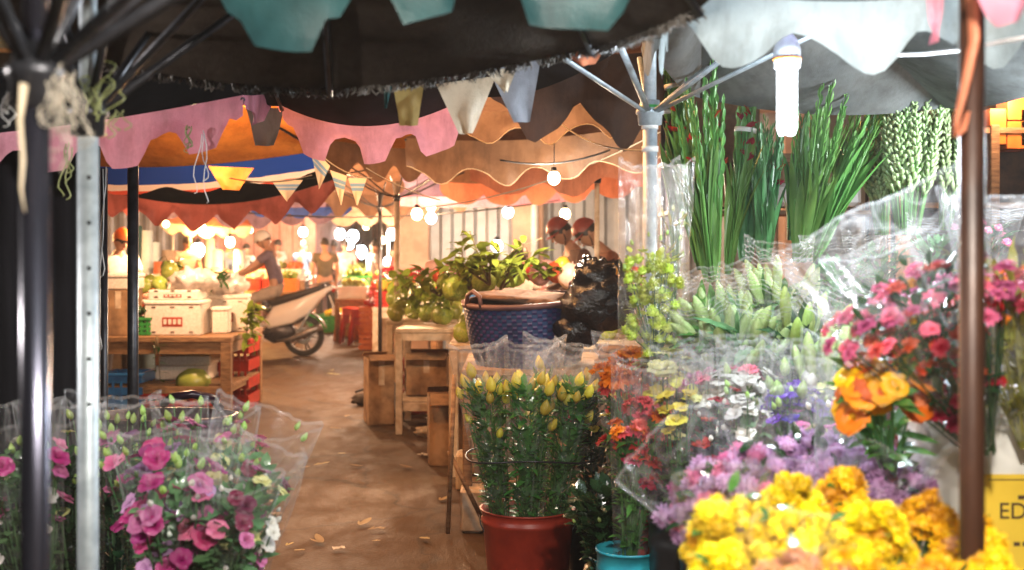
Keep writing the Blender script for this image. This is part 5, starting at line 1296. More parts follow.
for i, (lab, px, py, d, ax, r, bl, lf, wr_) in enumerate(specs):
    d *= .87 if i < 7 else .82; r *= .92; H = .70; b = at_top(W(px, py - 6, d), ax, H); bl = [(k_, c_ + 1, s_ * 1.4, l_ + .06, min(1, h_ + .03), t_) for k_, c_, s_, l_, h_, t_ in bl]
    bouquet(lab, b, ax, H, r, bl, (lf, 260, .07, .012), wrap=wr_, ext=.09, wr=1.15, flat=.55, tl=(.15, .82), spin=R.uniform(-.25, .25), seed=50 + i, group='sleeved bouquets in the middle row', dome=.07, stem_mat=lf, corner=.02)
    bucket(['grey', 'pale'][i % 2] + ' flower bucket hidden below the middle row sleeves', b.x, b.y, 0, .125, b.z + .22, ['black', 'darkred'][i % 2], False, 'buckets of the middle row')['label'] = 'flower bucket standing below the middle row of sleeves'
for i, (lab, px, py, d, r, bl, lf) in enumerate([
 ('sleeved scarlet and coral carnations, front of the middle row beside the galvanised pole', 642, 392, 3.75, .085, [('car_coral', 12, .034, .78, 1, .6), ('car_red', 12, .032, .6, .92, .6), ('car_orange', 5, .03, .8, 1, .5)], 'foliage'),
 ('sleeved butter yellow roses in front of the deep red ones', 682, 384, 3.65, .075, [('rose_yellow', 10, .036, .80, 1, .5), ('rose_cream', 6, .034, .72, .95, .5)], 'foliage'),
 ('sleeved crimson roses in front of the white blooms', 716, 388, 3.45, .075, [('rose_red', 14, .034, .68, 1, .6), ('bud_white', 8, .014, .8, 1, .4)], 'foliage_dark'),
 ('sleeved round white carnation like roses in the front of the middle row', 752, 382, 3.4, .08, [('rose_white', 14, .036, .74, 1, .6), ('bud_small', 8, .016, .8, 1.05, .4)], 'foliage_blue'),
 ('sleeved deep violet and blush roses in the front of the middle row', 798, 392, 3.3, .075, [('rose_violet', 10, .036, .78, .98, .6), ('rose_pink', 5, .03, .7, .98, .5), ('bud_small', 6, .016, .85, 1.05, .4)], 'foliage'),
 ('sleeved blush and cream roses in front of the orange lilies', 838, 388, 3.2, .08, [('rose_pink', 7, .032, .74, 1, .6), ('rose_cream', 8, .032, .74, 1, .6), ('bud_white', 8, .014, .8, 1, .4)], 'foliage_blue')]):
    ax = (R.uniform(-.06, .06), -.16, 1); H = .62; b = at_top(W(px, py, d), ax, H)
    bouquet(lab, b, ax, H, r, bl, (lf, 200, .06, .011), wrap='film_plus', ext=.09, wr=1.3, flat=.6, tl=(.15, .8), spin=R.uniform(-.2, .2), seed=300 + i, group='sleeved bouquets in the front of the middle row', dome=.10, stem_mat=lf, out=.45)
    bucket('turquoise bucket of scarlet carnations next to the black bucket' if i == 0 else 'low black bucket under the front sleeves of the middle row', b.x, b.y, 0, .10, b.z + (.10 if i == 0 else .18), 'teal' if i == 0 else 'black', False, None if i == 0 else 'low black buckets under the front of the middle row')
# orange lilies
for i, (px, py, sz) in enumerate([(862, 362, .052), (872, 385, .056), (860, 398, .045), (890, 372, .05), (900, 392, .055), (912, 408, .045)]): pass
t = bouquet('bunch of open orange lilies sticking out of the big pink bouquet', at_top(W(878, 376, 2.5), (-.25, -.6, .7), .34), (-.25, -.6, .7), .34, .095, [('lily_orange', 9, .046, .74, .98, .9), ('lily_gold', 7, .042, .72, .98, .9)], ('foliage', 60, .09, .012), wrap=None, seed=70, out=.7)

# ---- lily buds in printed sleeves
specs = [('green lily buds in a printed sleeve next to the lime flowers', 712, 318, 3.9, (-.30, -.45, .75), .13, 13, 'lilybud'), ('pale lily buds standing up behind the other buds', 778, 285, 4.2, (-.02, -.2, 1), .10, 11, 'lilybud_pale'),
         ('green lily buds in a crumpled sleeve under the gladioli', 752, 322, 3.8, (.10, -.5, .8), .12, 12, 'lilybud'), ('dark leafed lily buds in a sleeve beside the pink bouquet', 815, 325, 3.7, (.25, -.45, .8), .11, 9, 'lilybud_green')]
for i, (lab, px, py, d, ax, r, n, key) in enumerate(specs):
    H = .46; b = at_top(W(px, py, d), ax, H)
    bouquet(lab, b, ax, H, r, [(key, n + 8, .16, .66, .90, .55)], (['foliage', 'foliage', 'foliage_blue', 'foliage_dark'][i], 150, .13, .015), wrap='film_print', ext=.14, wr=1.25, flat=.6, seed=80 + i, spin=R.uniform(-.3, .3), group='lily bud bouquets', dome=.05, crink=.07, corner=.04)
# ---- tall sleeve of lime flowers by the pole
bouquet('tall clear sleeve of lime green flowers standing against the galvanised pole', W(655, 356, 3.9), (-.03, 0, 1), .36, .10, [('pom_lime', 98, .0225, .02, .90, .5), ('bud_small', 10, .011, .8, 1.15, .4)], ('bud_lime', 120, .03, .009), wrap='film_warm', ext=.26, wr=1.02, flat=.5, seed=90, r0=.085, crink=.06, dome=.05)
bouquet('crumpled clear sleeve with thin twigs behind the galvanised pole', W(672, 300, 4.0), (.02, 0, 1), .30, .05, [('bud_small', 6, .011, .5, 1.1, .4)], ('foliage_yellow', 30, .05, .006), wrap='film_plain', ext=.15, wr=1.3, flat=.5, seed=91, crink=.07)

# ---- gladioli
def gladioli(label, base, axis, n, H, sp, seed, red=.3, matl='blade', group='gladioli bunches', tape=None, blades=70, bl=.5):
    rr = random.Random(seed); t = thing('gladioli_bunch', label, 'flowers', (0, 0, 0), group); fl = MB(); bu = MB()
    for k in range(blades):
        a = rr.random() * 2 * PI; r = sp * .25 * rr.random() ** .5; L = H * bl * rr.uniform(.6, 1.25); z0 = rr.uniform(0, .12) * H
        fl.leaf((r * math.cos(a), r * math.sin(a), z0), (math.cos(a) * sp * rr.random() * 1.3 + rr.uniform(-.06, .06), math.sin(a) * sp * rr.random() + rr.uniform(-.06, .06), 1), (math.sin(a * 3), math.cos(a * 3), .2), L, rr.uniform(.010, .020), bend=rr.uniform(-.08, .2), fold=.35, n=7)
    part('foliage', fl, M[matl], t)
    for k in range(n):
        a = rr.random() * 2 * PI; rt = sp * rr.random() ** .5; h = H * rr.uniform(.78, 1.06)
        p0 = Vector((rt * .2 * math.cos(a), rt * .2 * math.sin(a), 0)); p1 = Vector((rt * math.cos(a), rt * math.sin(a), h)); s = MB()
        s.tube([p0, p0.lerp(p1, .5), p1], [.006, .005, .0022], 6); d = (p1 - p0).normalized(); sd = d.orthogonal().normalized()
        m = 13
        for j in range(m):
            f_ = .50 + .5 * j / m; p = p0.lerp(p1, f_); ang = (j % 2) * PI + rr.uniform(-.35, .35) + k
            o = Quaternion(d, ang) @ sd; L = (.075 - .035 * j / m); s.leaf(p, (d * 1.0 + o * .30), o, L, .011 - .005 * j / m, bend=.12, fold=.7, n=3)
        st = part('flower_spike', s, M[matl], t)
        if rr.random() < red:
            for j in range(rr.randint(1, 4)):
                rb_ = MB(); f_ = rr.uniform(.5, .72); p = p0.lerp(p1, f_); o = Quaternion(d, rr.random() * 6) @ sd
                for q in range(3): rb_.leaf(p, (d * 1.0 + o * .6 + Quaternion(d, q) @ sd * .3), o, rr.uniform(.03, .055), .014, bend=-.3, n=3)
                part('red_petal', rb_, M['petal_red'], st)
    if tape:
        mb = MB(); r = tape[1]; mb.lathe([(r, -.009), (r + .003, -.009), (r + .003, .009), (r, .009)], 16, (0, 0, tape[0] * H)); part('tape_band', mb, M['white'], t)
    place(t, base, axis, seed); return t
gladioli('gladioli bunch with red buds right beside the galvanised pole', W(712, 282, 4.5), (-.10, 0, 1), 11, .80, .11, 1, .5, blades=80)
gladioli('second tied gladioli bunch whose tips show beside the pole above its hub', W(676, 262, 4.9), (-.02, .0, 1), 9, 1.02, .05, 12, .3, tape=(.60, .04), blades=30, bl=.4)
gladioli('tall tied gladioli bunch behind the pole, tips above its arms', W(700, 270, 4.75), (-.13, .0, 1), 9, 1.02, .06, 2, .4, tape=(.72, .045), blades=40)
gladioli('slim tied gladioli bunch leaning towards the lamp', W(728, 275, 4.7), (.12, .0, 1), 8, 1.02, .05, 3, .6, tape=(.56, .04), blades=36, bl=.4)
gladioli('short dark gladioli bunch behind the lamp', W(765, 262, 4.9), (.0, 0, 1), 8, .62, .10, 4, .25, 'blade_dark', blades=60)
gladioli('big fresh gladioli bunch fanning out towards the tuberoses', W(800, 262, 4.6), (.14, 0, 1), 14, .70, .12, 5, .0, 'blade', blades=70, bl=.6)
gladioli('gladioli bunch leaning over the tuberoses', W(812, 262, 4.8), (.42, 0, 1), 11, .78, .09, 6, .0, 'blade', blades=50, bl=.55)
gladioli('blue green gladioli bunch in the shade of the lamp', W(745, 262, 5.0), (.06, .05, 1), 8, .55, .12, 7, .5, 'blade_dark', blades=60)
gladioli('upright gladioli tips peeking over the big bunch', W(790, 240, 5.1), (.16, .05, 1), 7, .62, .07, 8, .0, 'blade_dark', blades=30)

# ---- tuberoses
def tuberoses(label, base, axis, n, H, sp, seed, group='tuberose bunches'):
    rr = random.Random(seed); t = thing('tuberose_bunch', label, 'flowers', (0, 0, 0), group); fl = MB()
    for k in range(40):
        a = rr.random() * 6.28; fl.leaf((0, 0, 0), (math.cos(a) * sp * rr.random() * 1.3, math.sin(a) * sp * rr.random(), 1), (math.sin(a), -math.cos(a), .1), H * rr.uniform(.3, .6), .008, bend=rr.uniform(0, .2), n=5)
    part('foliage', fl, M['blade'], t)
    for k in range(n):
        a = rr.random() * 2 * PI; rt = sp * rr.random() ** .5; h = H * rr.uniform(.8, 1.05); p0 = Vector((rt * .35 * math.cos(a), rt * .35 * math.sin(a), 0)); p1 = Vector((rt * math.cos(a), rt * math.sin(a), h)); s = MB()
        s.tube([p0, p0.lerp(p1, .5), p1], [.005, .004, .002], 5, mi=1); d = (p1 - p0).normalized(); sd = d.orthogonal().normalized(); m = 20
        for j in range(m):
            f_ = .36 + .64 * j / m; p = p0.lerp(p1, f_)
            for q in range(2):
                o = Quaternion(d, j * 1.3 + q * PI + rr.uniform(-.2, .2)) @ sd; L = .046 * (1 - .5 * j / m); e = p + (d * .85 + o * .55) * L
                s.tube([p, p.lerp(e, .5) + o * L * .05, p.lerp(e, .85), e], [.004, .0075 * (1 - .35 * j / m), .009 * (1 - .4 * j / m), .002], 5)
        part('flower_spike', s, [M['bud_tuberose'], M['blade']], t)
    place(t, base, axis, 0); return t
tuberoses('dense bunch of white green tuberoses under the grey umbrella', W(908, 235, 4.75), (.05, 0, 1), 34, .54, .13, 1)
tuberoses('tuberose bunch beside the gladioli, slightly behind the dense one', W(882, 235, 5.0), (-.05, 0, 1), 18, .46, .10, 2)
tuberoses('tuberose bunch behind the rusty pole', W(945, 230, 4.8), (.08, 0, 1), 16, .50, .10, 3)
for i, (px, py, d, ax) in enumerate([(878, 250, 4.5, (-.1, -.25, 1)), (940, 240, 4.45, (.05, -.25, 1)), (985, 225, 4.4, (.1, -.2, 1)), (722, 300, 4.3, (0, -.3, 1)), (840, 262, 4.3, (0, -.3, 1))]):
    H = .30; bouquet(['printed sleeve round the foot of the tuberoses', 'printed sleeve behind the rusty pole', 'printed sleeve of dark leaves and pink paper at the stall edge', 'crumpled printed sleeve under the red gladioli', 'crumpled printed sleeve under the fresh gladioli'][i],
        at_top(W(px, py, d), ax, H), ax, H, .12, [('bud_white', 3, .014, .5, .8, .4)] + ([('pom_pink', 10, .02, .9, 1.05, .4)] if i == 2 else []), (['foliage_blue', 'foliage_blue', 'foliage_dark', 'foliage', 'foliage_blue'][i], 120, .07, .012), wrap='film_print', ext=.07, wr=1.2, flat=.5, seed=120 + i, crink=.08, group='printed sleeves below the tall flowers')

# ---- the big pink and red bouquets by the rusty pole
bouquet('big pink and crimson bouquet in a wide clear sleeve beside the rusty pole', W(985, 452, 2.55), (-.52, -.18, 1), .43, .21, [('car_rose', 50, .021, .82, .98, .6), ('car_coral', 12, .021, .8, .96, .6), ('car_red', 40, .024, .35, .82, .7), ('pom_gold', 7, .014, .8, .95, .6)],
        ('foliage_dark', 260, .05, .010), wrap='film_milky', ext=.13, wr=1.15, flat=.75, seed=130, r0=.015, dome=.14, crink=.06, flare=.9, stem_mat='foliage_dark', corner=.03)
bouquet('pink and orange bouquet with yellow green stems behind the rusty pole', W(1030, 448, 2.65), (-.02, -.1, 1), .42, .19, [('car_rose', 54, .021, .84, .98, .6), ('car_orange', 24, .023, .8, .97, .6), ('car_coral', 24, .023, .78, .96, .6)],
        ('foliage_yellow', 420, .09, .007), wrap='film_milky', ext=.13, wr=1.15, flat=.75, seed=131, r0=.03, dome=.12, crink=.06, stem_mat='foliage_yellow')
bouquet('crimson spray bouquet tucked between the big pink one and the middle row', W(970, 440, 2.9), (-.42, -.05, 1), .42, .15, [('car_red', 60, .016, .6, .96, .6), ('car_rose', 30, .017, .84, .98, .6)], ('foliage_dark', 200, .06, .010), wrap='film', ext=.10, wr=1.2, flat=.7, seed=132, r0=.015)
# ---- mauve and lilac chrysanthemums in a wide clear sleeve
for i, (px, py, d, ax, r, n, m1, m2, lab, fm) in enumerate([
    (712, 478, 2.55, (-.55, -.55, .8), .15, 62, 'lilac', 'pink', 'wide sleeve of lilac pink chrysanthemums above the turquoise bucket', 'film'),
    (800, 452, 2.75, (-.15, -.5, .9), .15, 62, 'lilac', 'mauve', 'wide sleeve of mauve chrysanthemums behind the yellow ones', 'film'),
    (880, 455, 2.7, (.15, -.45, .9), .14, 56, 'mauve', 'lilac', 'wide sleeve of dusky mauve chrysanthemums near the rusty pole', 'film_milky')]):
    H = .40; bouquet(lab, at_top(W(px, py, d), ax, H), ax, H, r, [('pom_' + m1, n, .026, .84, .97, .7), ('pom_' + m2, n // 2, .024, .82, .96, .7), ('car_coral', 1, .014, .8, .9, .6)], ('foliage_dark', 120, .05, .012), wrap=fm, ext=.09, wr=1.22, flat=.8, seed=140 + i, dome=.12, crink=.07, group='mauve chrysanthemum bouquets', corner=.03)
# ---- yellow chrysanthemum heads
ys = [(722, 508, 2.10, 'yellow', .062, 'bunch of golden yellow chrysanthemums nearest the lilac sleeve'), (790, 486, 2.25, 'yellow', .062, 'highest bunch of yellow chrysanthemums'), (800, 520, 2.02, 'yellow', .064, 'bunch of yellow chrysanthemums in the middle of the yellow heap'),
      (880, 516, 2.10, 'yellow', .066, 'bunch of yellow chrysanthemums beside the rusty pole'), (935, 508, 2.28, 'gold', .06, 'bunch of golden chrysanthemums behind the rusty pole foot'), (722, 560, 1.86, 'yellow', .058, 'lowest bunch of bright yellow chrysanthemums by the lilac sleeve'),
      (790, 560, 1.80, 'peach', .058, 'bunch of peach chrysanthemums among the yellow ones'), (860, 562, 1.78, 'gold', .062, 'bunch of orange gold chrysanthemums beside the peach ones'), (935, 565, 1.80, 'gold', .066, 'bunch of orange gold chrysanthemums before the rusty pole'),
      (1005, 562, 1.85, 'gold', .062, 'bunch of orange gold chrysanthemums under the yellow label'), (985, 530, 2.15, 'gold', .05, 'small bunch of gold chrysanthemums between rusty pole and white tin'), (845, 480, 2.4, 'gold', .05, 'bunch of gold chrysanthemums half hidden behind the yellow heap')]
for i, (px, py, d, m, r, lab) in enumerate(ys):
    py -= 13; ax = ((px - 820) / 900, -.30, 1); H = .34
    r *= 1.12; bouquet(lab, at_top(W(px, py, d), ax, H), ax, H, r, [('pom_' + m, 90, .0225, .80, .98, .8), ('pom_' + ('gold' if m == 'yellow' else 'peach' if m == 'gold' else 'cream' if 'pom_cream' in BM else 'gold'), 8, .023, .8, .95, .8)], ('foliage', 12, .04, .010), wrap='film' if i in (6, 0) else None, ext=.03, wr=1.25, flat=.85,
            seed=150 + i, dome=.34, group='yellow and gold chrysanthemum bunches', crink=.06, corner=.015)
# shelving under the flowers
table('low bench under the yellow chrysanthemum bunches', .42, 1.3, 1.55, 2.3, .72, 'palewood', leg=.04, top=.03, name='flower_bench')
table('bench under the mauve chrysanthemums and the white tin', .58, 1.75, 2.34, 3.1, .74, 'palewood', leg=.04, top=.03, name='flower_bench')
table('high bench at the back under the gladioli and lily buds', .56, 2.0, 4.02, 5.3, .94, 'wood', leg=.05, top=.03, name='flower_bench')
# white tin with the yellow label
wx0 = W(905, 0, 2.9).x; t = thing('edible_tin', 'white square tin with a yellow label reading EDIBLE behind the rusty pole', 'tin', (wx0 + .19, 2.85, .74))
mb = MB(); mb.box((0, 0, .215), (.38, .24, .43), bev=.02); part('body', mb, M['white'], t)
mb = MB()
for z in (.385, .36): mb.box((0, 0, z), (.386, .246, .008), bev=.003)
part('ridge', mb, M['white'], t)
M['label'] = solid('yellow_paper_label', (.80, .56, .05), (.72, .48, .04), rough=.55, scale=6)
mb = MB(); mb.box((.06, -.1215, .135), (.255, .003, .23)); part('label', mb, M['label'], t, smooth=False)
mb = MB(); mb.box((.06, -.1235, .238), (.235, .0012, .0022)); mb.box((.06, -.1235, .03), (.235, .0012, .0022)); part('label_line', mb, M['darkwood'], t, smooth=False)
fc = bpy.data.curves.new('lettering', 'FONT'); fc.body = 'EDIBLE'; fc.size = .052; fc.extrude = .0006; fo = bpy.data.objects.new('font', fc); C.objects.link(fo)
lm_ = bpy.data.meshes.new_from_object(fo.evaluated_get(bpy.context.evaluated_depsgraph_get())); lm_.materials.clear(); lm_.materials.append(M['darkwood']); bpy.data.objects.remove(fo)
lo = bpy.data.objects.new('lettering', lm_); C.objects.link(lo); lo.parent = t; lo.location = (-.035, -.1245, .150); lo.rotation_euler = (PI / 2, 0, 0)
mb = MB()
for z, x0, ws in ((.198, .01, (.016, .012, .02, .014, .02)), (.092, -.0, (.014, .018, .01, .02, .016, .012))):
    x = x0
    for w in ws: mb.box((x + w / 2, -.124, z), (w, .001, .009)); x += w + .006
part('small_print', mb, M['darkwood'], t, smooth=False)
b = W(915, 430, 3.25); bucket('small rose red pot beside the white tin', b.x, 3.3, .742, .07, .36, 'red', False)

# ---- lisianthus buckets at the near corner
lis = [('pink and magenta lisianthus sleeve behind the galvanised pole', 150, 425, 3.25, (-.05, -.22, 1), .15, [('rose_magenta', 14, 0.039, .68, 1.0, .8), ('rose_pink', 12, 0.037, .62, 1.0, .8), ('rose_mauve', 8, 0.034, .6, 1.0, .8), ('bud_small', 16, 0.017, .85, 1.08, .5), ('rose_wine', 6, 0.030, .6, .85, .8)], 'film_dim'),
       ('lisianthus sleeve with cream blooms and many green buds', 205, 425, 3.35, (.10, -.2, 1), .14, [('rose_mauve', 9, 0.034, .62, 1.0, .8), ('rose_cream', 9, 0.030, .6, 1.0, .8), ('rose_white', 8, 0.030, .6, 1.0, .8), ('bud_small', 16, 0.017, .8, 1.1, .5), ('rose_violet', 3, 0.028, .8, 1.0, .6)], 'film_dim'),
       ('lisianthus sleeve leaning out over the lane with small white sprays', 262, 430, 3.3, (.34, -.18, 1), .14, [('rose_pink', 12, 0.030, .5, 1.0, .9), ('rose_cream', 8, 0.025, .5, .85, .8), ('rose_wine', 9, 0.028, .6, 1.0, .8), ('bud_white', 18, 0.012, .5, .9, .6), ('bud_small', 10, 0.016, .85, 1.1, .5)], 'film'),
       ('dark sleeve of green lisianthus buds between the two poles', 62, 425, 3.4, (-.02, -.15, 1), .12, [('bud_small', 20, 0.018, .8, 1.02, .5), ('rose_cream', 4, 0.023, .7, 1.0, .5)], 'film_dim'),
       ('white and pink lisianthus sleeve at the corner behind the chrome pole', 8, 425, 3.2, (-.05, -.2, 1), .14, [('rose_pink', 12, 0.034, .6, 1.0, .8), ('rose_white', 14, 0.037, .5, 1.0, .8), ('rose_magenta', 6, 0.034, .6, 1.0, .8), ('bud_small', 12, 0.018, .85, 1.05, .5)], 'film'),
       ('low lisianthus sleeve with wine blooms under the cream ones', 232, 485, 3.0, (.25, -.35, 1), .11, [('rose_wine', 8, 0.030, .6, 1.0, .8), ('rose_pink', 9, 0.032, .6, 1.0, .8), ('rose_white', 6, 0.025, .6, 1.0, .8), ('bud_white', 8, 0.012, .5, .9, .6)], 'film_dim'),
       ('fullest magenta and lilac lisianthus sleeve next to the galvanised pole', 168, 462, 3.0, (.02, -.35, 1), .13, [('rose_magenta', 16, .040, .6, 1.0, .9), ('rose_pink', 10, .040, .6, 1.0, .9), ('rose_mauve', 10, .038, .6, 1.0, .9), ('bud_white', 14, .014, .6, 1, .6), ('bud_small', 5, .018, .95, 1.1, .5)], 'film_dim'),
       ('lisianthus sleeve of small white sprays and rosy heads nearest the lane', 250, 468, 3.05, (.26, -.3, 1), .12, [('rose_pink', 9, .034, .6, 1.0, .9), ('rose_white', 10, .026, .6, 1.0, .9), ('rose_wine', 5, .03, .6, 1.0, .9), ('bud_white', 26, .013, .5, 1, .6), ('rose_cream', 5, .028, .7, 1, .6)], 'film_dim'),
       ('lisianthus buds at the back of the near buckets', 115, 412, 3.7, (.0, -.05, 1), .14, [('bud_small', 20, 0.018, .82, 1.05, .5), ('rose_pink', 6, 0.030, .7, 1.0, .8)], 'film_dim')]
for i, (lab, px, py, d, ax, r, bl, fm) in enumerate(lis):
    H = .72; b = at_top(W(px, py, d), ax, H)
    bouquet(lab, b, ax, H, r, bl, ('foliage_blue' if i not in (3, 8) else 'foliage_dark', 380, .055, .014), tl=(.1, .86), wrap='film' if fm == 'film_dim' else 'film_milky', ext=.03, wr=1.12, flat=.8, seed=200 + i, group='lisianthus bouquets', dome=.10, out=.28, crink=.05, corner=.04, stem_mat='foliage_blue', flare=.85)
    if i in (0, 2, 4, 3, 8): bucket('black bucket under the lisianthus', b.x, b.y, 0, .13, b.z + .16, 'black', False, 'black buckets of the lisianthus')
mb = MB(); mb.ball((0, 0, 0), .05, 16, 10, wob=.2); o = solo('magenta_bag', mb, M['petal_magenta'], 'small magenta bag behind the corner lisianthus', 'bag'); o.location = W(2, 386, 4.2)
mb = MB(); mb.ball((0, 0, 0), .085, 18, 10, sc=(1.6, 1, .75), wob=.2); o = solo('black_bundle', mb, M['bagblack'], 'rounded black bundle between the galvanised pole and plum basket', 'bundle'); o.location = W(66, 388, 4.6)
# ------------------------------------------------------------------ people
M['skin'] = solid('warm_skin', (.46, .25, .16), (.40, .21, .13), rough=.5, scale=20, bump=.03)
M['hair'] = solid('black_hair', (.015, .012, .010), (.03, .02, .015), rough=.5, scale=40, stretch=(1, 1, .3))
M['eye'] = solid('dark_eye', (.015, .01, .01), rough=.2, bump=0)
for nm_, c in (('shirt_plum', (.16, .12, .17)), ('shirt_grey', (.12, .105, .07)), ('shirt_white', (.66, .62, .60)), ('shirt_brown', (.13, .065, .04)), ('shirt_rust', (.26, .10, .05)), ('trouser_dark', (.05, .045, .05)), ('trouser_tan', (.42, .33, .26)), ('shirt_yellow', (.65, .42, .08)),
               ('shirt_blue', (.15, .25, .42)), ('shirt_red', (.5, .06, .05)), ('shirt_pink', (.65, .3, .3))): M[nm_] = solid(nm_, c, tuple(x * .7 for x in c), rough=.85, scale=14, bump=.4)
def skin_mesh(chains, sub=2, root=0):
    """grow one continuous surface round a skeleton. chains: lists of (x, y, z, radius) or (x,y,z,(rx,ry)); equal points join"""
    vs = []; rs = []; es = []; idx = {}
    for ch in chains:
        prev = None
        for x, y, z, r in ch:
            k = (round(x, 4), round(y, 4), round(z, 4))
            if k not in idx: idx[k] = len(vs); vs.append((x, y, z)); rs.append(r)
            i = idx[k]
            if prev is not None and prev != i: es.append((prev, i))
            prev = i
    me = bpy.data.meshes.new('skeleton'); me.from_pydata(vs, es, []); ob = bpy.data.objects.new('skeleton', me); C.objects.link(ob)
    sk = ob.modifiers.new('Skin', 'SKIN'); 
    bpy.context.view_layer.update()
    if not me.skin_vertices:
        bpy.context.view_layer.objects.active = ob
        bpy.ops.mesh.customdata_skin_add()
    for i, sv in enumerate(me.skin_vertices[0].data):
        r = rs[i]; sv.radius = r if isinstance(r, tuple) else (r, r); sv.use_root = (i == root)
    sk.use_smooth_shade = True
    sb = ob.modifiers.new('Sub', 'SUBSURF'); sb.levels = sub; sb.render_levels = sub
    dg = bpy.context.evaluated_depsgraph_get(); out = bpy.data.meshes.new_from_object(ob.evaluated_get(dg))
    bpy.data.objects.remove(ob); bpy.data.meshes.remove(me)
    return out
def add_to(mb, me, mi=0):
    b = len(mb.v); mb.v.extend(tuple(v.co) for v in me.vertices)
    for p in me.polygons: mb.f.append(tuple(b + i for i in p.vertices)); mb.m.append(mi)

def person(label, loc, face, J, shirt, trouser, head_wear=None, group=None, scale=1.0, sleeves='short', hair=True, look=None, carry=None):
    """J: joints in the person's own frame, facing -y, metres; face: turn about z"""
    t = thing('person', label, 'person', loc, group); t.rotation_euler = (0, 0, face); t.scale = (scale,) * 3
    j = {k: Vector(v) for k, v in J.items()}
    pel, chest, neck, head = j['pelvis'], j['chest'], j['neck'], j['head']
    def P(v, r): return (v.x, v.y, v.z, r)
    wst = pel.lerp(chest, .45)
    fw = j.get('fw', Vector((0, -1, 0)))
    body = [[P(pel, (.135, .10)), P(wst, (.125, .09)), P(chest, (.155, .105)), P(neck, (.052, .052)), P(neck.lerp(head, .45), (.05, .052))]]
    for s in ('l', 'r'):
        sh, el, wr = j['sh_' + s], j['el_' + s], j['wr_' + s]; hp, kn, an, toe = j['hip_' + s], j['kn_' + s], j['an_' + s], j['toe_' + s]
        hd = (wr - el).normalized()
        body.append([P(chest, (.155, .105)), P(sh, .055), P(sh.lerp(el, .5), .046), P(el, .038), P(wr, .026), P(wr + hd * .05, (.034, .018)), P(wr + hd * .095, (.036, .016))])
        body.append([P(pel, (.135, .10)), P(hp, .085), P(kn, .056), P(kn.lerp(an, .35), .052), P(an, .036), P(an.lerp(toe, .35) + V(0, 0, -.015), .04), P(toe, .03)])
    bm_ = MB(); add_to(bm_, skin_mesh(body))
    # fingers
    for s in ('l', 'r'):
        el, wr = j['el_' + s], j['wr_' + s]; hd = (wr - el).normalized(); sd = hd.cross(V(0, 0, 1)); sd = sd.normalized() if sd.length > .1 else V(1, 0, 0); dn = sd.cross(hd).normalized()
        if dn.z > 0: dn = -dn
        for k, (o, L) in enumerate(((-.027, .062), (-.009, .072), (.009, .068), (.026, .052))):
            a = wr + hd * .09 + sd * o; bm_.tube([a, a + hd * L * .45 + dn * .008, a + hd * L * .8 + dn * .025, a + hd * L * .95 + dn * .045], [.0085, .008, .007, .005], 6)
        a = wr + hd * .03 + sd * (-.028); bm_.tube([a, a - sd * .02 + hd * .025, a - sd * .024 + hd * .05 + dn * .01], [.010, .009, .006], 6)
    # head with face
    up = (head - neck).normalized(); fwd = Vector(look) if look else Vector((0, -1, -.05)); fwd = (fwd - up * fwd.dot(up)).normalized(); sdv = fwd.cross(up)
    R3 = Matrix((sdv, -fwd, up)).transposed()
    def H(x, y, z): return head + R3 @ Vector((x, y, z))
    pts = []; nu, nv = 20, 14
    for a in range(nv + 1):
        th = PI * a / nv
        for b in range(nu):
            ph = 2 * PI * b / nu; x, y, z = math.sin(th) * math.cos(ph), math.sin(th) * math.sin(ph), math.cos(th)
            w = .076 * (1 - .22 * max(0, -z) ** 1.4); dpt = .096 * (1 - .15 * max(0, -z))
            yy = y * dpt - (.010 * max(0, -z) if y < 0 else -.004)
            if y < -.5 and -.2 < z < .25: yy += .005
            pts.append(tuple(H(x * w, yy, z * .118)))
    bm_.grid(pts, nu, nv + 1, close=True)
    bm_.tube([H(0, -.090, .022), H(0, -.104, -.004), H(0, -.114, -.022), H(0, -.098, -.030)], [.007, .010, .014, .009], 8)
    for s in (-1, 1):
        bm_.ball(H(s * .076, .006, -.004), .028, 10, 8, sc=(.35, .7, 1.05), M=R3)
        bm_.ball(H(s * .030, -.085, .010), .0125, 8, 6, mi=1); bm_.tube([H(s * .046, -.084, .026), H(s * .028, -.094, .031), H(s * .014, -.094, .027)], [.003, .004, .003], 5, mi=1)
    bm_.tube([H(-.024, -.090, -.052), H(0, -.098, -.052), H(.024, -.090, -.052)], [.003, .0075, .003], 6, mi=2)
    part('body', bm_, [M['skin'], M['eye'], M['shirt_red'] if False else M['lips']], t)
    # clothes
    k = .018; sh_ch = [[P(pel.lerp(wst, .1), (.158, .122)), P(wst, (.145, .110)), P(chest, (.172, .124)), P(chest.lerp(neck, .72), (.085, .075))]]
    for s in ('l', 'r'):
        sh, el, wr = j['sh_' + s], j['el_' + s], j['wr_' + s]; a = [P(chest, (.172, .124)), P(sh, .072), P(sh.lerp(el, .55), .064)]
        if sleeves == 'long': a += [P(el, .054), P(el.lerp(wr, .9), .040)]
        sh_ch.append(a)
    part('shirt', skin_mesh(sh_ch), None, t); t.children[-1].data.materials.clear(); t.children[-1].data.materials.append(M[shirt])
    tr = [[P(wst.lerp(pel, .75), (.142, .112)), P(pel, (.15, .118))]]
    for s in ('l', 'r'):
        hp, kn, an = j['hip_' + s], j['kn_' + s], j['an_' + s]; tr.append([P(pel, (.15, .118)), P(hp, .102), P(kn, .072), P(kn.lerp(an, .88), .058)])
    o = part('trousers', skin_mesh(tr), None, t); o.data.materials.clear(); o.data.materials.append(M[trouser])
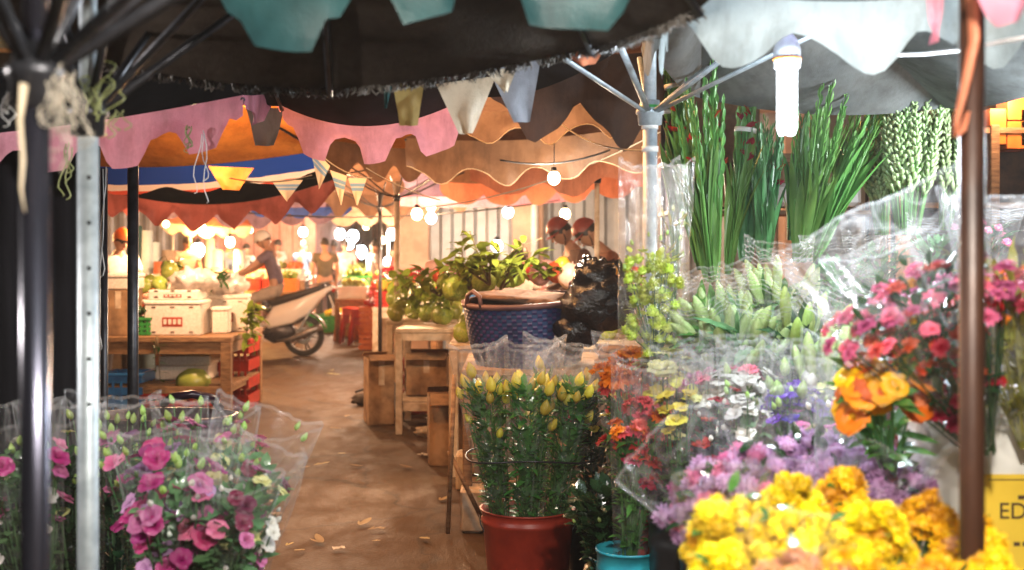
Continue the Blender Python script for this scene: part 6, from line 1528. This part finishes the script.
    for s in ('l', 'r'):
        an, toe = j['an_' + s], j['toe_' + s]; mb = MB(); mb.tube([an + (an - toe).normalized() * .05 + V(0, 0, -.045), an + V(0, 0, -.03), an.lerp(toe, .5) + V(0, 0, -.03), toe + V(0, 0, -.012), toe + (toe - an).normalized() * .04 + V(0, 0, -.012)], [.03, .05, .048, .04, .02], 10, flat=.8); part('shoe', mb, M['trouser_dark'], t)
    def shell(scl, zmin, thick=.0, back=True, mi=0, mb=None):
        mb = mb or MB(); pts = []; nu, nv = 24, 10
        for a in range(nv + 1):
            th = (PI * zmin) * a / nv
            for b in range(nu):
                ph = 2 * PI * b / nu; x, y, z = math.sin(th) * math.cos(ph), math.sin(th) * math.sin(ph), math.cos(th)
                lim = 1.0
                if back and y > 0: z -= .55 * y * max(0, a / nv - .6)
                if y < -.3: z += .18 * (a / nv) ** 3
                pts.append(tuple(H(x * .076 * scl, y * .097 * scl + .004, z * .118 * scl + .004)))
        mb.grid(pts, nu, nv + 1, close=True); return mb
    if hair: part('hair', shell(1.09, .52), M['hair'], t)
    if head_wear == 'helmet' or head_wear == 'red_helmet':
        hm = part('helmet', shell(1.36 if head_wear == 'helmet' else 1.22, .50 if head_wear == 'helmet' else .42, back=False), M['white' if head_wear == 'helmet' else 'helmetred'], t)
        mb = MB(); pts = []
        for i in range(13):
            a = PI + PI * (i - 6) / 14 - PI / 2 + 0
            for q in (0, 1):
                rr_ = 1.2 + .24 * q; aa = -PI / 2 + PI * (i - 6) / 15; pts.append(tuple(H(math.cos(aa) * .076 * rr_, math.sin(aa) * .097 * (rr_ + .12 * q), .035 - .01 * q)))
        mb.grid(pts, 2, 13); part('peak', mb, M['white' if head_wear == 'helmet' else 'helmetred'], hm)
        mb = MB(); mb.tube([H(.08, .0, .02), H(.072, -.02, -.06), H(.0, -.045, -.125), H(-.072, -.02, -.06), H(-.08, .0, .02)], .005, 5); part('chin_strap', mb, M['black'], hm)
        mb = MB(); mb.ball(H(.088, .02, .09), .03, 8, 6, sc=(.4, 1, 1), M=R3); part('helmet_badge', mb, M['red' if head_wear == 'helmet' else 'white'], hm)
    if head_wear == 'cap': part('cap', shell(1.2, .45, back=False), M['orange'], t)
    return t
M['helmetred'] = solid('faded_red_helmet', (.28, .05, .035), (.2, .04, .03), rough=.35)
M['lips'] = solid('lips', (.42, .14, .11), rough=.5)
def stand(lean_=0.0, arms='down', twist=0):
    J = dict(pelvis=(0, 0, .93), chest=(0, -.06 * lean_, 1.30), neck=(0, -.10 * lean_, 1.47), head=(0, -.03 - .16 * lean_, 1.60))
    for s, k in (('l', 1), ('r', -1)):
        J['hip_' + s] = (k * .095, 0, .86); J['kn_' + s] = (k * .11, -.02, .48); J['an_' + s] = (k * .12, .02, .09); J['toe_' + s] = (k * .14, -.13, .04); J['sh_' + s] = (k * .185, -.06 * lean_, 1.40)
        if arms == 'down': J['el_' + s] = (k * .23, .03, 1.12); J['wr_' + s] = (k * .21, -.06, .88)
        if arms == 'front': J['el_' + s] = (k * .24, -.06 - .06 * lean_, 1.12); J['wr_' + s] = (k * .15, -.32, 1.06)
    return J
# scooter rider, riding towards -x  (own frame faces -y, turned -90 degrees)
def rider_pose():
    J = dict(pelvis=(0, .06, .90), chest=(0, -.04, 1.28), neck=(0, -.09, 1.45), head=(0, -.15, 1.57))
    for s, k in (('l', 1), ('r', -1)):
        J['hip_' + s] = (k * .10, .0, .86); J['kn_' + s] = (k * .20, -.40, .72); J['an_' + s] = (k * .19, -.28, .33); J['toe_' + s] = (k * .20, -.46, .29); J['sh_' + s] = (k * .185, -.06, 1.38); J['el_' + s] = (k * .27, -.30, 1.18); J['wr_' + s] = (k * .30, -.55, 1.06)
    return J
sx, sy = -2.93 - .02, 17.0
person('man in a plum T-shirt and white helmet riding the pale scooter', (sx - .42, sy, .06), -PI / 2, rider_pose(), 'shirt_plum', 'trouser_tan', 'helmet', look=(0, -1, -.25))
person('man in grey green shirt and dark trousers standing with his back turned beyond the scooter', (W(325, 0, 22.5).x, 22.5, 0), PI + .25, stand(0), 'shirt_grey', 'trouser_dark', None, sleeves='short')
person('seller in glasses, white shirt and orange cap behind the cardboard box', (W(117, 0, 12.9).x, 12.9, 0), .75, stand(.5, 'front'), 'shirt_white', 'trouser_dark', 'cap')
pp = bpy.data.objects[-1] if False else None
person('person in a red helmet and brown shirt bending towards the fruit stall', (W(585, 0, 10.6).x, 10.75, .06), -PI / 2 + .3, stand(1.2, 'front'), 'shirt_brown', 'trouser_dark', 'red_helmet', look=(0, -1, -.35), sleeves='long')
person('person in a red helmet and rust jacket beside the tall lime sleeve', (W(618, 0, 10.3).x, 10.25, .04), -PI / 2 + .1, stand(1.5, 'front'), 'shirt_rust', 'trouser_dark', 'red_helmet', look=(0, -1, -.3), sleeves='long')
sack('black shoulder bag held by the person in the rust jacket', (W(603, 0, 9.9).x, 9.95, 1.12), .17, 30, 'bagblack', (1.1, .7, 1), 'shoulder_bag', None)
person('person with dark hair seen over the pomelo heap', (W(513, 0, 11.6).x, 11.8, -.16), .4, stand(.8, 'front'), 'shirt_white', 'trouser_dark')
crowd = [(345, 26, 'shirt_pink', .2), (356, 27.5, 'shirt_red', 2.5), (372, 24, 'shirt_white', 1), (412, 21, 'shirt_white', 2.8), (424, 23, 'shirt_blue', .3), (302, 25, 'shirt_blue', 1.3), (312, 28, 'shirt_yellow', 3), (228, 23, 'shirt_blue', .5), (215, 24.5, 'shirt_pink', 2.6),
         (245, 26, 'shirt_white', 1.4), (186, 22, 'shirt_pink', .3), (75, 11.8, 'shirt_white', .4), (452, 18.5, 'shirt_white', 2), (466, 19.5, 'shirt_blue', .4), (392, 26, 'shirt_red', .9), (334, 29, 'shirt_grey', .1), (276, 27, 'shirt_white', .4), (440, 24, 'shirt_pink', .4)]
shown = {'shirt_pink': 'pink', 'shirt_red': 'red', 'shirt_white': 'white', 'shirt_blue': 'blue', 'shirt_yellow': 'yellow', 'shirt_grey': 'grey'}
protos = [person('shopper in a pink shirt down the lane', (W(345, 0, 26).x, 26, 0), .2, stand(.2, 'front'), 'shirt_pink', 'trouser_dark', group='shoppers in pink down the lane'), None]
def shirt_of(o): return [c for c in o.children if c.name.startswith('shirt')][0]
shirt_of(protos[0]).material_slots[0].link = 'OBJECT'; shirt_of(protos[0]).material_slots[0].material = M['shirt_pink']
for i, (px, d, c, a) in enumerate(crowd[1:]):
    o = copy_tree(protos[0], (W(px, 0, d).x, d, 0), 'shopper in a %s shirt down the lane' % shown[c], 'shoppers in %s down the lane' % shown[c]); o.rotation_euler = (0, 0, a * 2); s = R.uniform(.92, 1.02); o.scale = (s, s, s)
    if px == 75: o['label'] = 'seller in a white shirt behind the table, seen between the two near poles'; o['group'] = 'sellers behind the tables'
    k = shirt_of(o).material_slots[0]; k.link = 'OBJECT'; k.material = M[c]

# ------------------------------------------------------------------ scooter, heading -x
M['rubber'] = solid('tyre_rubber', (.02, .02, .02), (.03, .03, .03), rough=.8)
M['rim'] = solid('cast_alloy', (.35, .33, .32), (.2, .2, .2), rough=.35, metal=.8)
M['scootwhite'] = solid('cream_scooter_paint', (.74, .66, .58), (.70, .62, .55), rough=.25, scale=3, bump=0)
M['seatleather'] = solid('black_seat', (.025, .022, .022), rough=.5, bump=.2)
M['taillight'] = solid('red_lens', (.45, .02, .02), rough=.15, bump=0)
def scooter(label, x, y, ang=0.0, paint='scootwhite', group=None):
    t = thing('scooter', label, 'scooter', (x, y, 0), group); t.rotation_euler = (0, 0, ang)
    RY = Matrix.Rotation(PI / 2, 4, 'X')
    for cx in (0, -1.26):
        w = thing('wheel', None, None, (cx, 0, .29)); w.parent = t
        mb = MB(); mb.lathe([(.215, -.035), (.255, -.042), (.285, -.025), (.292, 0), (.285, .025), (.255, .042), (.215, .035)], 36, M=RY); part('tyre', mb, M['rubber'], w)
        mb = MB(); mb.lathe([(.205, -.03), (.222, -.03), (.222, .03), (.205, .03), (.205, -.03)], 36, M=RY); mb.lathe([(.0005, -.05), (.045, -.05), (.045, .05), (.0005, .05)], 16, M=RY)
        for k in range(5):
            a = 2 * PI * k / 5; 
            for s in (-.12, .12): mb.tube([(.03 * math.cos(a), 0, .03 * math.sin(a)), (.21 * math.cos(a + s), 0, .21 * math.sin(a + s))], .012, 6)
        part('rim', mb, M['rim'], w); mb = MB(); mb.lathe([(.06, .04), (.12, .04), (.12, .046), (.06, .046), (.06, .04)], 24, M=RY); part('brake_disc', mb, M['galv'], w)
    def sh(pts2, w0, w1, mi=0, mb=None):
        mb = mb or MB(); n = len(pts2); cx = sum(p[0] for p in pts2) / n; cz = sum(p[1] for p in pts2) / n
        secs = [(-w1, .82), (-w1 * .8, .97), (-w1 * .3, 1.0), (w1 * .3, 1.0), (w1 * .8, .97), (w1, .82)]; pts = []
        for yy, sc in secs:
            for (a, b) in pts2: pts.append((cx + (a - cx) * sc, yy, cz + (b - cz) * sc))
        mb.grid(pts, n, len(secs), mi, close=True)
        for k, yy in ((0, 0), (len(secs) - 1, 0)):
            base = len(mb.v) - n * len(secs) + k * n; mb.f.append(tuple(base + (i if k else n - 1 - i) for i in range(n))); mb.m.append(mi)
        return mb
    part('body', sh([(.34, .90), (.30, .96), (-.05, .82), (-.42, .70), (-.55, .50), (-.50, .38), (-.15, .46), (.12, .62), (.25, .80)], 0, .135), M[paint], t)
    part('tail_panel', sh([(.46, .97), (.40, 1.0), (.1, .88), (.05, .80), (.30, .88)], 0, .10), M['white'], t)
    part('seat', sh([(.32, .99), (.28, 1.02), (-.02, .93), (-.40, .83), (-.50, .76), (-.45, .70), (-.05, .82), (.30, .94)], 0, .125), M['seatleather'], t)
    part('engine', sh([(-.15, .44), (-.35, .46), (-.55, .40), (-.56, .26), (-.42, .18), (-.22, .22), (-.10, .32)], 0, .11), M['dkmetal'], t)
    part('swing_arm', sh([(.04, .31), (-.25, .36), (-.30, .28), (0, .25)], 0, .07), M['rim'], t)
    mb = MB(); mb.tube([(-.36, -.15, .22), (-.20, -.16, .24), (-.02, -.17, .30), (.10, -.17, .36), (.28, -.17, .42)], [.02, .025, .05, .055, .045], 12); part('exhaust', mb, M['rim'], t)
    mb = MB(); pts = []
    for i in range(10):
        a = math.radians(20 + 14 * i)
        for yy in (-.07, -.05, .05, .07): pts.append((.34 * math.cos(a), yy, .29 + .34 * math.sin(a) - (.02 if abs(yy) > .06 else 0)))
    mb.grid(pts, 4, 10); part('rear_mudguard', mb, M['black'], t)
    mb = MB(); pts = []
    for i in range(9):
        a = math.radians(30 + 15 * i)
        for yy in (-.08, -.05, .05, .08): pts.append((-1.26 + .33 * math.cos(a), yy, .29 + .33 * math.sin(a) - (.03 if abs(yy) > .06 else 0)))
    mb.grid(pts, 4, 9); part('front_mudguard', mb, M[paint], t)
    part('leg_shield', sh([(-.55, .42), (-.68, .36), (-.98, .62), (-1.08, .92), (-1.02, .98), (-.88, .74)], 0, .17), M[paint], t)
    mb = MB()
    for s in (-1, 1): mb.tube([(-1.26, s * .085, .29), (-1.04, s * .07, .80)], .02, 8)
    mb.tube([(-1.06, 0, .76), (-.96, 0, 1.0)], .03, 8); part('front_fork', mb, M['rim'], t)
    part('headset', sh([(-1.0, .98), (-1.12, 1.0), (-1.10, 1.08), (-.98, 1.10), (-.92, 1.03)], 0, .12), M[paint], t)
    mb = MB(); mb.ball((-1.12, 0, 1.03), .055, 12, 8, sc=(.5, 1.2, .8)); part('headlight', mb, M['white'], t)
    mb = MB(); mb.tube([(-.90, -.34, 1.08), (-.97, -.2, 1.06), (-1.0, 0, 1.05), (-.97, .2, 1.06), (-.90, .34, 1.08)], .013, 8); hb = part('handlebar', mb, M['dkmetal'], t)
    for s in (-1, 1):
        mb = MB(); mb.tube([(-.89, s * .34, 1.08), (-.93, s * .24, 1.07)], .019, 8); part('grip', mb, M['black'], hb)
        mb = MB(); mb.tube([(-.96, s * .22, 1.06), (-.98, s * .27, 1.22)], .006, 6); mb.ball((-.97, s * .29, 1.26), .055, 12, 8, sc=(.25, 1.1, .7)); part('mirror', mb, M['black'], t)
    mb = MB(); mb.ball((.42, 0, .93), .05, 10, 8, sc=(.6, 1.3, .7)); part('tail_light', mb, M['taillight'], t)
    mb = MB(); mb.box((.42, 0, .64), (.012, .17, .13)); mb.tube([(.36, 0, .86), (.42, 0, .70)], .012, 6); part('number_plate', mb, M['white'], t, smooth=False)
    mb = MB(); mb.tube([(-.05, -.12, .36), (.12, -.12, .66)], .016, 8)
    for k in range(9): mb.lathe([(.018, 0), (.030, .003), (.030, .008), (.018, .011)], 10, (-.045 + .016 * k, -.12, .375 + .028 * k))
    part('shock_absorber', mb, M['galv'], t)
    mb = MB(); mb.tube([(.05, -.1, .99), (.36, -.12, 1.05), (.42, 0, 1.06), (.36, .12, 1.05), (.05, .1, .99)], .011, 8); part('grab_rail', mb, M['rim'], t)
    mb = MB(); mb.box((-.62, 0, .34), (.34, .34, .05), bev=.015); part('footboard', mb, M['black'], t, smooth=False)
    return t
scooter('cream scooter with black seat and rider seen from its rear flank in the lane', sx, sy)
scooter('dark scooter parked far down the lane beside the standing man', W(292, 0, 24).x, 24.2, .5, 'black')
# ------------------------------------------------------------------ lamps
M['bulb_warm'] = glow('warm_bulb_glow', (1.0, .72, .38), 12); M['bulb_cool'] = glow('cool_bulb_glow', (.80, .93, 1.0), 10); M['tube_glow'] = glow('fluorescent_glow', (.86, .94, 1.0), 6)
M['socket'] = solid('violet_bakelite', (.14, .11, .24), (.09, .07, .16), rough=.4); M['ceramic'] = solid('white_ballast', (.75, .76, .78), rough=.35)
def lamp_light(p, power, col, r=.06, name='lamp_light', parent=None, loc=None):
    l = bpy.data.lights.new(name, 'POINT'); l.energy = power; l.color = col; l.shadow_soft_size = r
    o = bpy.data.objects.new(name, l); C.objects.link(o); o.location = p; return o
WARM = (1.0, .56, .30); WARM2 = (1.0, .44, .13); COOL = (.78, .90, 1.0); NEU = (1.0, .84, .64)
# the big energy saving lamp
lp = W(787, 100, 3.2); t = thing('energy_saving_lamp', 'big glowing fluorescent lamp hanging among the gladioli', 'lamp', (lp.x, 3.2, lp.z))
mb = MB()
for k in range(4):
    a = PI / 4 + k * PI / 2; c, s = math.cos(a) * .017, math.sin(a) * .017; mb.tube([(c, s, .10), (c, s, 0), (c, s, -.075), (c * .6, s * .6, -.09)], .0125, 10)
mb.tube([(0, 0, .09), (0, 0, -.07)], .012, 8)
part('tube', mb, M['tube_glow'], t)
mb = MB(); mb.lathe([(.034, .085), (.036, .10), (.036, .135), (.028, .16), (.018, .172), (.0005, .172)], 24); part('ballast', mb, M['ceramic'], t)
mb = MB(); mb.lathe([(.034, .104), (.0375, .105), (.0375, .113), (.034, .114)], 24)
part('vent_ring', mb, M['orange'], t)
mb = MB(); mb.lathe([(.016, .165), (.017, .20), (.014, .235), (.004, .24)], 16); part('socket', mb, M['socket'], t)
mb = MB(); mb.tube([(0, 0, .235), (.004, 0, .27), (-.002, 0, .32), (0, .002, .42)], .0035, 6); part('cord', mb, M['branch'], t)
ph = V(lp.x, 3.2, lp.z + .02)
lamp_light(ph + V(0, -.045, -.06), 46, COOL, .05)
# strip with violet clips, and the pale cable
mb = MB(); mb.tube([W(748, 20, 3.15), W(835, 24, 3.15)], .011, 8, flat=.4)
for px in (744, 828):
    q = W(px, 24, 3.14); mb.box(q, (.022, .012, .055), rz=.1, bev=.003)
solo('lamp_clip_bar', mb, M['socket'], 'violet bar with two clips that the fluorescent lamp hangs from', 'bar', base=tuple(W(790, 22, 3.15)))
mb = MB(); mb.tube([W(790, 14, 3.12), W(815, 14, 3.1), W(838, 30, 3.05), W(862, 48, 3.0), W(890, 55, 2.9), W(925, 54, 2.8), W(962, 50, 2.4), W(1010, 40, 2.2), W(1080, 30, 2.1)], .0045, 7)
solo('power_cable', mb, M['cable'], 'pale cable drooping from the fluorescent lamp to the rusty pole', 'cable', base=tuple(W(790, 14, 3.12)))

# hanging bulbs
bulbs = {}
for kind in ('warm', 'cool'):
    g = MB(); g.ball((0, 0, 0), 1.0, 14, 10, sc=(1, 1, 1.15)); s_ = MB(); s_.lathe([(.45, .95), (.5, 1.1), (.42, 1.7), (.1, 1.75)], 12); c_ = MB(); c_.tube([(0, 0, 1.7), (.05, 0, 4), (0, 0, 9)], .08, 5)
    bulbs[kind] = (g.mesh('bulb', M['bulb_' + kind]), s_.mesh('socket', M['black']), c_.mesh('cord', M['black']))
def hang(label, px, py, d, kind, r, power, col=None, group=None, lr=.08):
    p = W(px, py, d); t = thing('hanging_bulb', label, 'lamp', p, group); t.scale = (r, r, r)
    for n_, m_ in zip(('bulb', 'socket', 'cord'), bulbs[kind]):
        o = bpy.data.objects.new(n_, m_); C.objects.link(o); o.parent = t
    if power: lamp_light(p + V(0, 0, -r * 1.7), power, col or (WARM if kind == 'warm' else COOL), lr)
    return t
hang('bare glowing bulb under the light brown umbrella, the brightest over the fruit stall', 554, 178, 7.3, 'warm', .038, 65, NEU)
hang('bulb behind the first umbrella row near the red helmets', 565, 214, 11.5, 'warm', .05, 55, WARM)
hang('cool bulb before the grey shutters', 508, 212, 13.6, 'cool', .06, 60, NEU)
hang('bulb with a soft warm glow above the pale frame pole', 417, 214, 12, 'warm', .055, 110, WARM)
hang('upper bulb of the pair by the pale frame pole', 431, 206, 13.5, 'warm', .055, 35, WARM, 'pair of bulbs by the pale frame pole')
hang('lower bulb of the pair by the pale frame pole', 431, 218, 14.0, 'cool', .06, 35, NEU, 'pair of bulbs by the pale frame pole')
hang('bulb under the striped hem of the orange umbrella', 193, 196, 10.2, 'warm', .045, 80, WARM)
hang('warm bulb over the produce table, lower than the one at the striped hem', 181, 210, 13, 'warm', .055, 130, WARM)
far = [(340, 234, 24, 'cool', .10), (349, 244, 27, 'cool', .11), (303, 232, 25, 'cool', .09), (308, 250, 28, 'cool', .11), (361, 252, 28, 'cool', .14), (353, 236, 30, 'cool', .14), (392, 234, 20, 'cool', .09), (388, 262, 26, 'cool', .1), (202, 228, 22, 'warm', .07), (198, 250, 24, 'cool', .13), (206, 258, 27, 'cool', .1),
       (230, 242, 20, 'warm', .08), (240, 254, 28, 'warm', .1), (448, 240, 20, 'cool', .1), (497, 246, 15.4, 'cool', .07), (452, 250, 22, 'warm', .09), (330, 262, 30, 'warm', .1), (216, 238, 30, 'cool', .12), (60, 222, 14, 'warm', .06), (262, 246, 30, 'warm', .1), (375, 246, 32, 'cool', .12), (410, 250, 28, 'warm', .1), (294, 262, 30, 'cool', .11),
       (150, 214, 18, 'warm', .05), (166, 224, 20, 'warm', .05), (220, 216, 24, 'warm', .07), (250, 230, 26, 'warm', .06), (280, 236, 32, 'warm', .08), (322, 226, 30, 'warm', .08), (335, 252, 34, 'cool', .09), (366, 226, 26, 'warm', .07), (383, 240, 30, 'warm', .08), (400, 226, 24, 'warm', .06), (438, 232, 26, 'warm', .06), (425, 246, 30, 'cool', .08), (404, 262, 30, 'warm', .06)]
for i, (px, py, d, k, r) in enumerate(far):
    pw = {0: 300, 2: 240, 6: 190, 8: 260, 11: 260, 13: 120, 16: 340, 18: 90, 15: 200, 19: 240}.get(i, 0)
    hang('bright %s bulb over the stalls far down the lane' % {'warm': 'warm', 'cool': 'cool white'}[k], px, py, d, k, r, pw, (1, .66, .44) if k == 'cool' else WARM2, '%s bulbs far down the lane' % {'warm': 'warm', 'cool': 'cool white'}[k], .2)
# bulbs mostly out of view: over the lane, and fill added for near flowers
hang('warm bulb hung over the lane between the umbrellas', 330, -130, 5.2, 'warm', .04, 110, (1, .44, .13))
hang('added fill bulb under the near umbrella over the yellow flowers', 1100, -900, .75, 'warm', .035, 130, (1, .93, .82), lr=.05)  # fill added out of view, lights the yellow heads from the front
hang('added warm bulb under the orange umbrella, hidden behind the rose pink hem', 196, 108, 7.0, 'warm', .035, 55, WARM)  # added out of sight so that the orange underside glows
hang('added fill bulb under the charcoal umbrella over the lisianthus', -560, 30, 2.5, 'cool', .035, 55, (1, .92, .88), lr=.05)  # unseen side fill, added to brighten the lisianthus
hang('added fill bulb behind the visitor over the first buckets', 300, -2200, .38, 'cool', .03, 38, (1, .92, .84), lr=.05)  # added overhead, soft frontal fill on the near flowers
hang('small warm bulb on the shelf of orange cartons', 1014, 84, 6.6, 'warm', .03, 14, WARM)
hang('warm bulb behind the rack of cartons', 845, 150, 7.6, 'warm', .03, 30, WARM)
hang('added white fill bulb over the far end of the flower stall', 1120, 105, 4.0, 'cool', .03, 62, (.9, .95, 1))  # added beyond the frame edge as fill for gladioli and tuberoses
hang('warm bulb high over the lane before the scooter', 330, 60, 14.5, 'warm', .05, 250, WARM)
hang('warm bulb over the red bucket row', 440, -80, 6.0, 'warm', .04, 40, WARM)

# ------------------------------------------------------------------ smoky night air
hz, hn, ho = new_mat('smoky_air'); pv = hn.nodes.new('ShaderNodeVolumePrincipled'); pv.inputs['Color'].default_value = (.95, .90, .86, 1); pv.inputs['Density'].default_value = .0014; pv.inputs['Anisotropy'].default_value = .4
hn.links.new(pv.outputs[0], ho.inputs['Volume'])
mb = MB(); mb.box((0, 70, 8), (330, 320, 22)); hb_ = part('haze', mb, hz, smooth=False); hb_['kind'] = 'stuff'; hb_['label'] = 'thin smoky air glowing round the market lamps'
# ------------------------------------------------------------------ sky, moonlight, camera
w = bpy.data.worlds.new('World'); scene.world = w; w.use_nodes = True; nt = w.node_tree
bg = nt.nodes['Background']; sky = nt.nodes.new('ShaderNodeTexSky'); sky.sky_type = 'NISHITA'; sky.sun_disc = False
sky.sun_elevation = math.radians(4); sky.sun_rotation = math.radians(150)
nt.links.new(sky.outputs[0], bg.inputs[0]); bg.inputs[1].default_value = .004
sl = bpy.data.lights.new('moonlight', 'SUN'); sl.energy = .02; sl.angle = math.radians(.5); sl.color = (1, .95, .88)
so = bpy.data.objects.new('moonlight', sl); C.objects.link(so); so.rotation_euler = (math.radians(50), 0, math.radians(30))

cam = bpy.data.cameras.new('camera'); co = bpy.data.objects.new('camera', cam); C.objects.link(co)
co.location = (0, 0, EYE); co.rotation_euler = (PI / 2, 0, 0); cam.sensor_width = 36; cam.lens = 36 * F / 1024; cam.shift_y = -35 / 1024
cam.clip_start = .05; cam.clip_end = 400; cam.dof.use_dof = True; cam.dof.focus_distance = 5.0; cam.dof.aperture_fstop = 2.6; cam.dof.aperture_blades = 7
scene.camera = co
scene.view_settings.view_transform = 'Standard'; scene.view_settings.look = 'None'; scene.view_settings.exposure = 1.15; scene.view_settings.gamma = 1; scene.view_settings.use_curve_mapping = False
cy = scene.cycles; cy.max_bounces = 6; cy.diffuse_bounces = 3; cy.glossy_bounces = 2; cy.transmission_bounces = 4; cy.transparent_max_bounces = 20
cy.sample_clamp_indirect = 4; cy.sample_clamp_direct = 0; cy.use_denoising = True; cy.caustics_reflective = False; cy.caustics_refractive = False
